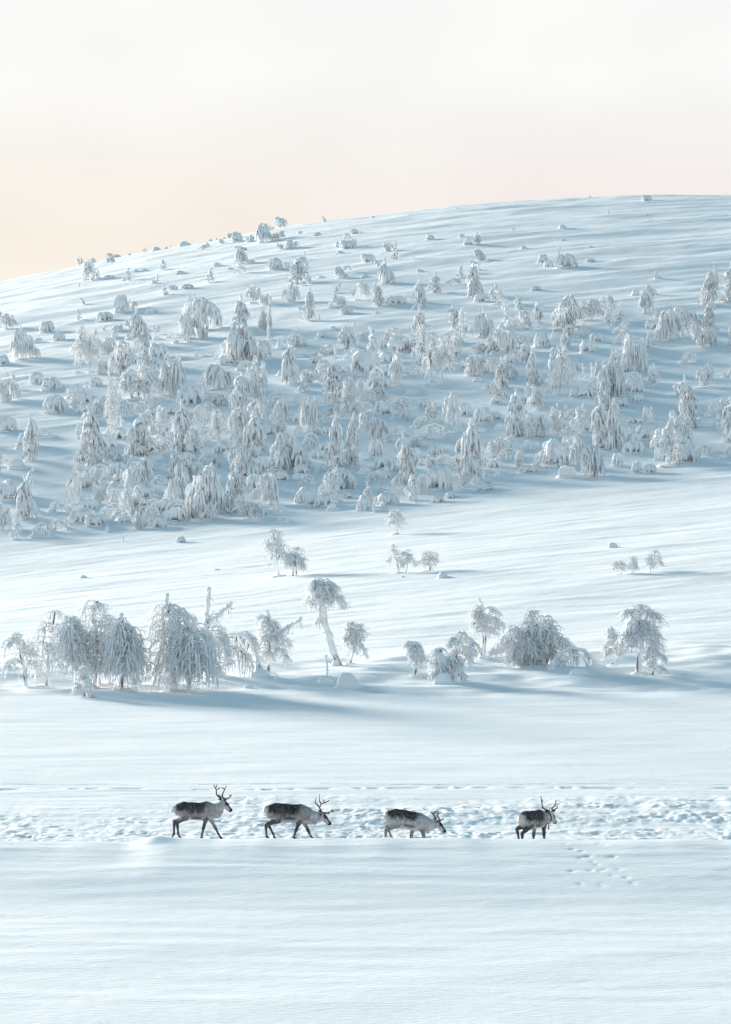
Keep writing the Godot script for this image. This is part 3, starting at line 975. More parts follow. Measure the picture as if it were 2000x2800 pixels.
	stand("snowy_birch", "column", 3.62, -560.75, 1.17, 2.68, 0.28, "birch tree", "middling columnar snow-plastered young birch midway up the bare fell, the only one")
	stand("snow_mound", "mound", 1.06, -560.50, 1.09, 0.31, 0.22, "snow mound", "small smooth drifted snow hump midway up the bare fell, sixth from left")
	stand("buried_bush", "bush", -24.50, -559.25, 1.36, 0.65, 2.08, "bush", "low snow-roofed bush midway up the bare fell, leftmost of six")
	stand("snowy_birch", "column", -35.87, -559.00, 0.72, 1.03, 5.53, "birch tree", "small columnar snow-plastered young birch midway up the bare fell, second from left")
	stand("buried_bush", "bush", -22.52, -556.25, 1.53, 0.65, 6.16, "bush", "low snow-roofed bush midway up the bare fell, second from left")
	stand("snow_mound", "mound", 20.02, -555.00, 1.26, 0.37, 0.01, "snow mound", "small smooth drifted snow hump midway up the bare fell, ninth from left")
	stand("snowy_stump", "post", 6.04, -554.75, 0.40, 0.52, 0.50, "stump", "short snow-plastered broken stem midway up the bare fell, leftmost of two")
	stand("snowy_birch", "column", -25.18, -552.00, 1.19, 1.20, 1.94, "birch tree", "small columnar snow-plastered young birch midway up the bare fell, third from left")
	stand("snowy_birch", "column", 1.64, -547.25, 0.99, 1.36, 0.48, "birch tree", "small columnar snow-plastered young birch midway up the bare fell, rightmost of five")
	stand("snowy_birch", "bell", -2.08, -547.00, 1.18, 1.05, 3.77, "birch tree", "small weeping snow-laden birch midway up the bare fell, fifth from left")
	stand("snow_mound", "mound", 28.07, -547.00, 0.64, 0.24, -0.47, "snow mound", "small smooth drifted snow hump midway up the bare fell, rightmost of eleven")
	stand("snow_mound", "mound", -5.47, -545.75, 1.21, 0.30, -0.30, "snow mound", "small smooth drifted snow hump midway up the bare fell, fourth from left")
	stand("snowy_birch", "spire", 14.39, -545.50, 1.59, 1.70, 2.56, "birch tree", "small narrow snow-caked birch midway up the bare fell, the only one")
	stand("snowy_birch", "spire", -8.54, -543.25, 2.70, 4.12, 3.83, "birch tree", "middling narrow snow-caked birch midway up the bare fell, the only one")
	stand("snow_mound", "mound", 13.27, -543.00, 0.93, 0.39, -0.34, "snow mound", "small smooth drifted snow hump midway up the bare fell, eighth from left")
	stand("snowy_birch", "bell", -3.18, -542.00, 1.56, 1.69, 0.27, "birch tree", "small weeping snow-laden birch midway up the bare fell, fourth from left")
	stand("buried_bush", "bush", 15.08, -540.50, 1.02, 0.63, 5.45, "bush", "low snow-roofed bush midway up the bare fell, fifth from left")
	stand("snow_mound", "mound", -0.03, -539.00, 1.19, 0.39, -0.19, "snow mound", "small smooth drifted snow hump midway up the bare fell, fifth from left")
	stand("bowed_birch", "arch", -44.93, -539.00, 2.59, 1.45, 0.46, "bowed birch", "middling birch bowed into arch left of the main wood, leftmost of five")
	stand("snowy_birch", "bell", -7.33, -537.50, 1.74, 1.40, 5.63, "birch tree", "small weeping snow-laden birch midway up the bare fell, third from left")
	stand("snow_mound", "mound", 6.73, -536.50, 1.19, 0.39, -0.12, "snow mound", "small smooth drifted snow hump midway up the bare fell, seventh from left")
	stand("snowy_birch", "bell", -28.46, -534.75, 1.54, 1.50, 2.89, "birch tree", "small weeping snow-laden birch midway up the bare fell, leftmost of seven")
	stand("snowy_birch", "bell", -43.27, -534.25, 2.09, 2.86, 3.27, "birch tree", "middling weeping snow-laden birch left of the main wood, third from left")
	stand("buried_bush", "bush", -29.63, -533.00, 1.79, 2.07, 4.04, "bush", "large snow-roofed bush midway up the bare fell, the only one")
	stand("snowy_stump", "post", 23.53, -531.75, 0.62, 1.80, 0.10, "stump", "short snow-plastered broken stem midway up the bare fell, rightmost of two")
	stand("snowy_birch", "column", -34.62, -531.50, 0.86, 1.52, 3.51, "birch tree", "small columnar snow-plastered young birch midway up the bare fell, leftmost of five")
	stand("buried_bush", "bush", 21.49, -530.50, 1.55, 1.00, 3.89, "bush", "low snow-roofed bush midway up the bare fell, rightmost of six")
	stand("snowy_stump", "post", 13.73, -529.00, 0.53, 0.97, 0.44, "stump", "short snow-plastered broken stem at the wood's top, right side, the only one")
	stand("snow_mound", "mound", -25.97, -527.75, 1.32, 0.85, 0.01, "snow mound", "small smooth drifted snow hump at the wood's top, left side, third from left")
	stand("buried_bush", "bush", -31.28, -527.25, 2.09, 1.10, 2.71, "bush", "low snow-roofed bush at the wood's top, left side, leftmost of three")
	stand("bowed_birch", "arch", 12.72, -526.50, 1.09, 0.76, 0.22, "bowed birch", "low birch bowed into arch at the wood's top, right side, the only one")
	stand("snowy_birch", "bell", 2.45, -525.25, 2.84, 3.18, 1.49, "birch tree", "middling weeping snow-laden birch at the wood's top, centre, third from left")
	stand("buried_bush", "bush", 26.94, -525.00, 1.22, 0.47, 1.89, "bush", "low snow-roofed bush at the wood's top, right side, rightmost of four")
	stand("buried_bush", "bush", 21.89, -524.25, 1.31, 0.76, 6.14, "bush", "low snow-roofed bush at the wood's top, right side, third from left")
	stand("snowy_birch", "column", 11.21, -523.25, 1.09, 1.53, 3.27, "birch tree", "small columnar snow-plastered young birch at the wood's top, centre, rightmost of two")
	stand("buried_bush", "bush", -37.89, -522.00, 1.72, 1.33, 3.44, "bush", "middling snow-roofed bush left of the main wood, fourth from left")
	stand("snowy_birch", "bell", -13.35, -520.50, 2.44, 2.45, 0.07, "birch tree", "small weeping snow-laden birch at the wood's top, left side, fourth from left")
	stand("buried_bush", "bush", 23.81, -520.25, 2.78, 1.61, 2.61, "bush", "middling snow-roofed bush at the wood's top, right side, the only one")
	stand("snowy_birch", "column", -3.48, -519.25, 1.05, 1.52, 3.64, "birch tree", "small columnar snow-plastered young birch at the wood's top, centre, leftmost of two")
	stand("snowy_birch", "bell", 10.10, -515.00, 1.86, 1.02, 0.13, "birch tree", "small weeping snow-laden birch at the wood's top, centre, rightmost of two")
	stand("snowy_birch", "bell", -11.77, -514.25, 1.67, 1.56, 3.87, "birch tree", "small weeping snow-laden birch at the wood's top, left side, rightmost of five")
	stand("snowy_birch", "bell", -8.57, -513.50, 2.22, 2.65, 3.97, "birch tree", "middling weeping snow-laden birch at the wood's top, centre, leftmost of four")
	stand("snowy_birch", "column", -40.60, -511.75, 0.96, 2.15, 0.38, "birch tree", "small columnar snow-plastered young birch left of the main wood, rightmost of two")
	stand("snowy_birch", "column", -30.40, -510.75, 0.64, 0.85, 3.94, "birch tree", "small columnar snow-plastered young birch at the wood's top, left side, the only one")
	stand("snowy_birch", "bell", -27.15, -508.75, 1.28, 1.22, 2.93, "birch tree", "small weeping snow-laden birch at the wood's top, left side, second from left")
	stand("snowy_birch", "bell", -28.55, -508.50, 1.47, 0.84, 4.27, "birch tree", "small weeping snow-laden birch at the wood's top, left side, leftmost of five")
	stand("snow_mound", "mound", -37.79, -508.00, 1.44, 0.64, -0.15, "snow mound", "small smooth drifted snow hump left of the main wood, third from left")
	stand("buried_bush", "bush", -35.42, -507.00, 1.45, 1.10, 4.44, "bush", "low snow-roofed bush left of the main wood, rightmost of three")
	stand("snowy_birch", "spire", 8.10, -505.50, 1.65, 2.55, 4.63, "birch tree", "small narrow snow-caked birch at the wood's top, centre, the only one")
	stand("snowy_birch", "bell", -0.87, -504.50, 2.22, 2.70, 0.14, "birch tree", "middling weeping snow-laden birch at the wood's top, centre, second from left")
	stand("snow_mound", "mound", -7.41, -502.75, 0.72, 0.42, -0.44, "snow mound", "small smooth drifted snow hump at the wood's top, centre, leftmost of two")
	stand("snow_mound", "mound", -28.58, -500.50, 0.97, 0.83, 0.18, "snow mound", "small smooth drifted snow hump at the wood's top, left side, second from left")
	stand("snow_mound", "mound", -3.90, -499.50, 0.83, 0.72, 0.46, "snow mound", "small smooth drifted snow hump at the wood's top, centre, rightmost of two")
	stand("snowy_birch", "bell", -23.74, -499.25, 1.35, 1.27, 1.58, "birch tree", "small weeping snow-laden birch at the wood's top, left side, third from left")
	stand("snowy_birch", "bell", -2.86, -499.00, 1.62, 1.78, 2.87, "birch tree", "small weeping snow-laden birch at the wood's top, centre, leftmost of two")
	stand("buried_bush", "bush", 19.32, -497.25, 1.24, 0.50, 3.72, "bush", "low snow-roofed bush at the wood's top, right side, second from left")
	stand("snow_mound", "mound", 32.95, -496.75, 0.72, 1.05, -0.18, "snow mound", "small smooth drifted snow hump at the wood's top, right side, the only one")
	stand("snowy_birch", "bell", -17.82, -496.25, 4.83, 4.82, 2.29, "birch tree", "tall weeping snow-laden birch at the wood's top, left side, the only one")
	stand("buried_bush", "bush", -26.51, -496.25, 1.48, 0.90, 1.96, "bush", "low snow-roofed bush at the wood's top, left side, rightmost of three")
	stand("snowy_birch", "spire", 12.40, -496.00, 2.15, 4.11, 2.32, "birch tree", "middling narrow snow-caked birch at the wood's top, right side, the only one")
	stand("snowy_birch", "spire", 1.75, -494.75, 1.75, 2.87, 3.74, "birch tree", "middling narrow snow-caked birch at the wood's top, centre, the only one")
	stand("snowy_birch", "bell", 6.07, -494.50, 2.14, 2.71, 1.89, "birch tree", "middling weeping snow-laden birch at the wood's top, centre, rightmost of four")
	stand("buried_bush", "bush", 3.46, -494.00, 2.29, 0.99, 2.37, "bush", "low snow-roofed bush at the wood's top, centre, the only one")
	stand("bowed_birch", "arch", -21.64, -492.25, 1.43, 0.74, 0.27, "bowed birch", "low birch bowed into arch at the wood's top, left side, rightmost of two")
	stand("buried_bush", "bush", -2.14, -491.75, 1.53, 0.79, 0.17, "bush", "low snow-roofed bush high in the wood, centre, rightmost of three")
	stand("snow_mound", "mound", -23.41, -491.75, 1.07, 0.45, 0.07, "snow mound", "small smooth drifted snow hump at the wood's top, left side, rightmost of four")
	stand("buried_bush", "bush", 12.75, -491.25, 1.23, 0.98, 4.62, "bush", "low snow-roofed bush at the wood's top, right side, leftmost of four")
	stand("snow_mound", "mound", -32.44, -490.25, 1.46, 0.61, -0.19, "snow mound", "small smooth drifted snow hump at the wood's top, left side, leftmost of four")
	stand("snowy_birch", "bell", 6.35, -490.00, 0.92, 1.22, 1.40, "birch tree", "small weeping snow-laden birch high in the wood, centre, rightmost of three")
	stand("snowy_birch", "spire", -6.26, -489.25, 1.47, 3.98, 5.05, "birch tree", "middling narrow snow-caked birch high in the wood, centre, leftmost of two")
	stand("snowy_birch", "bell", -19.70, -488.25, 3.34, 3.50, 1.50, "birch tree", "middling weeping snow-laden birch high in the wood, left side, leftmost of three")
	stand("bowed_birch", "arch", 5.85, -487.25, 1.46, 0.84, -0.31, "bowed birch", "low birch bowed into arch high in the wood, centre, rightmost of two")
	stand("snow_mound", "mound", 1.32, -487.00, 0.70, 0.35, -0.06, "snow mound", "small smooth drifted snow hump high in the wood, centre, fourth from left")
	stand("buried_bush", "bush", -28.49, -487.00, 1.89, 1.15, 4.38, "bush", "low snow-roofed bush at the wood's top, left side, second from left")
	stand("bowed_birch", "arch", -29.67, -486.75, 1.82, 0.95, -0.40, "bowed birch", "low birch bowed into arch at the wood's top, left side, leftmost of two")
	stand("snowy_birch", "bell", -38.05, -486.75, 3.10, 3.85, 2.02, "birch tree", "middling weeping snow-laden birch left of the main wood, rightmost of four")
	stand("snowy_stump", "post", -5.08, -486.50, 0.49, 0.84, -0.17, "stump", "short snow-plastered broken stem high in the wood, centre, the only one")
	stand("snowy_birch", "spire", -13.94, -485.75, 2.41, 4.41, 5.23, "birch tree", "tall narrow snow-caked birch high in the wood, left side, rightmost of two")
	stand("snowy_birch", "bell", -11.25, -485.50, 1.57, 2.71, 2.75, "birch tree", "middling weeping snow-laden birch high in the wood, left side, rightmost of three")
	stand("snowy_birch", "spire", -24.62, -485.25, 2.58, 4.48, 5.37, "birch tree", "tall narrow snow-caked birch high in the wood, left side, leftmost of two")
	stand("snowy_birch", "bell", -18.09, -485.00, 1.57, 1.85, 1.06, "birch tree", "small weeping snow-laden birch high in the wood, left side, rightmost of three")
	stand("bowed_birch", "arch", -20.13, -484.00, 2.14, 1.11, -0.16, "bowed birch", "low birch bowed into arch high in the wood, left side, fourth from left")
	stand("buried_bush", "bush", -39.97, -484.00, 1.67, 1.12, 4.08, "bush", "low snow-roofed bush left of the main wood, leftmost of three")
	stand("snowy_birch", "bell", 14.55, -483.25, 2.30, 2.43, 5.56, "birch tree", "small weeping snow-laden birch high in the wood, right side, leftmost of four")
	stand("snowy_birch", "bell", -28.53, -481.25, 2.16, 2.12, 2.83, "birch tree", "small weeping snow-laden birch high in the wood, left side, second from left")
	stand("snow_mound", "mound", 29.55, -480.00, 1.22, 0.74, -0.27, "snow mound", "small smooth drifted snow hump high in the wood, right side, fifth from left")
	stand("snow_mound", "mound", 31.37, -477.25, 0.95, 0.82, -0.38, "snow mound", "small smooth drifted snow hump high in the wood, right side, rightmost of six")
	stand("bowed_birch", "arch", -24.78, -476.75, 1.51, 2.05, 0.03, "bowed birch", "large birch bowed into arch high in the wood, left side, the only one")
	stand("snowy_birch", "column", 16.64, -476.00, 1.30, 1.85, 1.20, "birch tree", "small columnar snow-plastered young birch high in the wood, right side, second from left")
	stand("snow_mound", "mound", -3.50, -475.00, 0.95, 0.40, 0.31, "snow mound", "small smooth drifted snow hump high in the wood, centre, third from left")
	stand("buried_bush", "bush", -24.03, -473.50, 1.24, 0.75, 5.27, "bush", "low snow-roofed bush high in the wood, left side, second from left")
	stand("snowy_stump", "post", -10.25, -473.25, 0.72, 4.98, -0.32, "stump", "tall snow-plastered broken stem high in the wood, left side, the only one")
	stand("bowed_birch", "arch", -23.07, -473.00, 1.59, 0.83, -0.22, "bowed birch", "low birch bowed into arch high in the wood, left side, second from left")
	stand("buried_bush", "bush", -22.31, -472.00, 2.09, 1.57, 5.07, "bush", "middling snow-roofed bush high in the wood, left side, the only one")
	stand("buried_bush", "bush", -4.65, -470.25, 1.27, 0.77, 4.03, "bush", "low snow-roofed bush high in the wood, centre, second from left")
	stand("snowy_stump", "post", 27.32, -469.00, 0.29, 0.75, 0.31, "stump", "short snow-plastered broken stem high in the wood, right side, the only one")
	stand("buried_bush", "bush", -24.84, -468.75, 1.22, 0.74, 2.17, "bush", "low snow-roofed bush high in the wood, left side, leftmost of six")
	stand("bowed_birch", "arch", -17.63, -467.75, 1.39, 0.72, -0.37, "bowed birch", "low birch bowed into arch high in the wood, left side, rightmost of five")
	stand("bowed_birch", "arch", -1.63, -467.25, 2.00, 1.04, -0.21, "bowed birch", "low birch bowed into arch high in the wood, centre, leftmost of two")
	stand("snow_mound", "mound", -9.07, -466.25, 1.03, 1.16, 0.29, "snow mound", "small smooth drifted snow hump high in the wood, centre, leftmost of five")
	stand("buried_bush", "bush", -6.63, -466.25, 1.24, 0.75, 1.70, "bush", "low snow-roofed bush high in the wood, centre, leftmost of three")
	stand("snowy_birch", "bell", -7.45, -466.00, 1.85, 2.15, 2.18, "birch tree", "small weeping snow-laden birch high in the wood, centre, leftmost of three")
	stand("snowy_birch", "column", 15.25, -465.75, 1.51, 2.45, 2.62, "birch tree", "small columnar snow-plastered young birch high in the wood, right side, leftmost of four")
	stand("snowy_birch", "frosted", -30.31, -465.25, 2.17, 5.49, 2.64, "birch tree", "tall feathery rime-white birch high in the wood, left side, leftmost of two")
	stand("snowy_birch", "spire", 38.39, -464.75, 2.02, 4.32, 2.57, "birch tree", "tall narrow snow-caked birch right of the main wood, rightmost of three")
	stand("snowy_birch", "column", -21.06, -464.50, 0.84, 1.41, 5.78, "birch tree", "small columnar snow-plastered young birch high in the wood, left side, the only one")
	stand("snowy_birch", "frosted", -29.00, -464.00, 2.01, 4.88, 0.98, "birch tree", "tall feathery rime-white birch high in the wood, left side, rightmost of two")
	stand("snowy_birch", "bell", -0.54, -464.00, 1.34, 1.36, 0.03, "birch tree", "small weeping snow-laden birch high in the wood, centre, second from left")
	stand("snowy_birch", "spire", 35.94, -464.00, 2.18, 4.36, 5.92, "birch tree", "tall narrow snow-caked birch right of the main wood, second from left")
	stand("snowy_birch", "spire", 10.00, -463.75, 2.30, 2.69, 5.53, "birch tree", "middling narrow snow-caked birch high in the wood, centre, rightmost of two")
	stand("snowy_birch", "column", 25.58, -463.50, 0.70, 1.95, 6.20, "birch tree", "small columnar snow-plastered young birch high in the wood, right side, third from left")
	stand("buried_bush", "bush", -22.24, -463.50, 1.46, 0.88, 2.73, "bush", "low snow-roofed bush high in the wood, left side, third from left")
	stand("snowy_birch", "spire", -23.28, -462.75, 1.31, 3.02, 5.97, "birch tree", "middling narrow snow-caked birch high in the wood, left side, the only one")
	stand("snow_mound", "mound", -15.45, -462.50, 1.15, 1.09, 0.43, "snow mound", "small smooth drifted snow hump high in the wood, left side, the only one")
	stand("snowy_birch", "bell", 29.56, -462.50, 2.20, 3.68, 1.39, "birch tree", "middling weeping snow-laden birch high in the wood, right side, rightmost of two")
	stand("buried_bush", "bush", -21.52, -462.25, 1.22, 0.74, 4.68, "bush", "low snow-roofed bush high in the wood, left side, fourth from left")
	stand("snowy_birch", "bell", 18.14, -462.00, 1.70, 2.53, 5.25, "birch tree", "small weeping snow-laden birch high in the wood, right side, third from left")
	stand("snow_mound", "mound", -3.81, -462.00, 0.94, 0.39, 0.16, "snow mound", "small smooth drifted snow hump high in the wood, centre, second from left")
	stand("snow_mound", "mound", -38.36, -461.75, 1.26, 0.56, 0.02, "snow mound", "small smooth drifted snow hump left of the main wood, leftmost of four")
	stand("snow_mound", "mound", 4.73, -461.50, 1.31, 0.54, -0.21, "snow mound", "small smooth drifted snow hump high in the wood, centre, rightmost of five")
	stand("snowy_birch", "bell", -27.78, -461.25, 1.66, 1.62, 2.14, "birch tree", "small weeping snow-laden birch high in the wood, left side, leftmost of three")
	stand("buried_bush", "bush", 15.24, -461.25, 1.21, 0.73, 1.43, "bush", "low snow-roofed bush high in the wood, right side, leftmost of two")
	stand("snowy_birch", "bell", 23.27, -461.00, 3.40, 3.26, 0.43, "birch tree", "middling weeping snow-laden birch high in the wood, right side, leftmost of two")
	stand("snow_mound", "mound", 14.33, -461.00, 1.05, 0.54, 0.09, "snow mound", "small smooth drifted snow hump high in the wood, right side, second from left")
	stand("snowy_birch", "bell", -1.94, -460.75, 2.90, 2.86, 1.80, "birch tree", "middling weeping snow-laden birch high in the wood, centre, the only one")
	stand("snowy_stump", "post", -1.17, -460.50, 0.64, 2.87, 0.31, "stump", "tall snow-plastered broken stem high in the wood, centre, the only one")
	stand("buried_bush", "bush", -34.43, -460.50, 1.62, 1.18, 0.28, "bush", "low snow-roofed bush left of the main wood, second from left")
	stand("buried_bush", "bush", -11.92, -460.25, 1.81, 1.10, 5.67, "bush", "low snow-roofed bush high in the wood, left side, rightmost of six")
	stand("snowy_birch", "bell", -13.95, -459.50, 2.48, 2.78, 4.36, "birch tree", "middling weeping snow-laden birch high in the wood, left side, second from left")
	stand("snowy_birch", "bell", 16.26, -459.50, 2.18, 2.27, 5.80, "birch tree", "small weeping snow-laden birch high in the wood, right side, second from left")
	stand("buried_bush", "bush", -10.64, -459.25, 1.96, 1.97, 5.63, "bush", "middling snow-roofed bush in the wood's upper middle, left side, rightmost of three")
	stand("bowed_birch", "arch", -23.28, -459.25, 1.62, 0.84, 0.40, "bowed birch", "low birch bowed into arch high in the wood, left side, leftmost of five")
	stand("bowed_birch", "arch", 16.90, -459.25, 1.78, 0.93, 0.08, "bowed birch", "low birch bowed into arch high in the wood, right side, the only one")
	stand("snow_mound", "mound", 12.93, -459.25, 1.33, 0.56, -0.49, "snow mound", "small smooth drifted snow hump high in the wood, right side, leftmost of six")
	stand("snow_mound", "mound", -1.30, -458.50, 1.02, 0.76, 0.25, "snow mound", "small smooth drifted snow hump in the wood's upper middle, centre, third from left")
	stand("snow_mound", "mound", -6.89, -458.50, 2.03, 0.97, -0.33, "snow mound", "small smooth drifted snow hump in the wood's upper middle, centre, second from left")
	stand("bowed_birch", "arch", -22.30, -458.50, 1.74, 0.91, -0.20, "bowed birch", "low birch bowed into arch high in the wood, left side, third from left")
	stand("buried_bush", "bush", -20.48, -458.50, 1.78, 1.08, 4.16, "bush", "low snow-roofed bush high in the wood, left side, fifth from left")
	stand("snow_mound", "mound", 17.67, -458.25, 1.17, 0.91, 0.02, "snow mound", "small smooth drifted snow hump high in the wood, right side, third from left")
	stand("snowy_birch", "bell", 10.31, -458.25, 1.40, 3.58, 2.60, "birch tree", "middling weeping snow-laden birch in the wood's upper middle, centre, the only one")
	stand("snowy_birch", "bell", -12.77, -458.00, 4.12, 5.04, 5.90, "birch tree", "tall weeping snow-laden birch in the wood's upper middle, left side, rightmost of three")
	stand("snowy_birch", "bell", 30.36, -458.00, 0.86, 1.20, 3.84, "birch tree", "small weeping snow-laden birch high in the wood, right side, rightmost of four")
	stand("buried_bush", "bush", 1.66, -457.50, 1.48, 0.89, 2.14, "bush", "low snow-roofed bush in the wood's upper middle, centre, sixth from left")
	stand("buried_bush", "bush", 25.30, -457.25, 0.86, 0.79, 1.59, "bush", "low snow-roofed bush high in the wood, right side, rightmost of two")
	stand("buried_bush", "bush", -14.54, -457.25, 1.78, 1.08, 5.41, "bush", "low snow-roofed bush in the wood's upper middle, left side, rightmost of four")
	stand("snowy_birch", "column", -36.46, -457.25, 0.98, 2.12, 3.00, "birch tree", "small columnar snow-plastered young birch left of the main wood, leftmost of two")
	stand("buried_bush", "bush", -3.93, -457.00, 1.69, 1.03, 4.91, "bush", "low snow-roofed bush in the wood's upper middle, centre, fourth from left")
	stand("bowed_birch", "arch", -4.58, -456.75, 2.66, 0.78, -0.15, "bowed birch", "low birch bowed into arch in the wood's upper middle, centre, second from left")
	stand("snow_mound", "mound", 21.58, -456.75, 0.86, 0.36, -0.30, "snow mound", "small smooth drifted snow hump high in the wood, right side, fourth from left")
	stand("snowy_birch", "bell", 3.39, -456.25, 2.47, 2.50, 3.36, "birch tree", "small weeping snow-laden birch in the wood's upper middle, centre, the only one")
	stand("snowy_birch", "column", 26.45, -456.25, 1.02, 1.42, 5.13, "birch tree", "small columnar snow-plastered young birch high in the wood, right side, rightmost of four")
	stand("snowy_birch", "bell", 12.22, -456.25, 2.71, 3.17, 1.08, "birch tree", "middling weeping snow-laden birch in the wood's upper middle, right side, leftmost of three")
	stand("snowy_birch", "bell", -25.35, -456.00, 3.61, 4.94, 4.97, "birch tree", "tall weeping snow-laden birch in the wood's upper middle, left side, leftmost of three")
	stand("buried_bush", "bush", 6.68, -456.00, 1.79, 1.08, 5.79, "bush", "low snow-roofed bush in the wood's upper middle, centre, ninth from left")
	stand("snowy_birch", "bell", 20.74, -455.75, 4.30, 4.14, 5.06, "birch tree", "middling weeping snow-laden birch in the wood's upper middle, right side, rightmost of three")
	stand("snow_mound", "mound", 26.95, -454.00, 1.16, 0.70, 0.32, "snow mound", "small smooth drifted snow hump in the wood's upper middle, right side, rightmost of three")
	stand("snowy_birch", "column", 25.45, -454.00, 0.54, 1.06, 0.05, "birch tree", "small columnar snow-plastered young birch in the wood's upper middle, right side, second from left")
	stand("buried_bush", "bush", -32.50, -454.00, 2.06, 1.29, 3.95, "bush", "middling snow-roofed bush left of the main wood, fifth from left")
	stand("snowy_birch", "column", 14.44, -453.50, 0.75, 1.48, 5.42, "birch tree", "small columnar snow-plastered young birch in the wood's upper middle, right side, leftmost of three")
	stand("buried_bush", "bush", 9.56, -453.50, 1.17, 0.71, 0.31, "bush", "low snow-roofed bush in the wood's upper middle, centre, tenth from left")
	stand("buried_bush", "bush", -27.78, -452.25, 1.59, 0.96, 1.70, "bush", "low snow-roofed bush in the wood's upper middle, left side, second from left")
	stand("snow_mound", "mound", -0.90, -452.00, 1.75, 0.78, -0.23, "snow mound", "small smooth drifted snow hump in the wood's upper middle, centre, rightmost of four")
	stand("snowy_stump", "post", -3.22, -451.75, 0.69, 1.40, 0.03, "stump", "short snow-plastered broken stem in the wood's upper middle, centre, leftmost of two")
	stand("bowed_birch", "arch", 22.56, -451.75, 0.93, 1.03, -0.08, "bowed birch", "low birch bowed into arch in the wood's upper middle, right side, leftmost of five")
	stand("bowed_birch", "arch", -12.25, -451.50, 1.92, 1.00, -0.03, "bowed birch", "low birch bowed into arch in the wood's upper middle, left side, rightmost of five")
	stand("snowy_stump", "post", -28.69, -451.00, 0.69, 0.77, 0.28, "stump", "short snow-plastered broken stem in the wood's upper middle, left side, the only one")
	stand("snowy_birch", "column", 32.68, -451.00, 0.79, 1.80, 0.01, "birch tree", "small columnar snow-plastered young birch right of the main wood, the only one")
	stand("buried_bush", "bush", 3.84, -450.25, 2.88, 1.77, 0.34, "bush", "middling snow-roofed bush in the wood's upper middle, centre, rightmost of two")
	stand("bowed_birch", "arch", -15.21, -450.25, 1.36, 0.71, -0.37, "bowed birch", "low birch bowed into arch in the wood's upper middle, left side, second from left")
	stand("snowy_birch", "column", 0.85, -450.00, 1.78, 3.08, 0.78, "birch tree", "middling columnar snow-plastered young birch in the wood's upper middle, centre, the only one")
	stand("snow_mound", "mound", 25.34, -450.00, 1.02, 0.52, -0.43, "snow mound", "small smooth drifted snow hump in the wood's upper middle, right side, second from left")
	stand("snowy_birch", "bell", -36.91, -449.75, 2.72, 2.97, 6.12, "birch tree", "middling weeping snow-laden birch left of the main wood, second from left")
	stand("bowed_birch", "arch", -1.52, -449.50, 1.37, 0.71, 0.35, "bowed birch", "low birch bowed into arch in the wood's upper middle, centre, fourth from left")
	stand("buried_bush", "bush", 29.28, -449.25, 1.33, 0.97, 0.54, "bush", "low snow-roofed bush in the wood's upper middle, right side, rightmost of seven")
	stand("snowy_stump", "post", -2.14, -449.00, 0.32, 1.02, 0.00, "stump", "short snow-plastered broken stem in the wood's upper middle, centre, rightmost of two")
	stand("buried_bush", "bush", 21.72, -449.00, 1.26, 0.77, 1.98, "bush", "low snow-roofed bush in the wood's upper middle, right side, third from left")
	stand("snowy_birch", "spire", 5.38, -448.75, 2.07, 4.93, 1.98, "birch tree", "tall narrow snow-caked birch in the wood's upper middle, centre, rightmost of two")
	stand("buried_bush", "bush", -5.06, -448.25, 1.38, 0.84, 2.21, "bush", "low snow-roofed bush in the wood's upper middle, centre, second from left")
	stand("snowy_birch", "bell", 20.87, -447.75, 1.32, 1.46, 4.06, "birch tree", "small weeping snow-laden birch in the wood's upper middle, right side, third from left")
	stand("bowed_birch", "arch", 22.35, -447.50, 1.51, 0.79, 0.09, "bowed birch", "low birch bowed into arch in the wood's upper middle, right side, second from left")
	stand("snow_mound", "mound", 19.35, -447.00, 1.39, 0.89, -0.14, "snow mound", "small smooth drifted snow hump in the wood's upper middle, right side, leftmost of three")
	stand("buried_bush", "bush", -15.97, -446.00, 1.85, 1.12, 1.20, "bush", "low snow-roofed bush in the wood's upper middle, left side, third from left")
	stand("snowy_birch", "bell", -23.84, -445.50, 2.48, 2.43, 2.06, "birch tree", "small weeping snow-laden birch in the wood's upper middle, left side, the only one")
	stand("bowed_birch", "arch", -7.46, -445.50, 2.13, 1.11, -0.38, "bowed birch", "low birch bowed into arch in the wood's upper middle, centre, leftmost of five")
	stand("buried_bush", "bush", -29.37, -445.00, 2.07, 1.26, 3.49, "bush", "middling snow-roofed bush in the wood's upper middle, left side, leftmost of three")
	stand("buried_bush", "bush", 11.90, -444.75, 1.42, 0.86, 4.50, "bush", "low snow-roofed bush in the wood's upper middle, right side, leftmost of seven")
	stand("snow_mound", "mound", -8.40, -444.50, 1.34, 0.56, -0.12, "snow mound", "small smooth drifted snow hump in the wood's upper middle, centre, leftmost of four")
	stand("snowy_birch", "bell", 11.02, -443.50, 1.63, 1.30, 0.50, "birch tree", "small weeping snow-laden birch in the wood's upper middle, right side, leftmost of four")
	stand("buried_bush", "bush", 2.12, -443.50, 1.92, 1.16, 1.12, "bush", "low snow-roofed bush in the wood's upper middle, centre, seventh from left")
	stand("snowy_birch", "spire", 13.10, -443.25, 1.76, 2.47, 2.34, "birch tree", "small narrow snow-caked birch in the wood's upper middle, right side, the only one")
	stand("buried_bush", "bush", 17.81, -442.75, 1.78, 1.50, 3.80, "bush", "middling snow-roofed bush in the wood's upper middle, right side, leftmost of two")
	stand("bowed_birch", "arch", -18.53, -442.25, 1.59, 0.83, 0.28, "bowed birch", "low birch bowed into arch in the wood's upper middle, left side, leftmost of five")
	stand("snowy_birch", "bell", 32.77, -442.25, 2.90, 3.32, 2.39, "birch tree", "middling weeping snow-laden birch right of the main wood, fourth from left")
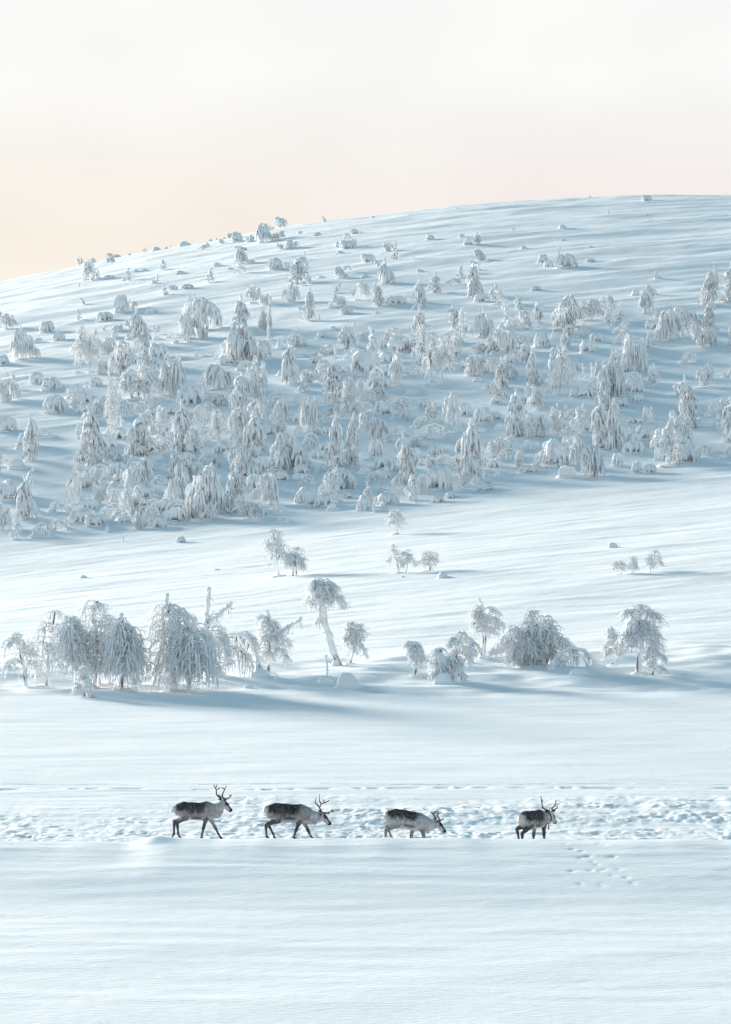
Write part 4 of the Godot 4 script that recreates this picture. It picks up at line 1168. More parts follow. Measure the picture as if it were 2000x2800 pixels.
	stand("snowy_birch", "bell", 25.87, -442.00, 1.99, 1.58, 5.03, "birch tree", "small weeping snow-laden birch in the wood's upper middle, right side, rightmost of four")
	stand("buried_bush", "bush", -4.22, -441.75, 1.78, 1.08, 3.91, "bush", "low snow-roofed bush in the wood's upper middle, centre, third from left")
	stand("buried_bush", "bush", 23.21, -441.75, 1.44, 0.87, 2.71, "bush", "low snow-roofed bush in the wood's upper middle, right side, fourth from left")
	stand("snowy_birch", "spire", 34.62, -441.75, 1.58, 3.82, 2.34, "birch tree", "middling narrow snow-caked birch right of the main wood, leftmost of two")
	stand("snowy_birch", "bell", 15.41, -440.75, 3.41, 2.95, 3.12, "birch tree", "middling weeping snow-laden birch in the wood's upper middle, right side, second from left")
	stand("bowed_birch", "arch", -12.03, -440.25, 2.18, 1.14, 0.20, "bowed birch", "low birch bowed into arch in the wood's upper middle, left side, fourth from left")
	stand("buried_bush", "bush", -5.86, -440.00, 1.31, 0.79, 2.64, "bush", "low snow-roofed bush in the wood's upper middle, centre, leftmost of eleven")
	stand("bowed_birch", "arch", 25.58, -439.50, 1.82, 0.95, 0.19, "bowed birch", "low birch bowed into arch in the wood's upper middle, right side, fourth from left")
	stand("buried_bush", "bush", -2.47, -439.50, 1.25, 0.76, 2.89, "bush", "low snow-roofed bush in the wood's upper middle, centre, fifth from left")
	stand("buried_bush", "bush", 5.88, -439.50, 1.80, 1.09, 1.54, "bush", "low snow-roofed bush in the wood's upper middle, centre, eighth from left")
	stand("snowy_birch", "bell", 19.98, -439.25, 1.77, 1.57, 3.37, "birch tree", "small weeping snow-laden birch in the wood's upper middle, right side, second from left")
	stand("buried_bush", "bush", -28.34, -438.75, 2.21, 1.64, 4.37, "bush", "middling snow-roofed bush in the wood's upper middle, left side, second from left")
	stand("snowy_birch", "bell", -14.66, -438.75, 3.79, 2.87, 0.45, "birch tree", "middling weeping snow-laden birch in the wood's upper middle, left side, rightmost of two")
	stand("snowy_birch", "bell", -22.43, -438.50, 5.05, 4.05, 2.67, "birch tree", "middling weeping snow-laden birch in the wood's upper middle, left side, leftmost of two")
	stand("bowed_birch", "arch", -25.16, -438.50, 1.75, 2.67, -0.07, "bowed birch", "large birch bowed into arch in the wood's upper middle, left side, the only one")
	stand("snowy_birch", "bell", -18.89, -438.25, 3.16, 4.26, 5.52, "birch tree", "tall weeping snow-laden birch in the wood's upper middle, left side, second from left")
	stand("buried_bush", "bush", -3.79, -438.25, 1.99, 1.21, 5.88, "bush", "middling snow-roofed bush in the wood's upper middle, centre, leftmost of two")
	stand("snowy_birch", "bell", 30.03, -438.00, 3.20, 3.61, 2.35, "birch tree", "middling weeping snow-laden birch right of the main wood, leftmost of six")
	stand("bowed_birch", "arch", 22.31, -437.50, 1.34, 0.70, 0.40, "bowed birch", "low birch bowed into arch in the wood's upper middle, right side, third from left")
	stand("snowy_birch", "bell", 8.94, -437.00, 1.89, 4.39, 4.97, "birch tree", "tall weeping snow-laden birch in the wood's upper middle, centre, the only one")
	stand("buried_bush", "bush", 0.04, -437.00, 2.86, 2.40, 1.65, "bush", "large snow-roofed bush in the wood's upper middle, centre, the only one")
	stand("buried_bush", "bush", -30.90, -437.00, 2.50, 1.76, 2.91, "bush", "middling snow-roofed bush left of the main wood, rightmost of six")
	stand("snowy_birch", "spire", -7.83, -436.50, 2.01, 4.38, 0.77, "birch tree", "tall narrow snow-caked birch in the wood's upper middle, centre, leftmost of two")
	stand("bowed_birch", "arch", -13.03, -435.75, 1.44, 0.75, 0.31, "bowed birch", "low birch bowed into arch in the wood's upper middle, left side, third from left")
	stand("bowed_birch", "arch", 28.21, -435.75, 1.35, 0.71, 0.16, "bowed birch", "low birch bowed into arch in the wood's upper middle, right side, rightmost of five")
	stand("bowed_birch", "arch", 6.98, -435.50, 1.61, 0.84, 0.39, "bowed birch", "low birch bowed into arch in the wood's upper middle, centre, rightmost of five")
	stand("bowed_birch", "arch", -3.70, -435.50, 1.99, 1.04, 0.29, "bowed birch", "low birch bowed into arch in the wood's upper middle, centre, third from left")
	stand("snowy_birch", "bell", 36.70, -435.00, 1.61, 2.09, 4.19, "birch tree", "small weeping snow-laden birch right of the main wood, leftmost of two")
	stand("snow_mound", "mound", -7.19, -434.75, 1.33, 0.92, 0.23, "snow mound", "small smooth drifted snow hump in the heart of the wood, centre, second from left")
	stand("buried_bush", "bush", 21.95, -434.75, 1.48, 1.35, 3.54, "bush", "middling snow-roofed bush in the wood's upper middle, right side, rightmost of two")
	stand("bowed_birch", "arch", 0.69, -434.75, 1.43, 0.75, -0.40, "bowed birch", "low birch bowed into arch in the heart of the wood, centre, second from left")
	stand("snow_mound", "mound", -23.71, -434.50, 1.43, 0.60, 0.09, "snow mound", "small smooth drifted snow hump in the wood's upper middle, left side, the only one")
	stand("buried_bush", "bush", 10.01, -434.25, 1.33, 0.80, 0.03, "bush", "low snow-roofed bush in the wood's upper middle, centre, rightmost of eleven")
	stand("buried_bush", "bush", 3.26, -434.00, 1.34, 0.81, 0.90, "bush", "low snow-roofed bush in the heart of the wood, centre, rightmost of four")
	stand("buried_bush", "bush", 14.32, -433.75, 1.69, 1.02, 4.86, "bush", "low snow-roofed bush in the wood's upper middle, right side, second from left")
	stand("snow_mound", "mound", 8.82, -433.75, 1.08, 0.45, -0.46, "snow mound", "small smooth drifted snow hump in the heart of the wood, centre, rightmost of five")
	stand("bowed_birch", "arch", -17.98, -433.75, 2.09, 1.09, -0.41, "bowed birch", "low birch bowed into arch in the heart of the wood, left side, third from left")
	stand("buried_bush", "bush", -27.63, -433.50, 1.96, 1.19, 0.62, "bush", "low snow-roofed bush in the wood's upper middle, left side, leftmost of four")
	stand("buried_bush", "bush", 26.78, -433.50, 1.78, 1.08, 5.53, "bush", "low snow-roofed bush in the wood's upper middle, right side, fifth from left")
	stand("snowy_birch", "bell", -5.91, -433.25, 1.40, 1.41, 1.13, "birch tree", "small weeping snow-laden birch in the heart of the wood, centre, third from left")
	stand("buried_bush", "bush", 2.69, -433.25, 1.73, 1.05, 0.15, "bush", "low snow-roofed bush in the heart of the wood, centre, third from left")
	stand("snow_mound", "mound", -22.29, -433.00, 1.60, 0.66, 0.34, "snow mound", "small smooth drifted snow hump in the heart of the wood, left side, leftmost of two")
	stand("snowy_birch", "column", 27.77, -432.50, 0.72, 1.96, 0.76, "birch tree", "small columnar snow-plastered young birch in the wood's upper middle, right side, rightmost of three")
	stand("snowy_birch", "bell", 15.72, -432.50, 2.06, 2.23, 5.30, "birch tree", "small weeping snow-laden birch in the heart of the wood, right side, third from left")
	stand("bowed_birch", "arch", 4.65, -432.00, 2.15, 1.12, 0.17, "bowed birch", "low birch bowed into arch in the heart of the wood, centre, rightmost of three")
	stand("buried_bush", "bush", -11.37, -431.50, 2.09, 1.26, 5.25, "bush", "middling snow-roofed bush in the heart of the wood, left side, rightmost of two")
	stand("bowed_birch", "arch", -22.89, -430.75, 1.83, 0.95, 0.45, "bowed birch", "low birch bowed into arch in the heart of the wood, left side, second from left")
	stand("buried_bush", "bush", 26.77, -430.75, 1.72, 1.04, 3.64, "bush", "low snow-roofed bush in the wood's upper middle, right side, sixth from left")
	stand("buried_bush", "bush", 10.83, -430.75, 1.59, 0.96, 5.02, "bush", "low snow-roofed bush in the heart of the wood, right side, leftmost of six")
	stand("snowy_birch", "bell", -26.12, -430.25, 1.70, 2.88, 0.23, "birch tree", "middling weeping snow-laden birch in the heart of the wood, left side, leftmost of two")
	stand("buried_bush", "bush", -17.23, -430.00, 2.62, 1.79, 4.82, "bush", "middling snow-roofed bush in the heart of the wood, left side, leftmost of two")
	stand("snowy_birch", "bell", 33.34, -429.50, 2.49, 3.09, 3.21, "birch tree", "middling weeping snow-laden birch right of the main wood, rightmost of six")
	stand("snowy_birch", "bell", -5.97, -429.25, 1.42, 0.98, 4.49, "birch tree", "small weeping snow-laden birch in the heart of the wood, centre, leftmost of four")
	stand("bowed_birch", "arch", 1.17, -429.25, 1.93, 1.72, -0.39, "bowed birch", "middling birch bowed into arch in the heart of the wood, centre, the only one")
	stand("buried_bush", "bush", 35.86, -428.75, 1.33, 0.87, 4.70, "bush", "low snow-roofed bush right of the main wood, rightmost of two")
	stand("buried_bush", "bush", -12.43, -428.50, 1.70, 1.03, 5.87, "bush", "low snow-roofed bush in the heart of the wood, left side, fifth from left")
	stand("snowy_birch", "bell", -21.54, -428.00, 2.47, 2.18, 0.38, "birch tree", "small weeping snow-laden birch in the heart of the wood, left side, leftmost of three")
	stand("snowy_birch", "bell", 10.57, -427.75, 2.70, 2.43, 2.04, "birch tree", "small weeping snow-laden birch in the heart of the wood, right side, leftmost of six")
	stand("snowy_birch", "bell", 11.88, -427.75, 1.73, 2.34, 3.54, "birch tree", "small weeping snow-laden birch in the heart of the wood, right side, second from left")
	stand("buried_bush", "bush", 25.79, -427.50, 1.52, 0.92, 5.20, "bush", "low snow-roofed bush in the heart of the wood, right side, rightmost of six")
	stand("bowed_birch", "arch", -23.51, -427.25, 2.13, 1.95, -0.26, "bowed birch", "middling birch bowed into arch in the heart of the wood, left side, the only one")
	stand("buried_bush", "bush", -26.99, -427.00, 1.55, 0.94, 1.13, "bush", "low snow-roofed bush in the heart of the wood, left side, leftmost of six")
	stand("buried_bush", "bush", -35.12, -426.50, 2.43, 1.56, 1.57, "bush", "middling snow-roofed bush left of the main wood, leftmost of six")
	stand("snowy_birch", "bell", -10.46, -426.25, 3.22, 4.75, 3.87, "birch tree", "tall weeping snow-laden birch in the heart of the wood, left side, the only one")
	stand("snowy_birch", "bell", 3.05, -426.25, 1.77, 3.87, 4.73, "birch tree", "middling weeping snow-laden birch in the heart of the wood, centre, the only one")
	stand("bowed_birch", "arch", -8.57, -426.25, 1.80, 0.94, -0.11, "bowed birch", "low birch bowed into arch in the heart of the wood, left side, sixth from left")
	stand("bowed_birch", "arch", 26.79, -426.25, 1.99, 1.03, -0.13, "bowed birch", "low birch bowed into arch in the heart of the wood, right side, rightmost of five")
	stand("buried_bush", "bush", -20.83, -425.75, 1.04, 0.65, 2.49, "bush", "low snow-roofed bush in the heart of the wood, left side, third from left")
	stand("snowy_birch", "bell", 20.30, -425.50, 1.26, 1.11, 2.20, "birch tree", "small weeping snow-laden birch in the heart of the wood, right side, fourth from left")
	stand("snowy_birch", "bell", -14.27, -425.25, 2.30, 2.10, 2.63, "birch tree", "small weeping snow-laden birch in the heart of the wood, left side, rightmost of three")
	stand("buried_bush", "bush", 1.54, -425.25, 1.68, 1.02, 0.52, "bush", "low snow-roofed bush in the heart of the wood, centre, second from left")
	stand("snowy_birch", "frosted", 6.69, -425.00, 3.82, 6.23, 3.14, "birch tree", "tall feathery rime-white birch in the heart of the wood, centre, the only one")
	stand("buried_bush", "bush", -19.13, -424.50, 2.33, 1.12, 6.11, "bush", "low snow-roofed bush in the heart of the wood, left side, fourth from left")
	stand("snow_mound", "mound", 10.96, -424.25, 1.32, 0.38, -0.09, "snow mound", "small smooth drifted snow hump in the heart of the wood, right side, leftmost of four")
	stand("bowed_birch", "arch", -15.17, -424.25, 1.61, 0.84, 0.25, "bowed birch", "low birch bowed into arch in the heart of the wood, left side, fourth from left")
	stand("snowy_birch", "bell", 24.09, -423.75, 1.71, 1.92, 1.01, "birch tree", "small weeping snow-laden birch in the heart of the wood, right side, rightmost of six")
	stand("snow_mound", "mound", 17.96, -423.25, 0.96, 0.40, 0.19, "snow mound", "small smooth drifted snow hump in the heart of the wood, right side, second from left")
	stand("bowed_birch", "arch", 31.23, -422.50, 1.89, 1.15, 0.26, "bowed birch", "low birch bowed into arch right of the main wood, leftmost of two")
	stand("snow_mound", "mound", -7.63, -422.25, 2.34, 1.19, 0.17, "snow mound", "small smooth drifted snow hump in the heart of the wood, centre, leftmost of five")
	stand("snowy_birch", "bell", 13.70, -422.00, 2.46, 2.76, 3.25, "birch tree", "middling weeping snow-laden birch in the heart of the wood, right side, the only one")
	stand("snowy_birch", "frosted", -0.67, -421.75, 1.05, 2.15, 3.04, "birch tree", "small feathery rime-white birch in the heart of the wood, centre, the only one")
	stand("snowy_birch", "spire", -3.06, -421.25, 2.24, 4.63, 4.04, "birch tree", "tall narrow snow-caked birch in the heart of the wood, centre, the only one")
	stand("snow_mound", "mound", 4.53, -421.25, 2.01, 0.61, 0.40, "snow mound", "small smooth drifted snow hump in the heart of the wood, centre, fourth from left")
	stand("bowed_birch", "arch", -8.46, -421.25, 2.17, 1.13, -0.35, "bowed birch", "low birch bowed into arch in the heart of the wood, left side, rightmost of seven")
	stand("snowy_birch", "spire", 1.26, -421.00, 1.64, 2.35, 0.60, "birch tree", "small narrow snow-caked birch in the heart of the wood, centre, the only one")
	stand("snowy_stump", "post", 20.79, -421.00, 0.54, 1.31, 0.25, "stump", "short snow-plastered broken stem in the heart of the wood, right side, leftmost of two")
	stand("snowy_birch", "spire", -12.08, -420.75, 2.54, 4.16, 5.76, "birch tree", "middling narrow snow-caked birch in the heart of the wood, left side, the only one")
	stand("bowed_birch", "arch", 0.34, -420.25, 1.98, 1.03, 0.02, "bowed birch", "low birch bowed into arch in the heart of the wood, centre, leftmost of three")
	stand("buried_bush", "bush", -4.83, -420.25, 1.42, 0.86, 2.78, "bush", "low snow-roofed bush in the heart of the wood, centre, leftmost of four")
	stand("buried_bush", "bush", 24.45, -420.00, 1.87, 1.14, 4.51, "bush", "low snow-roofed bush in the heart of the wood, right side, fourth from left")
	stand("snow_mound", "mound", -30.55, -419.75, 1.57, 0.75, -0.31, "snow mound", "small smooth drifted snow hump left of the main wood, rightmost of four")
	stand("snow_mound", "mound", -4.21, -419.50, 1.53, 1.07, -0.23, "snow mound", "small smooth drifted snow hump in the heart of the wood, centre, third from left")
	stand("snowy_birch", "bell", 25.48, -419.50, 2.64, 4.21, 1.25, "birch tree", "tall weeping snow-laden birch in the heart of the wood, right side, the only one")
	stand("buried_bush", "bush", 11.99, -419.25, 1.43, 0.72, 3.68, "bush", "low snow-roofed bush in the heart of the wood, right side, second from left")
	stand("snow_mound", "mound", -18.30, -419.00, 1.04, 0.67, -0.19, "snow mound", "small smooth drifted snow hump in the heart of the wood, left side, rightmost of two")
	stand("snow_mound", "mound", 21.03, -417.75, 0.60, 0.49, -0.27, "snow mound", "small smooth drifted snow hump in the heart of the wood, right side, rightmost of four")
	stand("buried_bush", "bush", 12.75, -417.75, 1.90, 1.15, 4.34, "bush", "low snow-roofed bush in the heart of the wood, right side, third from left")
	stand("snowy_stump", "post", -23.32, -417.50, 0.58, 1.62, 0.45, "stump", "short snow-plastered broken stem in the heart of the wood, left side, the only one")
	stand("bowed_birch", "arch", -23.86, -417.50, 1.90, 0.99, -0.20, "bowed birch", "low birch bowed into arch in the heart of the wood, left side, leftmost of seven")
	stand("snowy_birch", "column", 19.66, -417.25, 0.63, 1.23, 4.43, "birch tree", "small columnar snow-plastered young birch in the heart of the wood, right side, the only one")
	stand("snowy_birch", "spire", 16.08, -417.00, 1.66, 3.79, 2.59, "birch tree", "middling narrow snow-caked birch in the heart of the wood, right side, the only one")
	stand("snowy_stump", "post", 21.36, -416.25, 0.42, 1.75, 0.35, "stump", "short snow-plastered broken stem in the heart of the wood, right side, rightmost of two")
	stand("snowy_birch", "bell", -5.79, -416.00, 0.93, 1.62, 3.67, "birch tree", "small weeping snow-laden birch in the heart of the wood, centre, second from left")
	stand("snowy_birch", "column", -27.20, -415.75, 0.90, 1.79, 1.68, "birch tree", "small columnar snow-plastered young birch in the heart of the wood, left side, leftmost of two")
	stand("snowy_birch", "bell", -19.42, -415.75, 1.95, 2.38, 1.37, "birch tree", "small weeping snow-laden birch in the heart of the wood, left side, second from left")
	stand("snowy_birch", "bell", 22.42, -415.50, 1.38, 2.01, 0.15, "birch tree", "small weeping snow-laden birch in the heart of the wood, right side, fifth from left")
	stand("buried_bush", "bush", -11.06, -415.50, 1.32, 0.80, 3.01, "bush", "low snow-roofed bush in the heart of the wood, left side, rightmost of six")
	stand("bowed_birch", "arch", -11.71, -415.25, 2.17, 1.13, -0.12, "bowed birch", "low birch bowed into arch in the heart of the wood, left side, fifth from left")
	stand("bowed_birch", "arch", 12.21, -415.00, 1.31, 0.68, -0.33, "bowed birch", "low birch bowed into arch in the heart of the wood, right side, leftmost of five")
	stand("snowy_birch", "bell", 0.55, -414.25, 1.22, 1.35, 2.26, "birch tree", "small weeping snow-laden birch in the heart of the wood, centre, rightmost of four")
	stand("bowed_birch", "arch", 24.86, -414.25, 1.25, 0.65, -0.18, "bowed birch", "low birch bowed into arch in the heart of the wood, right side, third from left")
	stand("bowed_birch", "arch", 23.12, -414.25, 1.64, 0.85, 0.27, "bowed birch", "low birch bowed into arch in the heart of the wood, right side, second from left")
	stand("snowy_birch", "frosted", -24.04, -414.00, 1.93, 5.01, 0.90, "birch tree", "tall feathery rime-white birch in the heart of the wood, left side, the only one")
	stand("snowy_birch", "column", -13.75, -413.75, 0.87, 1.71, 6.22, "birch tree", "small columnar snow-plastered young birch in the heart of the wood, left side, rightmost of two")
	stand("snow_mound", "mound", 18.29, -413.75, 1.00, 0.42, -0.02, "snow mound", "small smooth drifted snow hump in the heart of the wood, right side, third from left")
	stand("buried_bush", "bush", -31.79, -413.50, 2.39, 1.49, 3.76, "bush", "middling snow-roofed bush left of the main wood, third from left")
	stand("snowy_birch", "bell", -15.18, -413.25, 1.94, 2.63, 2.94, "birch tree", "middling weeping snow-laden birch in the heart of the wood, left side, rightmost of two")
	stand("bowed_birch", "arch", 2.66, -412.50, 1.95, 0.96, 0.33, "bowed birch", "low birch bowed into arch in the wood's lower middle, centre, fourth from left")
	stand("snow_mound", "mound", -6.74, -412.50, 1.46, 0.61, 0.32, "snow mound", "small smooth drifted snow hump in the wood's lower middle, centre, leftmost of five")
	stand("bowed_birch", "arch", 25.28, -412.25, 2.06, 1.07, 0.06, "bowed birch", "low birch bowed into arch in the heart of the wood, right side, fourth from left")
	stand("bowed_birch", "arch", 3.70, -412.25, 1.87, 0.97, -0.02, "bowed birch", "low birch bowed into arch in the wood's lower middle, centre, eighth from left")
	stand("buried_bush", "bush", -23.16, -411.75, 1.68, 1.02, 4.53, "bush", "low snow-roofed bush in the heart of the wood, left side, second from left")
	stand("snowy_birch", "bell", -7.89, -411.25, 1.81, 2.42, 5.38, "birch tree", "small weeping snow-laden birch in the wood's lower middle, centre, leftmost of six")
	stand("buried_bush", "bush", -19.38, -411.25, 2.12, 1.28, 2.51, "bush", "middling snow-roofed bush in the wood's lower middle, left side, fourth from left")
	stand("buried_bush", "bush", -11.62, -411.25, 1.84, 1.12, 4.61, "bush", "low snow-roofed bush in the wood's lower middle, left side, eighth from left")
	stand("bowed_birch", "arch", 0.07, -411.00, 1.94, 1.01, 0.46, "bowed birch", "low birch bowed into arch in the wood's lower middle, centre, second from left")
	stand("buried_bush", "bush", 24.39, -410.75, 1.91, 1.16, 2.94, "bush", "low snow-roofed bush in the heart of the wood, right side, fifth from left")
	stand("bowed_birch", "arch", 3.19, -410.50, 2.16, 1.12, -0.27, "bowed birch", "low birch bowed into arch in the wood's lower middle, centre, sixth from left")
	stand("buried_bush", "bush", -22.56, -410.50, 1.49, 0.90, 1.47, "bush", "low snow-roofed bush in the wood's lower middle, left side, second from left")
	stand("bowed_birch", "arch", 34.36, -410.25, 2.03, 1.10, 0.22, "bowed birch", "low birch bowed into arch right of the main wood, rightmost of two")
	stand("snowy_birch", "bell", 17.18, -410.00, 1.51, 1.46, 4.24, "birch tree", "small weeping snow-laden birch in the wood's lower middle, right side, leftmost of three")
	stand("buried_bush", "bush", 5.47, -410.00, 1.26, 0.77, 6.02, "bush", "low snow-roofed bush in the wood's lower middle, centre, fourth from left")
	stand("bowed_birch", "arch", -25.16, -409.75, 2.29, 1.19, 0.35, "bowed birch", "low birch bowed into arch in the wood's lower middle, left side, third from left")
	stand("buried_bush", "bush", 21.33, -409.75, 1.28, 0.78, 1.52, "bush", "low snow-roofed bush in the wood's lower middle, right side, seventh from left")
	stand("snowy_birch", "bell", -1.95, -409.50, 2.21, 1.59, 1.19, "birch tree", "small weeping snow-laden birch in the wood's lower middle, centre, fourth from left")
	stand("snowy_birch", "spire", 12.62, -409.50, 1.67, 4.37, 1.62, "birch tree", "tall narrow snow-caked birch in the wood's lower middle, right side, the only one")
	stand("snow_mound", "mound", -15.49, -409.25, 0.91, 0.70, -0.31, "snow mound", "small smooth drifted snow hump in the wood's lower middle, left side, fourth from left")
	stand("snowy_birch", "frosted", -1.38, -409.25, 2.31, 3.91, 4.43, "birch tree", "middling feathery rime-white birch in the wood's lower middle, centre, the only one")
	stand("buried_bush", "bush", -12.38, -408.75, 1.29, 0.78, 5.39, "bush", "low snow-roofed bush in the wood's lower middle, left side, seventh from left")
	stand("snowy_birch", "bell", -3.53, -408.50, 1.65, 1.59, 5.65, "birch tree", "small weeping snow-laden birch in the wood's lower middle, centre, third from left")
	stand("snowy_birch", "bell", 18.13, -408.50, 2.87, 5.14, 1.60, "birch tree", "tall weeping snow-laden birch in the wood's lower middle, right side, the only one")
	stand("buried_bush", "bush", -5.85, -408.50, 1.83, 1.11, 5.43, "bush", "low snow-roofed bush in the wood's lower middle, centre, leftmost of five")
	stand("snowy_stump", "post", 10.37, -408.00, 0.29, 0.59, -0.19, "stump", "short snow-plastered broken stem in the wood's lower middle, right side, the only one")
	stand("snowy_birch", "bell", 26.80, -407.75, 1.35, 2.23, 2.66, "birch tree", "small weeping snow-laden birch in the wood's lower middle, right side, rightmost of three")
	stand("snowy_birch", "column", -19.04, -407.50, 1.10, 2.14, 4.58, "birch tree", "small columnar snow-plastered young birch in the wood's lower middle, left side, the only one")
	stand("snow_mound", "mound", 4.61, -407.50, 1.26, 0.59, -0.41, "snow mound", "small smooth drifted snow hump in the wood's lower middle, centre, rightmost of five")
	stand("snow_mound", "mound", 20.66, -407.00, 0.70, 0.25, -0.41, "snow mound", "small smooth drifted snow hump in the wood's lower middle, right side, rightmost of six")
	stand("bowed_birch", "arch", -17.63, -407.00, 2.23, 1.16, 0.33, "bowed birch", "low birch bowed into arch in the wood's lower middle, left side, fourth from left")
	stand("buried_bush", "bush", 1.58, -407.00, 2.06, 1.25, 1.83, "bush", "middling snow-roofed bush in the wood's lower middle, centre, leftmost of two")
	stand("bowed_birch", "arch", -4.44, -406.75, 1.96, 1.02, -0.14, "bowed birch", "low birch bowed into arch in the wood's lower middle, centre, leftmost of nine")
	stand("bowed_birch", "arch", 22.12, -406.50, 1.91, 1.00, 0.08, "bowed birch", "low birch bowed into arch in the wood's lower middle, right side, rightmost of three")
	stand("buried_bush", "bush", 12.17, -406.50, 1.23, 0.74, 4.24, "bush", "low snow-roofed bush in the wood's lower middle, right side, second from left")
	stand("buried_bush", "bush", -24.16, -406.50, 2.14, 1.30, 0.04, "bush", "middling snow-roofed bush in the wood's lower middle, left side, leftmost of five")
	stand("bowed_birch", "arch", 21.47, -406.00, 2.10, 1.10, -0.17, "bowed birch", "low birch bowed into arch in the wood's lower middle, right side, second from left")
	stand("buried_bush", "bush", 14.58, -405.75, 1.20, 0.73, 2.74, "bush", "low snow-roofed bush in the wood's lower middle, right side, third from left")
	stand("buried_bush", "bush", 24.73, -405.25, 1.88, 1.48, 3.05, "bush", "middling snow-roofed bush in the wood's lower middle, right side, rightmost of two")
	stand("buried_bush", "bush", 19.34, -405.25, 1.14, 0.92, 1.32, "bush", "low snow-roofed bush in the wood's lower middle, right side, fifth from left")
	stand("snow_mound", "mound", 13.97, -405.25, 0.97, 0.41, 0.09, "snow mound", "small smooth drifted snow hump in the wood's lower middle, right side, third from left")
	stand("bowed_birch", "arch", -16.70, -405.25, 1.85, 0.96, 0.46, "bowed birch", "low birch bowed into arch in the wood's lower middle, left side, fifth from left")
	stand("bowed_birch", "arch", -25.52, -405.00, 2.17, 1.13, -0.11, "bowed birch", "low birch bowed into arch in the wood's lower middle, left side, leftmost of seven")
	stand("buried_bush", "bush", 20.37, -404.75, 1.60, 0.97, 3.42, "bush", "low snow-roofed bush in the wood's lower middle, right side, sixth from left")
	stand("snowy_birch", "bell", -11.27, -404.50, 3.35, 4.00, 0.75, "birch tree", "middling weeping snow-laden birch in the wood's lower middle, left side, rightmost of two")
	stand("snowy_birch", "spire", -31.01, -404.50, 1.94, 4.80, 1.73, "birch tree", "tall narrow snow-caked birch left of the main wood, the only one")
	stand("bowed_birch", "arch", 3.21, -404.25, 1.72, 0.89, 0.17, "bowed birch", "low birch bowed into arch in the wood's lower middle, centre, seventh from left")
	stand("snowy_birch", "bell", 30.88, -404.25, 1.99, 2.69, 0.71, "birch tree", "middling weeping snow-laden birch right of the main wood, fifth from left")
	stand("snowy_birch", "bell", -4.84, -404.00, 2.11, 3.03, 5.57, "birch tree", "middling weeping snow-laden birch in the wood's lower middle, centre, leftmost of two")
	stand("bowed_birch", "arch", -33.34, -404.00, 1.90, 1.20, 0.41, "bowed birch", "middling birch bowed into arch left of the main wood, second from left")
	stand("bowed_birch", "arch", -14.00, -402.75, 1.95, 1.01, -0.40, "bowed birch", "low birch bowed into arch in the wood's lower middle, left side, sixth from left")
	stand("buried_bush", "bush", -8.76, -402.50, 2.07, 1.26, 5.91, "bush", "middling snow-roofed bush in the wood's lower middle, left side, rightmost of five")
	stand("buried_bush", "bush", 8.69, -402.50, 1.45, 0.88, 2.35, "bush", "low snow-roofed bush in the wood's lower middle, centre, rightmost of five")
	stand("snow_mound", "mound", -0.07, -402.50, 1.04, 0.43, 0.27, "snow mound", "small smooth drifted snow hump in the wood's lower middle, centre, third from left")
	stand("buried_bush", "bush", 15.46, -402.50, 1.51, 0.91, 4.76, "bush", "low snow-roofed bush in the wood's lower middle, right side, fourth from left")
	stand("buried_bush", "bush", -9.97, -402.50, 1.75, 1.06, 1.86, "bush", "low snow-roofed bush in the wood's lower middle, left side, rightmost of nine")
	stand("snowy_birch", "bell", 3.77, -402.25, 1.48, 1.44, 4.24, "birch tree", "small weeping snow-laden birch in the wood's lower middle, centre, fifth from left")
	stand("snowy_birch", "bell", -7.49, -402.25, 1.48, 1.69, 4.11, "birch tree", "small weeping snow-laden birch in the wood's lower middle, centre, second from left")
	stand("buried_bush", "bush", 28.91, -402.00, 1.61, 1.03, 5.06, "bush", "low snow-roofed bush right of the main wood, leftmost of two")
	stand("bowed_birch", "arch", -18.50, -401.75, 2.43, 1.26, -0.23, "bowed birch", "middling birch bowed into arch in the wood's lower middle, left side, the only one")
	stand("buried_bush", "bush", -19.09, -401.50, 1.84, 1.56, 4.74, "bush", "middling snow-roofed bush in the wood's lower middle, left side, third from left")
	stand("buried_bush", "bush", 9.14, -401.25, 1.13, 1.25, 6.04, "bush", "middling snow-roofed bush in the wood's lower middle, centre, rightmost of two")
	stand("buried_bush", "bush", -19.93, -401.25, 2.22, 1.35, 4.23, "bush", "middling snow-roofed bush in the wood's lower middle, left side, second from left")
	stand("buried_bush", "bush", -26.02, -401.25, 1.40, 0.85, 3.37, "bush", "low snow-roofed bush in the wood's lower middle, left side, leftmost of nine")
	stand("snow_mound", "mound", -31.78, -401.00, 1.92, 0.91, -0.39, "snow mound", "small smooth drifted snow hump left of the main wood, second from left")
	stand("snow_mound", "mound", -21.52, -400.75, 1.13, 0.47, -0.01, "snow mound", "small smooth drifted snow hump in the wood's lower middle, left side, leftmost of eight")
	stand("snowy_birch", "bell", 6.08, -400.50, 1.90, 1.98, 2.21, "birch tree", "small weeping snow-laden birch in the wood's lower middle, centre, rightmost of six")
	stand("snow_mound", "mound", -6.01, -400.50, 1.55, 0.91, 0.22, "snow mound", "small smooth drifted snow hump in the wood's lower middle, centre, second from left")
	stand("snowy_birch", "bell", 22.77, -400.50, 3.25, 4.15, 4.26, "birch tree", "middling weeping snow-laden birch in the wood's lower middle, right side, rightmost of two")
	stand("buried_bush", "bush", -4.68, -400.25, 1.31, 0.79, 3.56, "bush", "low snow-roofed bush in the wood's lower middle, centre, second from left")
	stand("buried_bush", "bush", -15.57, -400.00, 1.68, 1.02, 1.14, "bush", "low snow-roofed bush in the wood's lower middle, left side, fifth from left")
	stand("buried_bush", "bush", -3.51, -399.50, 1.12, 0.69, 4.05, "bush", "low snow-roofed bush in the wood's lower middle, centre, third from left")
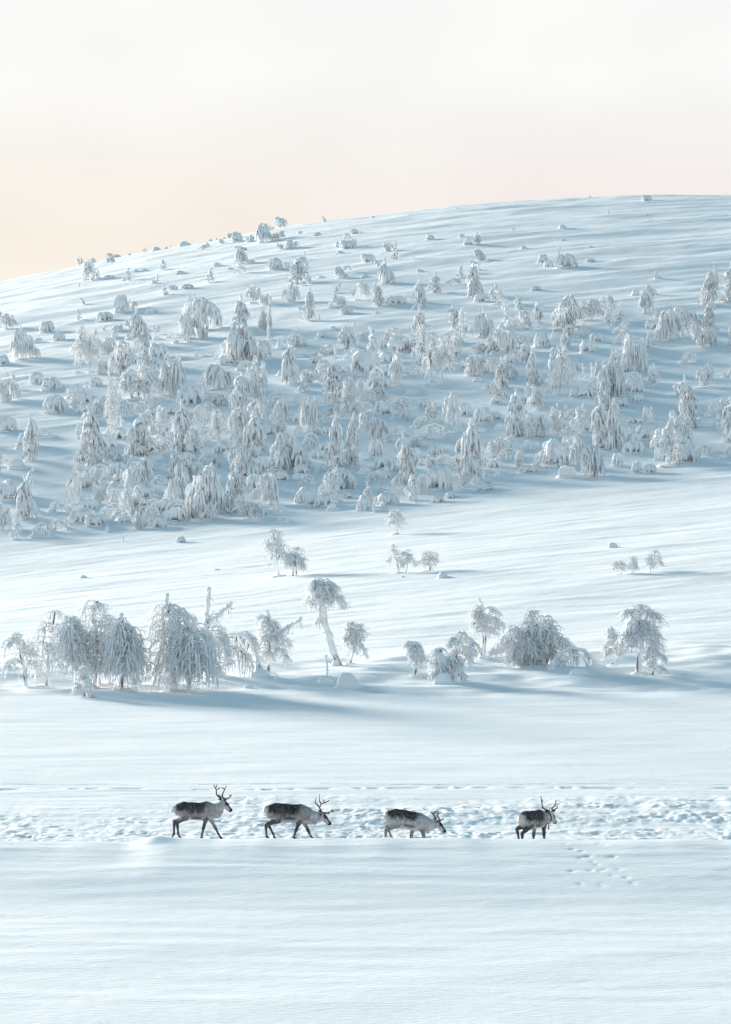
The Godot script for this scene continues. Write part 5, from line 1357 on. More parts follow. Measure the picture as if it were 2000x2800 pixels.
	stand("snowy_birch", "bell", 15.80, -399.50, 1.76, 3.12, 3.96, "birch tree", "middling weeping snow-laden birch in the wood's lower middle, right side, leftmost of two")
	stand("snowy_birch", "frosted", -13.44, -399.00, 1.59, 3.88, 1.12, "birch tree", "middling feathery rime-white birch in the wood's lower middle, left side, the only one")
	stand("buried_bush", "bush", 24.81, -399.00, 1.27, 0.77, 5.59, "bush", "low snow-roofed bush in the wood's lower middle, right side, rightmost of nine")
	stand("snow_mound", "mound", -12.10, -398.50, 0.88, 0.46, 0.16, "snow mound", "small smooth drifted snow hump in the wood's lower middle, left side, seventh from left")
	stand("snow_mound", "mound", 18.24, -398.50, 0.68, 0.51, -0.38, "snow mound", "small smooth drifted snow hump in the wood's lower middle, right side, fifth from left")
	stand("snowy_birch", "spire", -33.79, -398.50, 1.56, 3.61, 5.85, "birch tree", "middling narrow snow-caked birch left of the main wood, leftmost of two")
	stand("snowy_birch", "spire", -24.95, -398.25, 2.68, 5.96, 0.89, "birch tree", "tall narrow snow-caked birch in the wood's lower middle, left side, leftmost of three")
	stand("snowy_birch", "spire", -16.51, -398.25, 2.54, 5.14, 2.08, "birch tree", "tall narrow snow-caked birch in the wood's lower middle, left side, rightmost of three")
	stand("bowed_birch", "arch", 5.27, -398.25, 2.14, 1.11, 0.22, "bowed birch", "low birch bowed into arch in the wood's lower middle, centre, rightmost of nine")
	stand("snowy_birch", "spire", -20.80, -398.00, 2.96, 5.39, 3.75, "birch tree", "tall narrow snow-caked birch in the wood's lower middle, left side, second from left")
	stand("snowy_birch", "bell", -11.09, -398.00, 1.29, 1.59, 3.48, "birch tree", "small weeping snow-laden birch in the wood's lower middle, left side, rightmost of two")
	stand("bowed_birch", "arch", -10.13, -397.50, 2.12, 1.11, 0.15, "bowed birch", "low birch bowed into arch in the wood's lower middle, left side, rightmost of seven")
	stand("snow_mound", "mound", -19.00, -397.25, 1.65, 0.57, -0.04, "snow mound", "small smooth drifted snow hump in the wood's lower middle, left side, third from left")
	stand("buried_bush", "bush", 11.72, -397.00, 1.24, 0.75, 1.96, "bush", "low snow-roofed bush in the wood's lower middle, right side, leftmost of nine")
	stand("buried_bush", "bush", -12.87, -396.75, 1.53, 0.93, 1.11, "bush", "low snow-roofed bush in the wood's lower middle, left side, sixth from left")
	stand("buried_bush", "bush", 23.08, -396.75, 1.45, 0.88, 0.43, "bush", "low snow-roofed bush in the wood's lower middle, right side, eighth from left")
	stand("bowed_birch", "arch", 2.99, -396.25, 1.53, 0.80, 0.22, "bowed birch", "low birch bowed into arch in the wood's lower middle, centre, fifth from left")
	stand("snowy_birch", "bell", -15.54, -396.00, 2.00, 3.15, 4.74, "birch tree", "middling weeping snow-laden birch in the wood's lower middle, left side, leftmost of two")
	stand("snow_mound", "mound", -14.33, -396.00, 1.65, 0.88, 0.04, "snow mound", "small smooth drifted snow hump in the wood's lower middle, left side, fifth from left")
	stand("buried_bush", "bush", 10.56, -396.00, 1.96, 1.45, 4.64, "bush", "middling snow-roofed bush in the wood's lower middle, right side, leftmost of two")
	stand("snowy_birch", "bell", -22.55, -395.75, 2.42, 2.21, 2.26, "birch tree", "small weeping snow-laden birch in the wood's lower middle, left side, leftmost of two")
	stand("snowy_birch", "column", -4.90, -395.75, 0.61, 1.20, 1.67, "birch tree", "small columnar snow-plastered young birch in the wood's lower middle, centre, the only one")
	stand("snowy_birch", "bell", 21.61, -395.50, 1.88, 2.04, 2.41, "birch tree", "small weeping snow-laden birch in the wood's lower middle, right side, second from left")
	stand("snow_mound", "mound", 14.87, -395.50, 1.12, 0.47, 0.37, "snow mound", "small smooth drifted snow hump in the wood's lower middle, right side, fourth from left")
	stand("snow_mound", "mound", 4.25, -395.25, 1.57, 0.65, -0.46, "snow mound", "small smooth drifted snow hump in the wood's lower middle, centre, fourth from left")
	stand("snow_mound", "mound", -19.27, -394.75, 1.74, 0.72, 0.00, "snow mound", "small smooth drifted snow hump in the wood's lower middle, left side, second from left")
	stand("snow_mound", "mound", -9.59, -394.50, 1.33, 0.55, -0.25, "snow mound", "small smooth drifted snow hump in the wood's lower middle, left side, rightmost of eight")
	stand("snowy_birch", "bell", 7.72, -393.75, 2.13, 4.20, 4.83, "birch tree", "tall weeping snow-laden birch in the wood's lower middle, centre, the only one")
	stand("buried_bush", "bush", -15.95, -393.75, 1.36, 0.82, 2.22, "bush", "low snow-roofed bush in the wood's lower middle, left side, fourth from left")
	stand("snow_mound", "mound", -12.39, -393.50, 0.87, 0.68, -0.17, "snow mound", "small smooth drifted snow hump in the wood's lower middle, left side, sixth from left")
	stand("snowy_birch", "bell", 1.07, -393.50, 2.58, 3.32, 2.53, "birch tree", "middling weeping snow-laden birch in the wood's lower middle, centre, rightmost of two")
	stand("buried_bush", "bush", -20.59, -393.50, 1.78, 1.08, 3.40, "bush", "low snow-roofed bush in the wood's lower middle, left side, third from left")
	stand("bowed_birch", "arch", 18.46, -393.50, 1.75, 0.91, 0.27, "bowed birch", "low birch bowed into arch in the wood's lower middle, right side, leftmost of three")
	stand("bowed_birch", "arch", -24.59, -393.50, 1.53, 0.80, -0.15, "bowed birch", "low birch bowed into arch in the wood's lower middle, left side, second from left")
	stand("bowed_birch", "arch", 6.07, -392.75, 3.13, 1.39, 0.35, "bowed birch", "middling birch bowed into arch in the wood's lower middle, centre, the only one")
	stand("bowed_birch", "arch", -4.81, -392.75, 2.09, 1.69, -0.39, "bowed birch", "middling birch bowed into arch low in the wood, centre, the only one")
	stand("bowed_birch", "arch", 2.44, -392.75, 1.57, 0.82, -0.23, "bowed birch", "low birch bowed into arch in the wood's lower middle, centre, third from left")
	stand("snow_mound", "mound", -17.90, -392.50, 0.87, 0.35, -0.40, "snow mound", "small smooth drifted snow hump low in the wood, left side, second from left")
	stand("snow_mound", "mound", 12.09, -392.50, 1.38, 0.57, -0.39, "snow mound", "small smooth drifted snow hump in the wood's lower middle, right side, second from left")
	stand("snow_mound", "mound", 10.44, -392.25, 1.11, 0.46, 0.28, "snow mound", "small smooth drifted snow hump in the wood's lower middle, right side, leftmost of six")
	stand("bowed_birch", "arch", -10.73, -392.00, 2.33, 1.21, 0.23, "bowed birch", "middling birch bowed into arch low in the wood, left side, rightmost of five")
	stand("snow_mound", "mound", 6.27, -391.50, 1.63, 0.54, -0.32, "snow mound", "small smooth drifted snow hump low in the wood, centre, seventh from left")
	stand("bowed_birch", "arch", -23.57, -391.50, 2.42, 1.26, -0.31, "bowed birch", "middling birch bowed into arch low in the wood, left side, leftmost of five")
	stand("buried_bush", "bush", -22.02, -391.00, 1.91, 1.16, 2.62, "bush", "low snow-roofed bush low in the wood, left side, fourth from left")
	stand("bowed_birch", "arch", -13.91, -391.00, 2.21, 1.15, 0.24, "bowed birch", "low birch bowed into arch low in the wood, left side, fourth from left")
	stand("buried_bush", "bush", -3.48, -391.00, 1.60, 0.97, 5.12, "bush", "low snow-roofed bush low in the wood, centre, sixth from left")
	stand("snowy_birch", "column", 28.14, -390.50, 1.12, 2.70, 4.70, "birch tree", "middling columnar snow-plastered young birch right of the main wood, leftmost of two")
	stand("snowy_birch", "spire", -9.69, -390.25, 2.77, 4.73, 3.72, "birch tree", "tall narrow snow-caked birch low in the wood, left side, the only one")
	stand("buried_bush", "bush", 24.93, -390.00, 0.78, 1.10, 0.92, "bush", "low snow-roofed bush low in the wood, right side, rightmost of eleven")
	stand("bowed_birch", "arch", -19.64, -390.00, 2.48, 1.29, -0.10, "bowed birch", "middling birch bowed into arch low in the wood, left side, third from left")
	stand("snow_mound", "mound", 29.11, -389.75, 1.60, 0.66, -0.31, "snow mound", "small smooth drifted snow hump right of the main wood, leftmost of two")
	stand("bowed_birch", "arch", -16.18, -389.25, 2.33, 1.21, 0.03, "bowed birch", "middling birch bowed into arch low in the wood, left side, fourth from left")
	stand("snowy_birch", "bell", -13.26, -388.75, 1.26, 1.55, 3.57, "birch tree", "small weeping snow-laden birch low in the wood, left side, rightmost of five")
	stand("snowy_birch", "bell", 4.28, -388.50, 1.57, 1.39, 1.27, "birch tree", "small weeping snow-laden birch low in the wood, centre, leftmost of two")
	stand("buried_bush", "bush", -24.51, -388.50, 1.53, 0.93, 1.57, "bush", "low snow-roofed bush low in the wood, left side, third from left")
	stand("snowy_birch", "spire", 13.25, -388.25, 2.20, 4.33, 4.91, "birch tree", "tall narrow snow-caked birch low in the wood, right side, leftmost of two")
	stand("buried_bush", "bush", 23.90, -388.25, 1.44, 0.56, 0.19, "bush", "low snow-roofed bush low in the wood, right side, ninth from left")
	stand("bowed_birch", "arch", -6.97, -388.25, 2.18, 1.14, 0.30, "bowed birch", "low birch bowed into arch low in the wood, centre, leftmost of four")
	stand("bowed_birch", "arch", 31.44, -388.25, 2.86, 1.71, 0.39, "bowed birch", "middling birch bowed into arch right of the main wood, second from left")
	stand("buried_bush", "bush", -4.22, -387.75, 1.31, 0.79, 5.96, "bush", "low snow-roofed bush low in the wood, centre, fifth from left")
	stand("snowy_birch", "column", -23.74, -387.50, 0.70, 1.42, 2.41, "birch tree", "small columnar snow-plastered young birch low in the wood, left side, leftmost of two")
	stand("snowy_birch", "bell", 18.92, -387.50, 2.26, 2.41, 3.47, "birch tree", "small weeping snow-laden birch low in the wood, right side, third from left")
	stand("buried_bush", "bush", -21.64, -387.00, 1.44, 0.88, 3.66, "bush", "low snow-roofed bush low in the wood, left side, fifth from left")
	stand("snowy_birch", "column", 25.31, -386.75, 0.92, 1.63, 3.98, "birch tree", "small columnar snow-plastered young birch low in the wood, right side, the only one")
	stand("snowy_birch", "bell", 16.82, -386.25, 1.84, 3.02, 6.14, "birch tree", "middling weeping snow-laden birch low in the wood, right side, the only one")
	stand("buried_bush", "bush", 19.67, -386.25, 1.78, 1.08, 4.31, "bush", "low snow-roofed bush low in the wood, right side, third from left")
	stand("buried_bush", "bush", -25.45, -386.25, 1.87, 1.13, 1.88, "bush", "low snow-roofed bush low in the wood, left side, leftmost of seven")
	stand("snowy_birch", "bell", -22.74, -386.00, 1.53, 2.03, 5.40, "birch tree", "small weeping snow-laden birch low in the wood, left side, second from left")
	stand("snowy_birch", "bell", 14.99, -386.00, 2.50, 2.28, 3.04, "birch tree", "small weeping snow-laden birch low in the wood, right side, second from left")
	stand("bowed_birch", "arch", -14.79, -386.00, 2.15, 1.12, 0.10, "bowed birch", "low birch bowed into arch low in the wood, left side, third from left")
	stand("snow_mound", "mound", 11.56, -385.75, 1.62, 0.38, 0.23, "snow mound", "small smooth drifted snow hump low in the wood, right side, second from left")
	stand("bowed_birch", "arch", 22.20, -385.75, 1.74, 0.91, -0.50, "bowed birch", "low birch bowed into arch low in the wood, right side, rightmost of five")
	stand("snowy_birch", "bell", -24.40, -385.25, 1.53, 1.53, 4.84, "birch tree", "small weeping snow-laden birch low in the wood, left side, leftmost of five")
	stand("bowed_birch", "arch", 18.06, -385.25, 1.82, 0.88, 0.16, "bowed birch", "low birch bowed into arch low in the wood, right side, fourth from left")
	stand("buried_bush", "bush", -10.49, -385.25, 2.18, 1.32, 3.09, "bush", "middling snow-roofed bush low in the wood, left side, second from left")
	stand("buried_bush", "bush", 0.94, -385.00, 1.31, 1.62, 3.29, "bush", "middling snow-roofed bush low in the wood, centre, leftmost of two")
	stand("buried_bush", "bush", -7.18, -384.75, 1.82, 1.10, 2.89, "bush", "low snow-roofed bush low in the wood, centre, second from left")
	stand("snowy_birch", "bell", 32.49, -384.75, 1.81, 2.46, 1.21, "birch tree", "small weeping snow-laden birch right of the main wood, rightmost of two")
	stand("snow_mound", "mound", -0.13, -384.25, 1.30, 0.66, 0.03, "snow mound", "small smooth drifted snow hump low in the wood, centre, second from left")
	stand("snow_mound", "mound", 24.83, -384.25, 1.19, 0.45, -0.46, "snow mound", "small smooth drifted snow hump low in the wood, right side, rightmost of six")
	stand("snowy_birch", "bell", -15.27, -384.25, 2.04, 2.01, 3.14, "birch tree", "small weeping snow-laden birch low in the wood, left side, fourth from left")
	stand("snowy_birch", "column", -29.70, -384.25, 1.36, 2.94, 4.06, "birch tree", "middling columnar snow-plastered young birch left of the main wood, rightmost of two")
	stand("snowy_birch", "spire", -16.77, -384.00, 1.50, 3.00, 2.79, "birch tree", "middling narrow snow-caked birch low in the wood, left side, the only one")
	stand("snowy_stump", "post", -21.38, -383.75, 0.58, 1.65, 0.07, "stump", "short snow-plastered broken stem low in the wood, left side, the only one")
	stand("snowy_birch", "bell", 21.31, -383.75, 1.52, 1.50, 6.02, "birch tree", "small weeping snow-laden birch low in the wood, right side, fourth from left")
	stand("buried_bush", "bush", -8.98, -383.75, 1.96, 1.19, 5.60, "bush", "low snow-roofed bush low in the wood, left side, rightmost of seven")
	stand("buried_bush", "bush", -5.96, -383.75, 1.83, 1.11, 0.85, "bush", "low snow-roofed bush low in the wood, centre, third from left")
	stand("buried_bush", "bush", -31.24, -383.50, 2.40, 1.74, 4.98, "bush", "middling snow-roofed bush left of the main wood, second from left")
	stand("snowy_stump", "post", 12.44, -383.00, 0.58, 0.98, 0.12, "stump", "short snow-plastered broken stem low in the wood, right side, the only one")
	stand("snowy_birch", "bell", -15.81, -382.75, 1.79, 2.32, 0.32, "birch tree", "small weeping snow-laden birch low in the wood, left side, third from left")
	stand("snow_mound", "mound", 29.51, -382.75, 2.10, 0.83, -0.14, "snow mound", "small smooth drifted snow hump right of the main wood, rightmost of two")
	stand("snow_mound", "mound", 4.59, -382.50, 0.87, 0.87, -0.27, "snow mound", "small smooth drifted snow hump low in the wood, centre, sixth from left")
	stand("bowed_birch", "arch", -17.87, -382.25, 1.66, 0.86, -0.42, "bowed birch", "low birch bowed into arch low in the wood, left side, second from left")
	stand("buried_bush", "bush", 6.13, -382.25, 1.37, 0.83, 3.38, "bush", "low snow-roofed bush low in the wood, centre, rightmost of ten")
	stand("bowed_birch", "arch", -5.45, -382.25, 2.00, 1.04, 0.43, "bowed birch", "low birch bowed into arch low in the wood, centre, second from left")
	stand("buried_bush", "bush", -13.96, -382.25, 1.46, 0.89, 2.03, "bush", "low snow-roofed bush low in the wood, left side, sixth from left")
	stand("snowy_birch", "spire", 28.01, -382.25, 2.21, 5.04, 5.47, "birch tree", "tall narrow snow-caked birch right of the main wood, leftmost of three")
	stand("snowy_birch", "spire", -2.51, -382.00, 1.63, 4.87, 4.36, "birch tree", "tall narrow snow-caked birch low in the wood, centre, leftmost of two")
	stand("snowy_birch", "bell", -6.79, -381.75, 3.92, 3.83, 0.84, "birch tree", "middling weeping snow-laden birch low in the wood, centre, the only one")
	stand("snow_mound", "mound", -12.85, -381.25, 1.06, 0.55, 0.36, "snow mound", "small smooth drifted snow hump low in the wood, left side, rightmost of three")
	stand("snowy_birch", "spire", -1.29, -381.25, 1.76, 4.80, 3.78, "birch tree", "tall narrow snow-caked birch low in the wood, centre, rightmost of two")
	stand("snow_mound", "mound", 1.56, -381.25, 1.29, 0.44, 0.43, "snow mound", "small smooth drifted snow hump low in the wood, centre, fourth from left")
	stand("snowy_birch", "bell", -10.61, -380.75, 3.02, 3.03, 4.50, "birch tree", "middling weeping snow-laden birch low in the wood, left side, rightmost of three")
	stand("snow_mound", "mound", 10.89, -380.75, 1.08, 0.65, 0.24, "snow mound", "small smooth drifted snow hump low in the wood, right side, leftmost of six")
	stand("buried_bush", "bush", -9.97, -380.75, 2.02, 1.22, 2.16, "bush", "middling snow-roofed bush low in the wood, left side, rightmost of three")
	stand("buried_bush", "bush", 12.24, -380.75, 1.84, 1.11, 5.07, "bush", "low snow-roofed bush low in the wood, right side, leftmost of eleven")
	stand("buried_bush", "bush", 23.29, -380.75, 1.40, 0.85, 5.85, "bush", "low snow-roofed bush low in the wood, right side, eighth from left")
	stand("snow_mound", "mound", 13.09, -380.50, 1.50, 0.76, 0.36, "snow mound", "small smooth drifted snow hump low in the wood, right side, third from left")
	stand("snow_mound", "mound", 14.36, -380.50, 1.71, 0.76, -0.06, "snow mound", "small smooth drifted snow hump low in the wood, right side, fourth from left")
	stand("bowed_birch", "arch", -7.79, -380.00, 1.83, 0.95, 0.26, "bowed birch", "low birch bowed into arch low in the wood, left side, rightmost of five")
	stand("buried_bush", "bush", 3.68, -380.00, 1.97, 1.19, 3.05, "bush", "low snow-roofed bush low in the wood, centre, eighth from left")
	stand("snow_mound", "mound", 17.69, -379.50, 1.91, 0.97, -0.39, "snow mound", "small smooth drifted snow hump low in the wood, right side, fifth from left")
	stand("buried_bush", "bush", -5.52, -379.50, 1.44, 0.87, 0.27, "bush", "low snow-roofed bush low in the wood, centre, fourth from left")
	stand("buried_bush", "bush", 22.29, -379.25, 1.84, 1.11, 0.49, "bush", "low snow-roofed bush low in the wood, right side, fifth from left")
	stand("bowed_birch", "arch", -3.67, -379.25, 1.66, 0.86, -0.30, "bowed birch", "low birch bowed into arch low in the wood, centre, third from left")
	stand("snow_mound", "mound", 6.71, -379.25, 1.33, 0.55, -0.34, "snow mound", "small smooth drifted snow hump low in the wood, centre, rightmost of eight")
	stand("snowy_birch", "column", -2.80, -379.00, 1.64, 2.23, 3.12, "birch tree", "small columnar snow-plastered young birch low in the wood, centre, the only one")
	stand("snowy_birch", "column", 30.66, -379.00, 1.38, 2.81, 4.39, "birch tree", "middling columnar snow-plastered young birch right of the main wood, rightmost of two")
	stand("snowy_birch", "bell", -19.57, -378.50, 3.14, 3.62, 3.38, "birch tree", "middling weeping snow-laden birch low in the wood, left side, second from left")
	stand("buried_bush", "bush", 24.08, -378.25, 1.87, 1.14, 2.65, "bush", "low snow-roofed bush low in the wood, right side, tenth from left")
	stand("bowed_birch", "arch", -18.96, -378.25, 1.93, 1.00, 0.15, "bowed birch", "low birch bowed into arch low in the wood, left side, leftmost of five")
	stand("buried_bush", "bush", 22.75, -378.00, 1.06, 0.54, 1.91, "bush", "low snow-roofed bush low in the wood, right side, sixth from left")
	stand("bowed_birch", "arch", 14.11, -378.00, 1.73, 0.90, -0.04, "bowed birch", "low birch bowed into arch low in the wood, right side, third from left")
	stand("snowy_birch", "bell", 11.33, -377.75, 1.92, 1.89, 4.75, "birch tree", "small weeping snow-laden birch low in the wood, right side, leftmost of five")
	stand("buried_bush", "bush", 1.68, -377.50, 2.05, 1.24, 2.52, "bush", "middling snow-roofed bush low in the wood, centre, rightmost of two")
	stand("snowy_birch", "column", -22.12, -377.25, 0.82, 1.62, 1.13, "birch tree", "small columnar snow-plastered young birch low in the wood, left side, rightmost of two")
	stand("buried_bush", "bush", 4.99, -376.75, 0.94, 0.65, 5.65, "bush", "low snow-roofed bush low in the wood, centre, ninth from left")
	stand("buried_bush", "bush", -7.28, -376.50, 1.45, 0.88, 4.52, "bush", "low snow-roofed bush low in the wood, centre, leftmost of ten")
	stand("bowed_birch", "arch", 6.91, -376.50, 1.68, 0.87, -0.13, "bowed birch", "low birch bowed into arch low in the wood, centre, rightmost of four")
	stand("snow_mound", "mound", -5.55, -376.25, 1.90, 0.54, -0.13, "snow mound", "small smooth drifted snow hump low in the wood, centre, leftmost of eight")
	stand("snow_mound", "mound", 0.03, -376.25, 1.64, 0.69, 0.03, "snow mound", "small smooth drifted snow hump low in the wood, centre, third from left")
	stand("snowy_birch", "bell", -24.91, -376.00, 1.35, 3.71, 3.75, "birch tree", "middling weeping snow-laden birch low in the wood, left side, leftmost of three")
	stand("buried_bush", "bush", -24.00, -376.00, 1.41, 0.85, 1.41, "bush", "low snow-roofed bush low in the wood, left side, second from left")
	stand("bowed_birch", "arch", -21.39, -375.50, 1.12, 1.30, -0.50, "bowed birch", "middling birch bowed into arch low in the wood, left side, second from left")
	stand("buried_bush", "bush", -18.98, -375.50, 2.04, 1.24, 1.31, "bush", "middling snow-roofed bush low in the wood, left side, leftmost of three")
	stand("buried_bush", "bush", 17.39, -375.50, 1.54, 0.93, 4.92, "bush", "low snow-roofed bush low in the wood, right side, second from left")
	stand("snow_mound", "mound", -18.05, -375.25, 1.25, 0.44, -0.36, "snow mound", "small smooth drifted snow hump low in the wood, left side, leftmost of three")
	stand("buried_bush", "bush", 22.77, -375.25, 1.68, 1.02, 2.89, "bush", "low snow-roofed bush low in the wood, right side, seventh from left")
	stand("snowy_birch", "bell", 5.49, -375.00, 1.38, 1.10, 1.23, "birch tree", "small weeping snow-laden birch low in the wood, centre, rightmost of two")
	stand("snow_mound", "mound", 1.85, -375.00, 0.85, 0.64, -0.29, "snow mound", "small smooth drifted snow hump low in the wood, centre, fifth from left")
	stand("buried_bush", "bush", 2.85, -375.00, 1.59, 0.97, 1.07, "bush", "low snow-roofed bush low in the wood, centre, seventh from left")
	stand("bowed_birch", "arch", 12.26, -374.75, 2.18, 1.14, -0.10, "bowed birch", "low birch bowed into arch low in the wood, right side, second from left")
	stand("bowed_birch", "arch", 9.58, -374.75, 2.05, 1.07, -0.33, "bowed birch", "low birch bowed into arch low in the wood, right side, leftmost of five")
	stand("bowed_birch", "arch", -28.62, -374.75, 1.69, 1.18, -0.47, "bowed birch", "low birch bowed into arch left of the main wood, the only one")
	stand("snowy_birch", "bell", -22.79, -374.50, 1.75, 2.33, 0.69, "birch tree", "small weeping snow-laden birch at the wood's foot, left side, second from left")
	stand("snowy_birch", "spire", 19.84, -374.50, 1.89, 4.71, 1.06, "birch tree", "tall narrow snow-caked birch low in the wood, right side, rightmost of two")
	stand("buried_bush", "bush", 20.67, -374.25, 1.75, 1.06, 3.08, "bush", "low snow-roofed bush low in the wood, right side, fourth from left")
	stand("bowed_birch", "arch", -4.92, -373.50, 1.62, 0.84, -0.44, "bowed birch", "low birch bowed into arch at the wood's foot, centre, second from left")
	stand("snowy_birch", "bell", 24.53, -373.25, 0.97, 1.45, 0.14, "birch tree", "small weeping snow-laden birch low in the wood, right side, rightmost of five")
	stand("snowy_birch", "spire", 21.26, -373.00, 1.72, 4.75, 2.81, "birch tree", "tall narrow snow-caked birch at the wood's foot, right side, rightmost of two")
	stand("buried_bush", "bush", -9.26, -373.00, 2.26, 1.37, 2.56, "bush", "middling snow-roofed bush at the wood's foot, left side, rightmost of two")
	stand("snow_mound", "mound", 3.79, -373.00, 1.28, 0.53, 0.20, "snow mound", "small smooth drifted snow hump at the wood's foot, centre, second from left")
	stand("snowy_birch", "spire", 7.73, -372.75, 1.72, 3.39, 0.32, "birch tree", "middling narrow snow-caked birch at the wood's foot, centre, the only one")
	stand("bowed_birch", "arch", -25.90, -372.75, 2.14, 1.20, -0.10, "bowed birch", "middling birch bowed into arch left of the main wood, rightmost of five")
	stand("buried_bush", "bush", -23.58, -372.25, 1.36, 0.85, 2.49, "bush", "low snow-roofed bush at the wood's foot, left side, second from left")
	stand("buried_bush", "bush", 1.32, -372.00, 1.72, 0.74, 0.17, "bush", "low snow-roofed bush at the wood's foot, centre, fifth from left")
	stand("snowy_stump", "post", 17.75, -372.00, 0.58, 1.36, 0.47, "stump", "short snow-plastered broken stem at the wood's foot, right side, the only one")
	stand("snowy_birch", "spire", 30.87, -372.00, 1.93, 4.02, 1.37, "birch tree", "middling narrow snow-caked birch right of the main wood, rightmost of two")
	stand("buried_bush", "bush", 10.94, -371.75, 1.27, 0.64, 0.59, "bush", "low snow-roofed bush at the wood's foot, right side, second from left")
	stand("snowy_birch", "column", -3.24, -371.50, 0.71, 1.40, 2.98, "birch tree", "small columnar snow-plastered young birch at the wood's foot, centre, leftmost of two")
	stand("buried_bush", "bush", -16.62, -371.25, 1.24, 1.18, 1.03, "bush", "low snow-roofed bush at the wood's foot, left side, sixth from left")
	stand("buried_bush", "bush", 22.64, -371.00, 1.95, 1.05, 3.91, "bush", "low snow-roofed bush at the wood's foot, right side, fifth from left")
	stand("buried_bush", "bush", -2.02, -370.75, 1.51, 0.92, 2.18, "bush", "low snow-roofed bush at the wood's foot, centre, third from left")
	stand("snowy_birch", "spire", -29.03, -370.75, 1.99, 3.88, 0.78, "birch tree", "middling narrow snow-caked birch left of the main wood, rightmost of two")
	stand("snowy_birch", "bell", 26.44, -370.50, 2.85, 3.87, 0.33, "birch tree", "middling weeping snow-laden birch right of the main wood, third from left")
	stand("bowed_birch", "arch", 0.87, -370.25, 1.93, 1.00, 0.23, "bowed birch", "low birch bowed into arch at the wood's foot, centre, rightmost of three")
	stand("snowy_birch", "bell", 12.83, -369.75, 1.23, 1.56, 1.73, "birch tree", "small weeping snow-laden birch at the wood's foot, right side, the only one")
	stand("bowed_birch", "arch", 14.76, -369.50, 1.50, 1.35, 0.29, "bowed birch", "middling birch bowed into arch at the wood's foot, right side, the only one")
	stand("bowed_birch", "arch", 17.71, -369.50, 1.44, 0.75, -0.03, "bowed birch", "low birch bowed into arch at the wood's foot, right side, the only one")
	stand("snowy_birch", "bell", -15.60, -369.00, 2.26, 3.35, 5.86, "birch tree", "middling weeping snow-laden birch at the wood's foot, left side, second from left")
	stand("bowed_birch", "arch", -20.18, -369.00, 1.83, 0.96, -0.20, "bowed birch", "low birch bowed into arch at the wood's foot, left side, third from left")
	stand("buried_bush", "bush", 15.86, -368.75, 2.50, 2.27, 1.57, "bush", "large snow-roofed bush at the wood's foot, right side, the only one")
	stand("buried_bush", "bush", -12.76, -368.75, 2.19, 1.33, 1.67, "bush", "middling snow-roofed bush at the wood's foot, left side, leftmost of two")
	stand("buried_bush", "bush", -2.43, -368.50, 2.19, 1.32, 5.12, "bush", "middling snow-roofed bush at the wood's foot, centre, second from left")
	stand("bowed_birch", "arch", -17.83, -368.25, 1.93, 1.00, 0.13, "bowed birch", "low birch bowed into arch at the wood's foot, left side, fourth from left")
	stand("snowy_birch", "bell", -1.65, -367.75, 2.72, 2.40, 2.16, "birch tree", "small weeping snow-laden birch at the wood's foot, centre, second from left")
	stand("bowed_birch", "arch", -24.13, -367.75, 1.59, 0.83, -0.41, "bowed birch", "low birch bowed into arch at the wood's foot, left side, leftmost of five")
	stand("bowed_birch", "arch", -21.48, -367.75, 1.77, 0.92, 0.18, "bowed birch", "low birch bowed into arch at the wood's foot, left side, second from left")
	stand("snow_mound", "mound", -21.04, -367.50, 0.71, 0.63, 0.47, "snow mound", "small smooth drifted snow hump at the wood's foot, left side, second from left")
	stand("snowy_birch", "spire", 9.08, -367.50, 2.48, 5.21, 3.72, "birch tree", "tall narrow snow-caked birch at the wood's foot, right side, leftmost of two")
	stand("buried_bush", "bush", 13.64, -366.75, 1.59, 0.63, 0.02, "bush", "low snow-roofed bush at the wood's foot, right side, third from left")
	stand("snow_mound", "mound", -9.76, -366.75, 1.12, 0.47, -0.47, "snow mound", "small smooth drifted snow hump at the wood's foot, left side, fourth from left")
	stand("snow_mound", "mound", 11.09, -366.50, 0.73, 0.53, -0.41, "snow mound", "small smooth drifted snow hump at the wood's foot, right side, second from left")
	stand("snow_mound", "mound", 24.26, -366.00, 0.51, 1.52, -0.33, "snow mound", "small smooth drifted snow hump at the wood's foot, right side, rightmost of four")
	stand("snowy_birch", "bell", -30.57, -365.75, 2.51, 2.82, 0.23, "birch tree", "middling weeping snow-laden birch left of the main wood, leftmost of four")
	stand("buried_bush", "bush", -16.37, -365.50, 2.56, 1.06, 0.34, "bush", "low snow-roofed bush at the wood's foot, left side, seventh from left")
	stand("bowed_birch", "arch", -13.35, -365.50, 2.51, 1.31, 0.15, "bowed birch", "middling birch bowed into arch at the wood's foot, left side, rightmost of four")
	stand("snowy_birch", "bell", -3.16, -365.25, 1.74, 2.50, 5.65, "birch tree", "small weeping snow-laden birch at the wood's foot, centre, leftmost of six")
	stand("snowy_birch", "bell", -19.58, -365.00, 2.76, 2.62, 1.26, "birch tree", "middling weeping snow-laden birch at the wood's foot, left side, leftmost of four")
	stand("snowy_birch", "bell", -23.76, -364.75, 1.58, 1.45, 6.12, "birch tree", "small weeping snow-laden birch at the wood's foot, left side, leftmost of seven")
	stand("buried_bush", "bush", 20.94, -364.75, 1.02, 1.13, 2.99, "bush", "low snow-roofed bush at the wood's foot, right side, fourth from left")
	stand("bowed_birch", "arch", 28.07, -364.75, 1.89, 1.25, 0.30, "bowed birch", "middling birch bowed into arch right of the main wood, leftmost of three")
	stand("snowy_birch", "spire", 3.31, -364.50, 2.07, 5.11, 5.76, "birch tree", "tall narrow snow-caked birch at the wood's foot, centre, the only one")
	stand("snowy_birch", "bell", -7.90, -364.50, 1.60, 3.08, 5.90, "birch tree", "middling weeping snow-laden birch at the wood's foot, left side, rightmost of four")
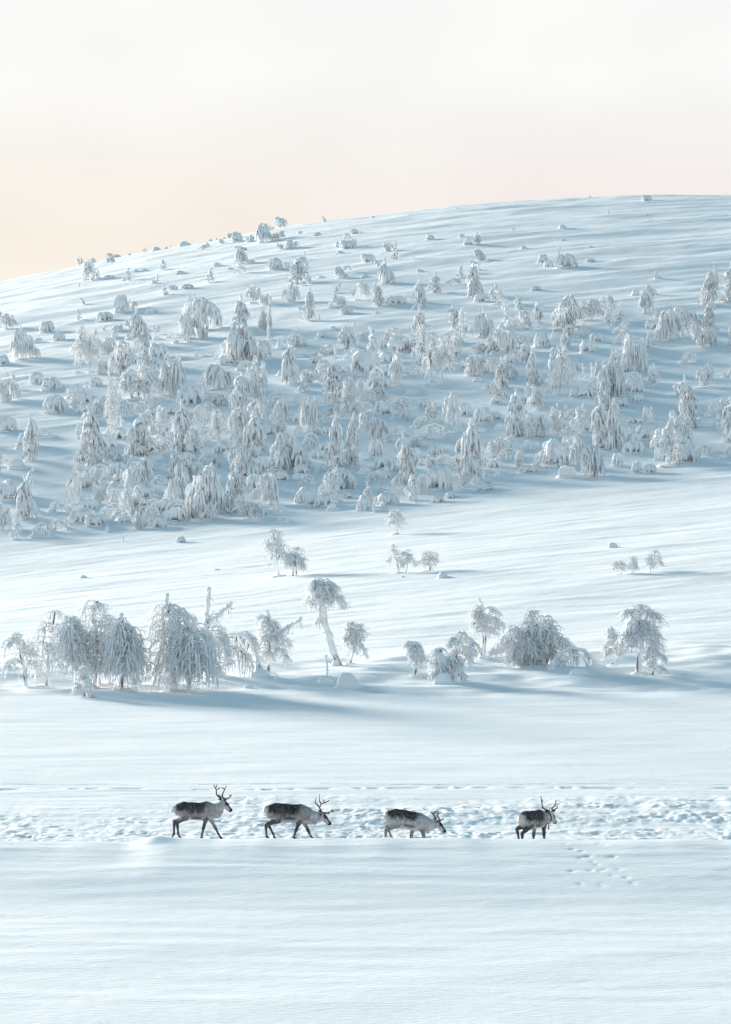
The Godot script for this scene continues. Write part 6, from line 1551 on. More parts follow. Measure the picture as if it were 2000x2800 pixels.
	stand("buried_bush", "bush", -23.23, -364.50, 1.95, 1.18, 0.21, "bush", "low snow-roofed bush at the wood's foot, left side, leftmost of eight")
	stand("bowed_birch", "arch", -18.10, -364.25, 2.52, 1.31, -0.20, "bowed birch", "middling birch bowed into arch at the wood's foot, left side, second from left")
	stand("bowed_birch", "arch", -15.48, -363.75, 2.45, 1.28, 0.11, "bowed birch", "middling birch bowed into arch at the wood's foot, left side, third from left")
	stand("snowy_birch", "bell", -8.62, -363.50, 2.10, 3.36, 5.94, "birch tree", "middling weeping snow-laden birch at the wood's foot, left side, third from left")
	stand("buried_bush", "bush", -4.89, -363.50, 2.07, 1.25, 0.55, "bush", "middling snow-roofed bush at the wood's foot, centre, leftmost of three")
	stand("buried_bush", "bush", -1.48, -363.00, 0.91, 0.52, 1.84, "bush", "low snow-roofed bush at the wood's foot, centre, fourth from left")
	stand("bowed_birch", "arch", -20.37, -363.00, 2.53, 1.32, 0.35, "bowed birch", "middling birch bowed into arch at the wood's foot, left side, leftmost of four")
	stand("buried_bush", "bush", 26.22, -363.00, 2.53, 1.58, 0.72, "bush", "middling snow-roofed bush right of the main wood, the only one")
	stand("snowy_birch", "bell", 1.59, -362.75, 1.07, 0.72, 2.45, "birch tree", "small weeping snow-laden birch at the wood's foot, centre, third from left")
	stand("snow_mound", "mound", 9.17, -362.75, 0.92, 0.62, -0.17, "snow mound", "small smooth drifted snow hump at the wood's foot, right side, leftmost of four")
	stand("bowed_birch", "arch", 30.61, -362.50, 2.41, 1.25, 0.18, "bowed birch", "middling birch bowed into arch right of the main wood, rightmost of three")
	stand("snowy_birch", "bell", 8.00, -362.00, 0.85, 1.87, 5.83, "birch tree", "small weeping snow-laden birch at the wood's foot, centre, fifth from left")
	stand("snowy_birch", "column", 10.00, -362.00, 0.81, 1.29, 1.10, "birch tree", "small columnar snow-plastered young birch at the wood's foot, right side, the only one")
	stand("snowy_birch", "bell", 25.12, -362.00, 3.84, 3.94, 4.65, "birch tree", "middling weeping snow-laden birch right of the main wood, second from left")
	stand("snowy_birch", "spire", -10.67, -361.25, 2.43, 4.03, 4.61, "birch tree", "middling narrow snow-caked birch at the wood's foot, left side, rightmost of two")
	stand("buried_bush", "bush", -22.33, -361.25, 1.76, 0.98, 5.25, "bush", "low snow-roofed bush at the wood's foot, left side, third from left")
	stand("buried_bush", "bush", -19.78, -361.25, 1.21, 0.52, 3.47, "bush", "low snow-roofed bush at the wood's foot, left side, fourth from left")
	stand("buried_bush", "bush", 6.09, -361.25, 2.42, 1.92, 5.80, "bush", "middling snow-roofed bush at the wood's foot, centre, rightmost of three")
	stand("bowed_birch", "arch", -3.11, -361.25, 2.36, 1.23, -0.14, "bowed birch", "middling birch bowed into arch at the wood's foot, centre, the only one")
	stand("snowy_birch", "bell", -11.96, -361.00, 1.11, 1.32, 2.60, "birch tree", "small weeping snow-laden birch at the wood's foot, left side, sixth from left")
	stand("snowy_birch", "bell", 8.12, -361.00, 0.86, 1.98, 1.44, "birch tree", "small weeping snow-laden birch at the wood's foot, centre, rightmost of six")
	stand("bowed_birch", "arch", -25.10, -361.00, 2.05, 1.28, 0.28, "bowed birch", "middling birch bowed into arch left of the main wood, fourth from left")
	stand("snow_mound", "mound", 16.51, -360.75, 1.82, 1.06, -0.02, "snow mound", "small smooth drifted snow hump at the wood's foot, right side, third from left")
	stand("snow_mound", "mound", -10.34, -360.25, 0.80, 0.42, -0.23, "snow mound", "small smooth drifted snow hump at the wood's foot, left side, third from left")
	stand("snowy_birch", "spire", -14.42, -360.00, 1.92, 3.79, 1.07, "birch tree", "middling narrow snow-caked birch at the wood's foot, left side, leftmost of two")
	stand("buried_bush", "bush", -4.41, -360.00, 1.23, 1.12, 4.53, "bush", "low snow-roofed bush at the wood's foot, centre, leftmost of seven")
	stand("snow_mound", "mound", -8.32, -360.00, 1.32, 0.55, 0.11, "snow mound", "small smooth drifted snow hump at the wood's foot, left side, rightmost of five")
	stand("snowy_birch", "bell", -17.59, -359.50, 1.55, 1.55, 4.46, "birch tree", "small weeping snow-laden birch at the wood's foot, left side, fourth from left")
	stand("snowy_birch", "bell", 18.35, -359.50, 3.17, 4.07, 2.43, "birch tree", "middling weeping snow-laden birch at the wood's foot, right side, the only one")
	stand("snowy_birch", "bell", 4.56, -359.25, 1.19, 1.97, 3.06, "birch tree", "small weeping snow-laden birch at the wood's foot, centre, fourth from left")
	stand("snow_mound", "mound", 7.54, -359.00, 1.01, 0.52, -0.35, "snow mound", "small smooth drifted snow hump at the wood's foot, centre, rightmost of three")
	stand("buried_bush", "bush", -15.54, -359.00, 1.90, 1.15, 4.46, "bush", "low snow-roofed bush at the wood's foot, left side, rightmost of eight")
	stand("bowed_birch", "arch", -9.32, -358.75, 1.74, 0.91, -0.48, "bowed birch", "low birch bowed into arch at the wood's foot, left side, rightmost of five")
	stand("snowy_birch", "column", -28.59, -358.75, 1.11, 2.60, 2.93, "birch tree", "middling columnar snow-plastered young birch left of the main wood, leftmost of two")
	stand("buried_bush", "bush", 22.17, -358.50, 1.01, 1.01, 4.76, "bush", "low snow-roofed bush at the wood's foot, right side, sixth from left")
	stand("bowed_birch", "arch", -6.96, -358.00, 0.98, 0.81, 0.18, "bowed birch", "low birch bowed into arch at the wood's foot, centre, leftmost of three")
	stand("buried_bush", "bush", -3.23, -358.00, 1.87, 1.13, 0.61, "bush", "low snow-roofed bush at the wood's foot, centre, second from left")
	stand("bowed_birch", "arch", -26.34, -358.00, 2.06, 1.40, -0.26, "bowed birch", "middling birch bowed into arch left of the main wood, third from left")
	stand("snowy_birch", "bell", -13.34, -357.75, 3.74, 5.59, 5.30, "birch tree", "tall weeping snow-laden birch at the wood's foot, left side, the only one")
	stand("buried_bush", "bush", 23.20, -357.50, 1.11, 0.77, 4.03, "bush", "low snow-roofed bush at the wood's foot, right side, rightmost of seven")
	stand("buried_bush", "bush", 9.77, -357.25, 1.55, 0.55, 5.52, "bush", "low snow-roofed bush at the wood's foot, right side, leftmost of seven")
	stand("snow_mound", "mound", -20.98, -357.00, 0.51, 0.57, 0.37, "snow mound", "small smooth drifted snow hump at the wood's foot, left side, leftmost of five")
	stand("snowy_birch", "bell", -18.42, -356.25, 1.48, 1.65, 2.83, "birch tree", "small weeping snow-laden birch at the wood's foot, left side, third from left")
	stand("snowy_birch", "bell", -12.77, -355.75, 1.41, 1.87, 5.63, "birch tree", "small weeping snow-laden birch at the wood's foot, left side, fifth from left")
	stand("snowy_birch", "column", 3.82, -355.50, 1.66, 2.32, 4.60, "birch tree", "small columnar snow-plastered young birch at the wood's foot, centre, rightmost of two")
	stand("buried_bush", "bush", -16.60, -355.25, 1.25, 0.84, 2.10, "bush", "low snow-roofed bush at the wood's foot, left side, fifth from left")
	stand("snowy_birch", "bell", -9.20, -354.75, 2.56, 2.09, 2.32, "birch tree", "small weeping snow-laden birch at the wood's foot, left side, rightmost of seven")
	stand("snow_mound", "mound", -2.67, -354.50, 1.10, 0.65, -0.43, "snow mound", "small smooth drifted snow hump at the wood's foot, centre, leftmost of three")
	stand("buried_bush", "bush", 6.94, -354.00, 1.21, 0.51, 2.51, "bush", "low snow-roofed bush at the wood's foot, centre, rightmost of seven")
	stand("buried_bush", "bush", 1.84, -353.50, 1.85, 1.10, 6.00, "bush", "low snow-roofed bush at the wood's foot, centre, sixth from left")
	stand("snowy_birch", "spire", 0.27, -353.25, 1.06, 2.20, 0.66, "birch tree", "small narrow snow-caked birch at the wood's foot, centre, the only one")
	stand("snowy_stump", "post", 4.09, -353.00, 0.49, 0.70, 0.07, "stump", "short snow-plastered broken stem at the wood's foot, centre, the only one")
	stand("buried_bush", "bush", -0.12, -351.00, 1.23, 1.22, 0.69, "bush", "middling snow-roofed bush on the open snow plain, the only one")
	stand("buried_bush", "bush", 5.82, -351.00, 0.98, 0.60, 0.51, "bush", "low snow-roofed bush on the open snow plain, rightmost of two")
	stand("snow_mound", "mound", -6.80, -349.75, 0.60, 0.35, 0.15, "snow mound", "small smooth drifted snow hump on the open snow plain, third from left")
	stand("snowy_stump", "post", 0.85, -348.00, 0.58, 1.27, -0.26, "stump", "short snow-plastered broken stem on the open snow plain, rightmost of two")
	stand("snow_mound", "mound", -6.09, -347.75, 0.58, 0.39, -0.45, "snow mound", "small smooth drifted snow hump on the open snow plain, fourth from left")
	stand("snowy_stump", "post", -19.10, -346.25, 0.23, 0.45, -0.35, "stump", "short snow-plastered broken stem on the open snow plain, leftmost of two")
	stand("buried_bush", "bush", -14.29, -340.00, 0.84, 0.53, 4.05, "bush", "low snow-roofed bush on the open snow plain, leftmost of two")
	stand("snowy_birch", "frosted", 2.32, -322.50, 1.78, 2.10, 3.68, "birch tree", "small feathery rime-white birch on the open snow plain, second from left")
	stand("snow_mound", "mound", -19.90, -310.00, 0.64, 0.23, -0.49, "snow mound", "small smooth drifted snow hump on the open snow plain, leftmost of seven")
	stand("snow_mound", "mound", -10.27, -303.50, 0.62, 0.12, -0.27, "snow mound", "small smooth drifted snow hump on the open snow plain, second from left")
	stand("snowy_birch", "frosted", -5.70, -289.75, 2.43, 3.42, 6.07, "birch tree", "middling feathery rime-white birch on the open snow plain, the only one")
	stand("snowy_birch", "frosted", -4.61, -288.50, 2.42, 2.04, 1.38, "birch tree", "small feathery rime-white birch on the open snow plain, leftmost of seven")
	stand("snow_mound", "mound", 16.06, -285.50, 0.73, 0.38, 0.06, "snow mound", "small smooth drifted snow hump on the open snow plain, rightmost of seven")
	stand("snowy_birch", "frosted", 2.35, -279.25, 1.79, 1.95, 2.64, "birch tree", "small feathery rime-white birch on the open snow plain, third from left")
	stand("snowy_birch", "frosted", 4.07, -279.00, 1.79, 1.37, 4.91, "birch tree", "small feathery rime-white birch on the open snow plain, fourth from left")
	stand("snow_mound", "mound", 2.36, -274.25, 0.34, 0.14, 0.10, "snow mound", "small smooth drifted snow hump on the open snow plain, fifth from left")
	stand("snow_mound", "mound", 4.78, -271.00, 0.89, 0.44, 0.29, "snow mound", "small smooth drifted snow hump on the open snow plain, sixth from left")
	stand("snowy_birch", "frosted", 15.19, -260.50, 1.44, 0.89, 3.36, "birch tree", "small feathery rime-white birch on the open snow plain, fifth from left")
	stand("snowy_birch", "frosted", 16.97, -260.00, 1.67, 1.37, 1.18, "birch tree", "small feathery rime-white birch on the open snow plain, rightmost of seven")
	stand("snowy_birch", "frosted", 15.78, -259.75, 0.90, 1.16, 1.12, "birch tree", "small feathery rime-white birch on the open snow plain, sixth from left")

func build_birch_row():
	rng.seed = 910
	var rimed := {"thick": 0.036, "rime": 0.96, "twigs": 4, "fingers": 5, "flen": 0.55, "trunk": 0.085, "rise": 0.3, "drop": 0.12, "arcs": 4, "weep": 0.5, "wisp": 0.7, "side": 0.25, "spread": 1.1}
	var row := "rime-covered birches in a row behind the flat"
	var o: Node3D
	# from the left end of the row
	o = birch(Shape.new().with(rimed).with({"weep": 0.8, "drop": 0.2, "thick": 0.045, "flen": 0.62, "h": 3.9, "w": 2.3, "n": 14, "low": 0.35, "stems": 2}), 8)
	at_foot("rimed_birch", o, -11.99, -188.50, 0.4, "birch tree", row, "broad weeping rimed birch at the left end of the birch row")
	o = birch(Shape.new().with(rimed).with({"h": 1.35, "w": 1.4, "n": 7, "low": 0.3, "thick": 0.07}), 4)
	at_foot("rimed_birch", o, -11.73, -182.75, 0.0, "birch tree", row, "small rimed birch drooping in front of the row's left end")
	o = birch(Shape.new().with(rimed).with({"weep": 0.95, "drop": 0.25, "flen": 0.62, "thick": 0.04, "h": 3.3, "w": 2.1, "n": 14, "low": 0.4, "knob": 0.08}), 8)
	at_foot("rimed_birch", o, -10.38, -186.75, 1.4, "birch tree", row, "dome-headed weeping rimed birch with a straight dark-sided trunk")
	o = birch(Shape.new().with(rimed).with({"weep": 0.9, "drop": 0.22, "flen": 0.7, "thick": 0.045, "h": 4.2, "w": 2.9, "n": 18, "low": 0.3, "stems": 2, "knob": 0.09}), 10)
	at_foot("rimed_birch", o, -7.86, -187.00, 2.2, "birch tree", row, "tallest rimed birch, its long snow-heavy curtains reaching the ground")
	o = birch(Shape.new().with(rimed).with({"h": 2.3, "w": 1.5, "n": 7, "low": 0.4}), 4)
	rods(o, [[[Vector3(0.1, -0.2, 0), Vector3(-0.25, 1.0, 0.1), Vector3(-0.5, 2.3, 0.1), Vector3(-0.42, 3.0, 0.0), Vector3(-0.36, 3.85, 0.0)], 0.13, 0.085], [[Vector3(-0.45, 2.2, 0.1), Vector3(-0.1, 2.7, 0.2), Vector3(0.35, 3.05, 0.2), Vector3(0.6, 3.25, 0.2)], 0.09, 0.075], [[Vector3(-0.46, 2.3, 0.1), Vector3(-0.35, 2.6, -0.1), Vector3(-0.2, 2.85, -0.1)], 0.07, 0.07]])
	at_foot("rimed_birch", o, -6.51, -193.50, 0.0, "birch tree", row, "birch with bare snow-capped forked rods standing above its crown")
	o = arch(2.5, 2.1, 0.10)
	at_foot("bowed_birch", o, -5.75, -194.75, 0.1, "bowed birch", "", "rimed birch bowed over to the right beside the forked one")
	o = birch(Shape.new().with(rimed).with({"h": 2.1, "w": 1.9, "n": 9, "low": 0.4}), 6)
	at_foot("rimed_birch", o, -5.45, -195.50, 0.9, "birch tree", row, "low round rimed birch hanging behind the bowed one")
	o = birch(Shape.new().with(rimed).with({"h": 2.85, "w": 1.5, "n": 10, "low": 0.3, "knob": 0.08}), 6)
	rods(o, [[[Vector3(0.1, 1.5, 0.1), Vector3(0.55, 1.9, 0.15), Vector3(1.0, 2.2, 0.2), Vector3(1.45, 2.5, 0.2)], 0.10, 0.07]])
	at_foot("rimed_birch", o, -4.34, -196.25, 0.0, "birch tree", row, "rimed birch with one thick grey limb slanting up to the right")
	# the tall leaning one: a bent bare trunk with a shaggy head
	o = Node3D.new()
	rods(o, [[[Vector3(0.0, -0.3, 0), Vector3(-0.35, 0.75, 0.0), Vector3(-0.62, 1.6, 0.05), Vector3(-0.8, 2.4, 0.0), Vector3(-0.95, 3.3, 0.0)], 0.21, 0.14], [[Vector3(-0.72, 2.2, 0.0), Vector3(-1.0, 2.15, 0.1), Vector3(-1.12, 1.9, 0.15)], 0.10, 0.09]])
	var head := birch(Shape.new().with(rimed).with({"h": 1.5, "w": 2.0, "n": 13, "low": 0.4, "rise": 0.42, "drop": 0.15, "flen": 1.0, "weep": 0.55, "lean": -0.05, "heap": false, "trunk": 0.16}), 0)
	for c in head.get_children():
		head.remove_child(c)
		c.position = Vector3(-0.98, 2.45, 0.0)
		o.add_child(c, true)
	head.free()
	at_foot("rimed_birch", o, -1.11, -201.00, 0.0, "birch tree", row, "tall leaning birch, bent bare trunk with a shaggy white head")
	o = birch(Shape.new().with(rimed).with({"h": 2.0, "w": 1.35, "n": 10, "low": 0.45, "lean": 0.12}), 6)
	at_foot("rimed_birch", o, -0.74, -201.25, 0.3, "birch tree", row, "young weeping birch sharing its foot with the tall leaning one")
	# the right half of the row
	o = birch(Shape.new().with(rimed).with({"h": 1.65, "w": 1.7, "n": 9, "low": 0.45}), 6)
	at_foot("rimed_birch", o, 2.20, -194.75, 0.8, "birch tree", row, "low rounded weeping birch left of the lumpy snow-heavy one")
	o = birch(Shape.new().with(rimed).with({"h": 2.55, "w": 1.6, "n": 16, "low": 0.25, "rise": 0.16, "drop": 0.26, "thick": 0.065, "fingers": 4, "twigs": 3, "rime": 0.75, "stems": 2, "bow": 0.1, "side": 0.35}), 6)
	at_foot("rimed_birch", o, 3.55, -192.00, 0.2, "birch tree", row, "lumpy snow-heavy birch with thick caps, behind a rounded snow hump")
	o = mound(0.9, 0.55, 1)
	at_foot("snow_mound", o, 3.39, -191.25, 0.2, "snow mound", "", "rounded snow hump at the foot of the lumpy snow-heavy birch")
	o = birch(Shape.new().with(rimed).with({"h": 2.75, "w": 1.35, "n": 10, "low": 0.55, "rise": 0.12, "lean": -0.05, "knob": 0.08, "trunk": 0.17}), 8)
	at_foot("rimed_birch", o, 5.44, -202.50, 0.5, "birch tree", row, "slender birch with a stout bare trunk and ragged head")
	o = birch(Shape.new().with(rimed).with({"h": 1.25, "w": 0.9, "n": 7, "low": 0.4}), 4)
	at_foot("rimed_birch", o, 4.80, -200.75, 1.1, "birch tree", row, "small drooping birch beside the stout bare trunk")
	o = birch(Shape.new().with(rimed).with({"weep": 0.5, "wisp": 0.65, "flen": 0.6, "fingers": 6, "h": 2.7, "w": 3.3, "n": 36, "low": 0.2, "rise": 0.2, "drop": 0.22, "stems": 3, "side": 0.0}), 12)
	at_foot("rimed_birch", o, 7.63, -198.75, 0.0, "birch tree", row, "big round many-stemmed birch with a dense feathery white crown")
	o = arch(2.2, 1.0, 0.09)
	at_foot("bowed_birch", o, 9.43, -197.25, -0.15, "bowed birch", "", "low birch bent along the snow beside the big round one")
	o = post(0.5, 0.09, 0.3)
	at_foot("snowy_stump", o, 8.31, -196.50, 0.0, "stump", "", "short crooked snow-capped stub before the big round birch")
	o = mound(1.0, 0.32, 2)
	at_foot("snow_mound", o, 9.44, -194.00, 0.0, "snow mound", "", "flat lump of snow in front of the low bent birch")
	o = birch(Shape.new().with(rimed).with({"h": 1.8, "w": 1.2, "n": 10, "low": 0.35, "knob": 0.06, "cone": 0.5}), 6)
	at_foot("rimed_birch", o, 11.22, -199.25, 0.0, "birch tree", row, "pointed young birch with a thin leader right of the bent one")
	o = birch(Shape.new().with(rimed).with({"h": 3.4, "w": 1.95, "n": 14, "low": 0.5, "rise": 0.1, "trunk": 0.16, "lean": 0.03, "rime": 0.8}), 8)
	at_foot("rimed_birch", o, 12.17, -195.75, 0.7, "birch tree", row, "upright birch with a straight white trunk and spreading crown")
	o = birch(Shape.new().with(rimed).with({"h": 1.4, "w": 1.0, "n": 7, "low": 0.4}), 4)
	at_foot("rimed_birch", o, 12.71, -194.50, 0.4, "birch tree", row, "shaggy little birch right of the straight white trunk")
	o = arch(1.9, 1.7, 0.09)
	at_foot("bowed_birch", o, -9.65, -191.25, 0.5, "bowed birch", "", "small rimed birch bowed into an arch left of the tallest curtained one")
	o = birch(Shape.new().with(rimed).with({"h": 2.9, "w": 1.7, "n": 10, "low": 0.3, "weep": 0.35, "rise": 0.34, "stems": 2}), 6)
	at_foot("rimed_birch", o, -11.29, -189.75, 0.9, "birch tree", row, "two-stemmed open rimed birch between the broad and dome-headed ones")
	# small things before the gap in the row
	o = post(1.25, 0.045, 0.1)
	at_foot("snowy_stump", o, -1.73, -192.00, 0.0, "stump", "", "thin upright snow-crusted stick on a small heap before the leaning birch")
	o = mound(0.8, 0.35, 1)
	at_foot("snow_mound", o, -1.72, -191.25, 0.0, "snow mound", "", "small snow heap round the thin upright stick")
	o = mound(1.05, 0.72, 2)
	at_foot("buried_bush", o, -0.82, -189.00, 0.5, "bush", "", "snow-roofed bush with dark hollow before the leaning birch")
	o = post(0.35, 0.07, 0.1)
	at_foot("snowy_stump", o, -3.94, -192.50, 0.0, "stump", "", "tiny snow-capped stub below the grey slanting limb")
	o = mound(0.5, 0.2, 2)
	at_foot("snow_mound", o, -5.01, -188.75, 0.0, "snow mound", "", "tiny snow lump on the flat before the bowed birch")
	# the row goes on past the photograph's edges
	o = birch(Shape.new().with(rimed).with({"h": 3.6, "w": 2.6, "n": 11, "low": 0.35, "stems": 2}), 0)
	at_foot("rimed_birch", o, -14.21, -189.75, 0.0, "birch tree", row, "weeping rimed birch standing apart left of the row's end")

# ------------------------------------------------------------------ reindeer
# A body is a field of tapered capsules joined by a smooth minimum and meshed as surface nets. Local axes: +x ahead, +y up, +z the animal's right side.
class Beast:
	var bones := []      # [p, q, rp, rq, squash in z, group]
	var back := []       # stations along the trunk: [x, top, bottom]
	func bone(p: Vector3, q: Vector3, rp: float, rq: float, kz := 1.0, group := 0):
		bones.append([p, q, rp, rq, kz, group])
	func chain(pts: Array, group: int):
		for k in pts.size() - 1:
			bone(pts[k][0], pts[k + 1][0], pts[k][1], pts[k + 1][1], 1.0, group)
	func trunk(stations: Array, wide: float):
		# x, top, bottom of the outline, and the half-width as a share of the half-height
		back = stations
		for k in stations.size() - 1:
			var a = stations[k]
			var b = stations[k + 1]
			var ra: float = (a[1] - a[2]) * 0.5 - 0.022
			var rb: float = (b[1] - b[2]) * 0.5 - 0.022
			bone(Vector3(a[0], (a[1] + a[2]) * 0.5, 0), Vector3(b[0], (b[1] + b[2]) * 0.5, 0), ra, rb, 1.0 / (a[3] * wide), 0)

const CELL := 0.0145

func grow(beast: Beast, colour: Callable) -> Buf:
	var lo := Vector3(9, 9, 9)
	var hi := -lo
	for b in beast.bones:
		var r: float = maxf(b[2], b[3]) + 0.05
		for p in [b[0], b[1]]:
			lo = lo.min(p - Vector3(r, r, r / b[4]))
			hi = hi.max(p + Vector3(r, r, r / b[4]))
	var nx := int((hi.x - lo.x) / CELL) + 2
	var ny := int((hi.y - lo.y) / CELL) + 2
	var nzz := int((hi.z - lo.z) / CELL) + 2
	var total := nx * ny * nzz
	var sum := PackedFloat32Array()
	sum.resize(total)
	var best := PackedFloat32Array()
	best.resize(total)
	best.fill(9.0)
	var group := PackedByteArray()
	group.resize(total)
	var sharp := 1.0 / 0.016
	for b in beast.bones:
		var p: Vector3 = b[0]
		var q: Vector3 = b[1]
		var rp: float = b[2]
		var rq: float = b[3]
		var kz: float = b[4]
		var g: int = b[5]
		var reach := maxf(rp, rq) + 0.07
		var lx := maxi(0, int((minf(p.x, q.x) - reach - lo.x) / CELL))
		var hx := mini(nx - 1, int((maxf(p.x, q.x) + reach - lo.x) / CELL) + 1)
		var ly := maxi(0, int((minf(p.y, q.y) - reach - lo.y) / CELL))
		var hy := mini(ny - 1, int((maxf(p.y, q.y) + reach - lo.y) / CELL) + 1)
		var lz := maxi(0, int((minf(p.z, q.z) - reach / kz - lo.z) / CELL))
		var hz := mini(nzz - 1, int((maxf(p.z, q.z) + reach / kz - lo.z) / CELL) + 1)
		var sp := Vector3(p.x, p.y, p.z * kz)
		var ax := Vector3(q.x, q.y, q.z * kz) - sp
		var inv := 1.0 / maxf(ax.length_squared(), 1e-8)
		for z in range(lz, hz + 1):
			var wz := (lo.z + z * CELL) * kz
			for y in range(ly, hy + 1):
				var at := (z * ny + y) * nx
				var wy := lo.y + y * CELL
				for x in range(lx, hx + 1):
					var v := Vector3(lo.x + x * CELL, wy, wz) - sp
					var t := clampf(v.dot(ax) * inv, 0.0, 1.0)
					var d := (v - ax * t).length() - lerpf(rp, rq, t)
					if d < 0.08:
						sum[at + x] += exp(-maxf(d, -0.4) * sharp)
						if d < best[at + x]:
							best[at + x] = d
							group[at + x] = g
	# field: positive inside
	for k in total:
		sum[k] = log(sum[k]) if sum[k] > 1e-6 else -8.0
	var buf := Buf.new()
	var ids := PackedInt32Array()
	ids.resize(total)
	ids.fill(-1)
	var groups := PackedByteArray()
	var off := PackedInt32Array([0, 1, nx, nx + 1, nx * ny, nx * ny + 1, nx * ny + nx, nx * ny + nx + 1])
	var e0 := PackedInt32Array([0, 2, 4, 6, 0, 1, 4, 5, 0, 1, 2, 3])
	var e1 := PackedInt32Array([1, 3, 5, 7, 2, 3, 6, 7, 4, 5, 6, 7])
	for z in nzz - 1:
		for y in ny - 1:
			for x in nx - 1:
				var at := (z * ny + y) * nx + x
				var s := 0
				for k in 8:
					if sum[at + off[k]] > 0.0:
						s += 1
				if s == 0 or s == 8:
					continue
				var c := Vector3.ZERO
				var m := 0
				for k in 12:
					var f0 := sum[at + off[e0[k]]]
					var f1 := sum[at + off[e1[k]]]
					if (f0 > 0.0) != (f1 > 0.0):
						var t := f0 / (f0 - f1)
						var ia := e0[k]
						var ib := e1[k]
						c += Vector3(lerpf(ia & 1, ib & 1, t), lerpf((ia >> 1) & 1, (ib >> 1) & 1, t), lerpf((ia >> 2) & 1, (ib >> 2) & 1, t))
						m += 1
				ids[at] = buf.add(lo + (Vector3(x, y, z) + c / m) * CELL, Color.WHITE)
				groups.append(group[at])
	for z in range(1, nzz - 1):
		for y in range(1, ny - 1):
			for x in range(1, nx - 1):
				var at := (z * ny + y) * nx + x
				var inside := sum[at] > 0.0
				if inside != (sum[at + 1] > 0.0):
					face(buf, ids, at, at - nx, at - nx - nx * ny, at - nx * ny, inside)
				if inside != (sum[at + nx] > 0.0):
					face(buf, ids, at, at - nx * ny, at - nx * ny - 1, at - 1, inside)
				if inside != (sum[at + nx * ny] > 0.0):
					face(buf, ids, at, at - 1, at - 1 - nx, at - nx, inside)
	for k in buf.v.size():
		var p := buf.v[k]
		buf.c[k] = colour.call(p, groups[k])
	for k in buf.v.size():
		# a coarse winter coat: small tufts
		var p := buf.v[k]
		if groups[k] < 3:
			buf.v[k] = p + Vector3(0.4, -0.3, p.z * 4.0).normalized() * 0.014 * nf.get_noise_3dv(p * Vector3(26, 11, 26))
	return buf

func face(b: Buf, ids: PackedInt32Array, i0: int, i1: int, i2: int, i3: int, flip: bool):
	var a := ids[i0]
	var c := ids[i1]
	var d := ids[i2]
	var e := ids[i3]
	if a < 0 or c < 0 or d < 0 or e < 0:
		return
	if flip:
		b.tri(a, d, c)
		b.tri(a, e, d)
	else:
		b.tri(a, c, d)
		b.tri(a, d, e)

func outline(back: Array, x: float, col: int) -> float:
	for k in back.size() - 1:
		if x <= back[k + 1][0]:
			var t := clampf((x - back[k][0]) / (back[k + 1][0] - back[k][0]), 0.0, 1.0)
			return lerpf(back[k][col], back[k + 1][col], t)
	return back[-1][col]

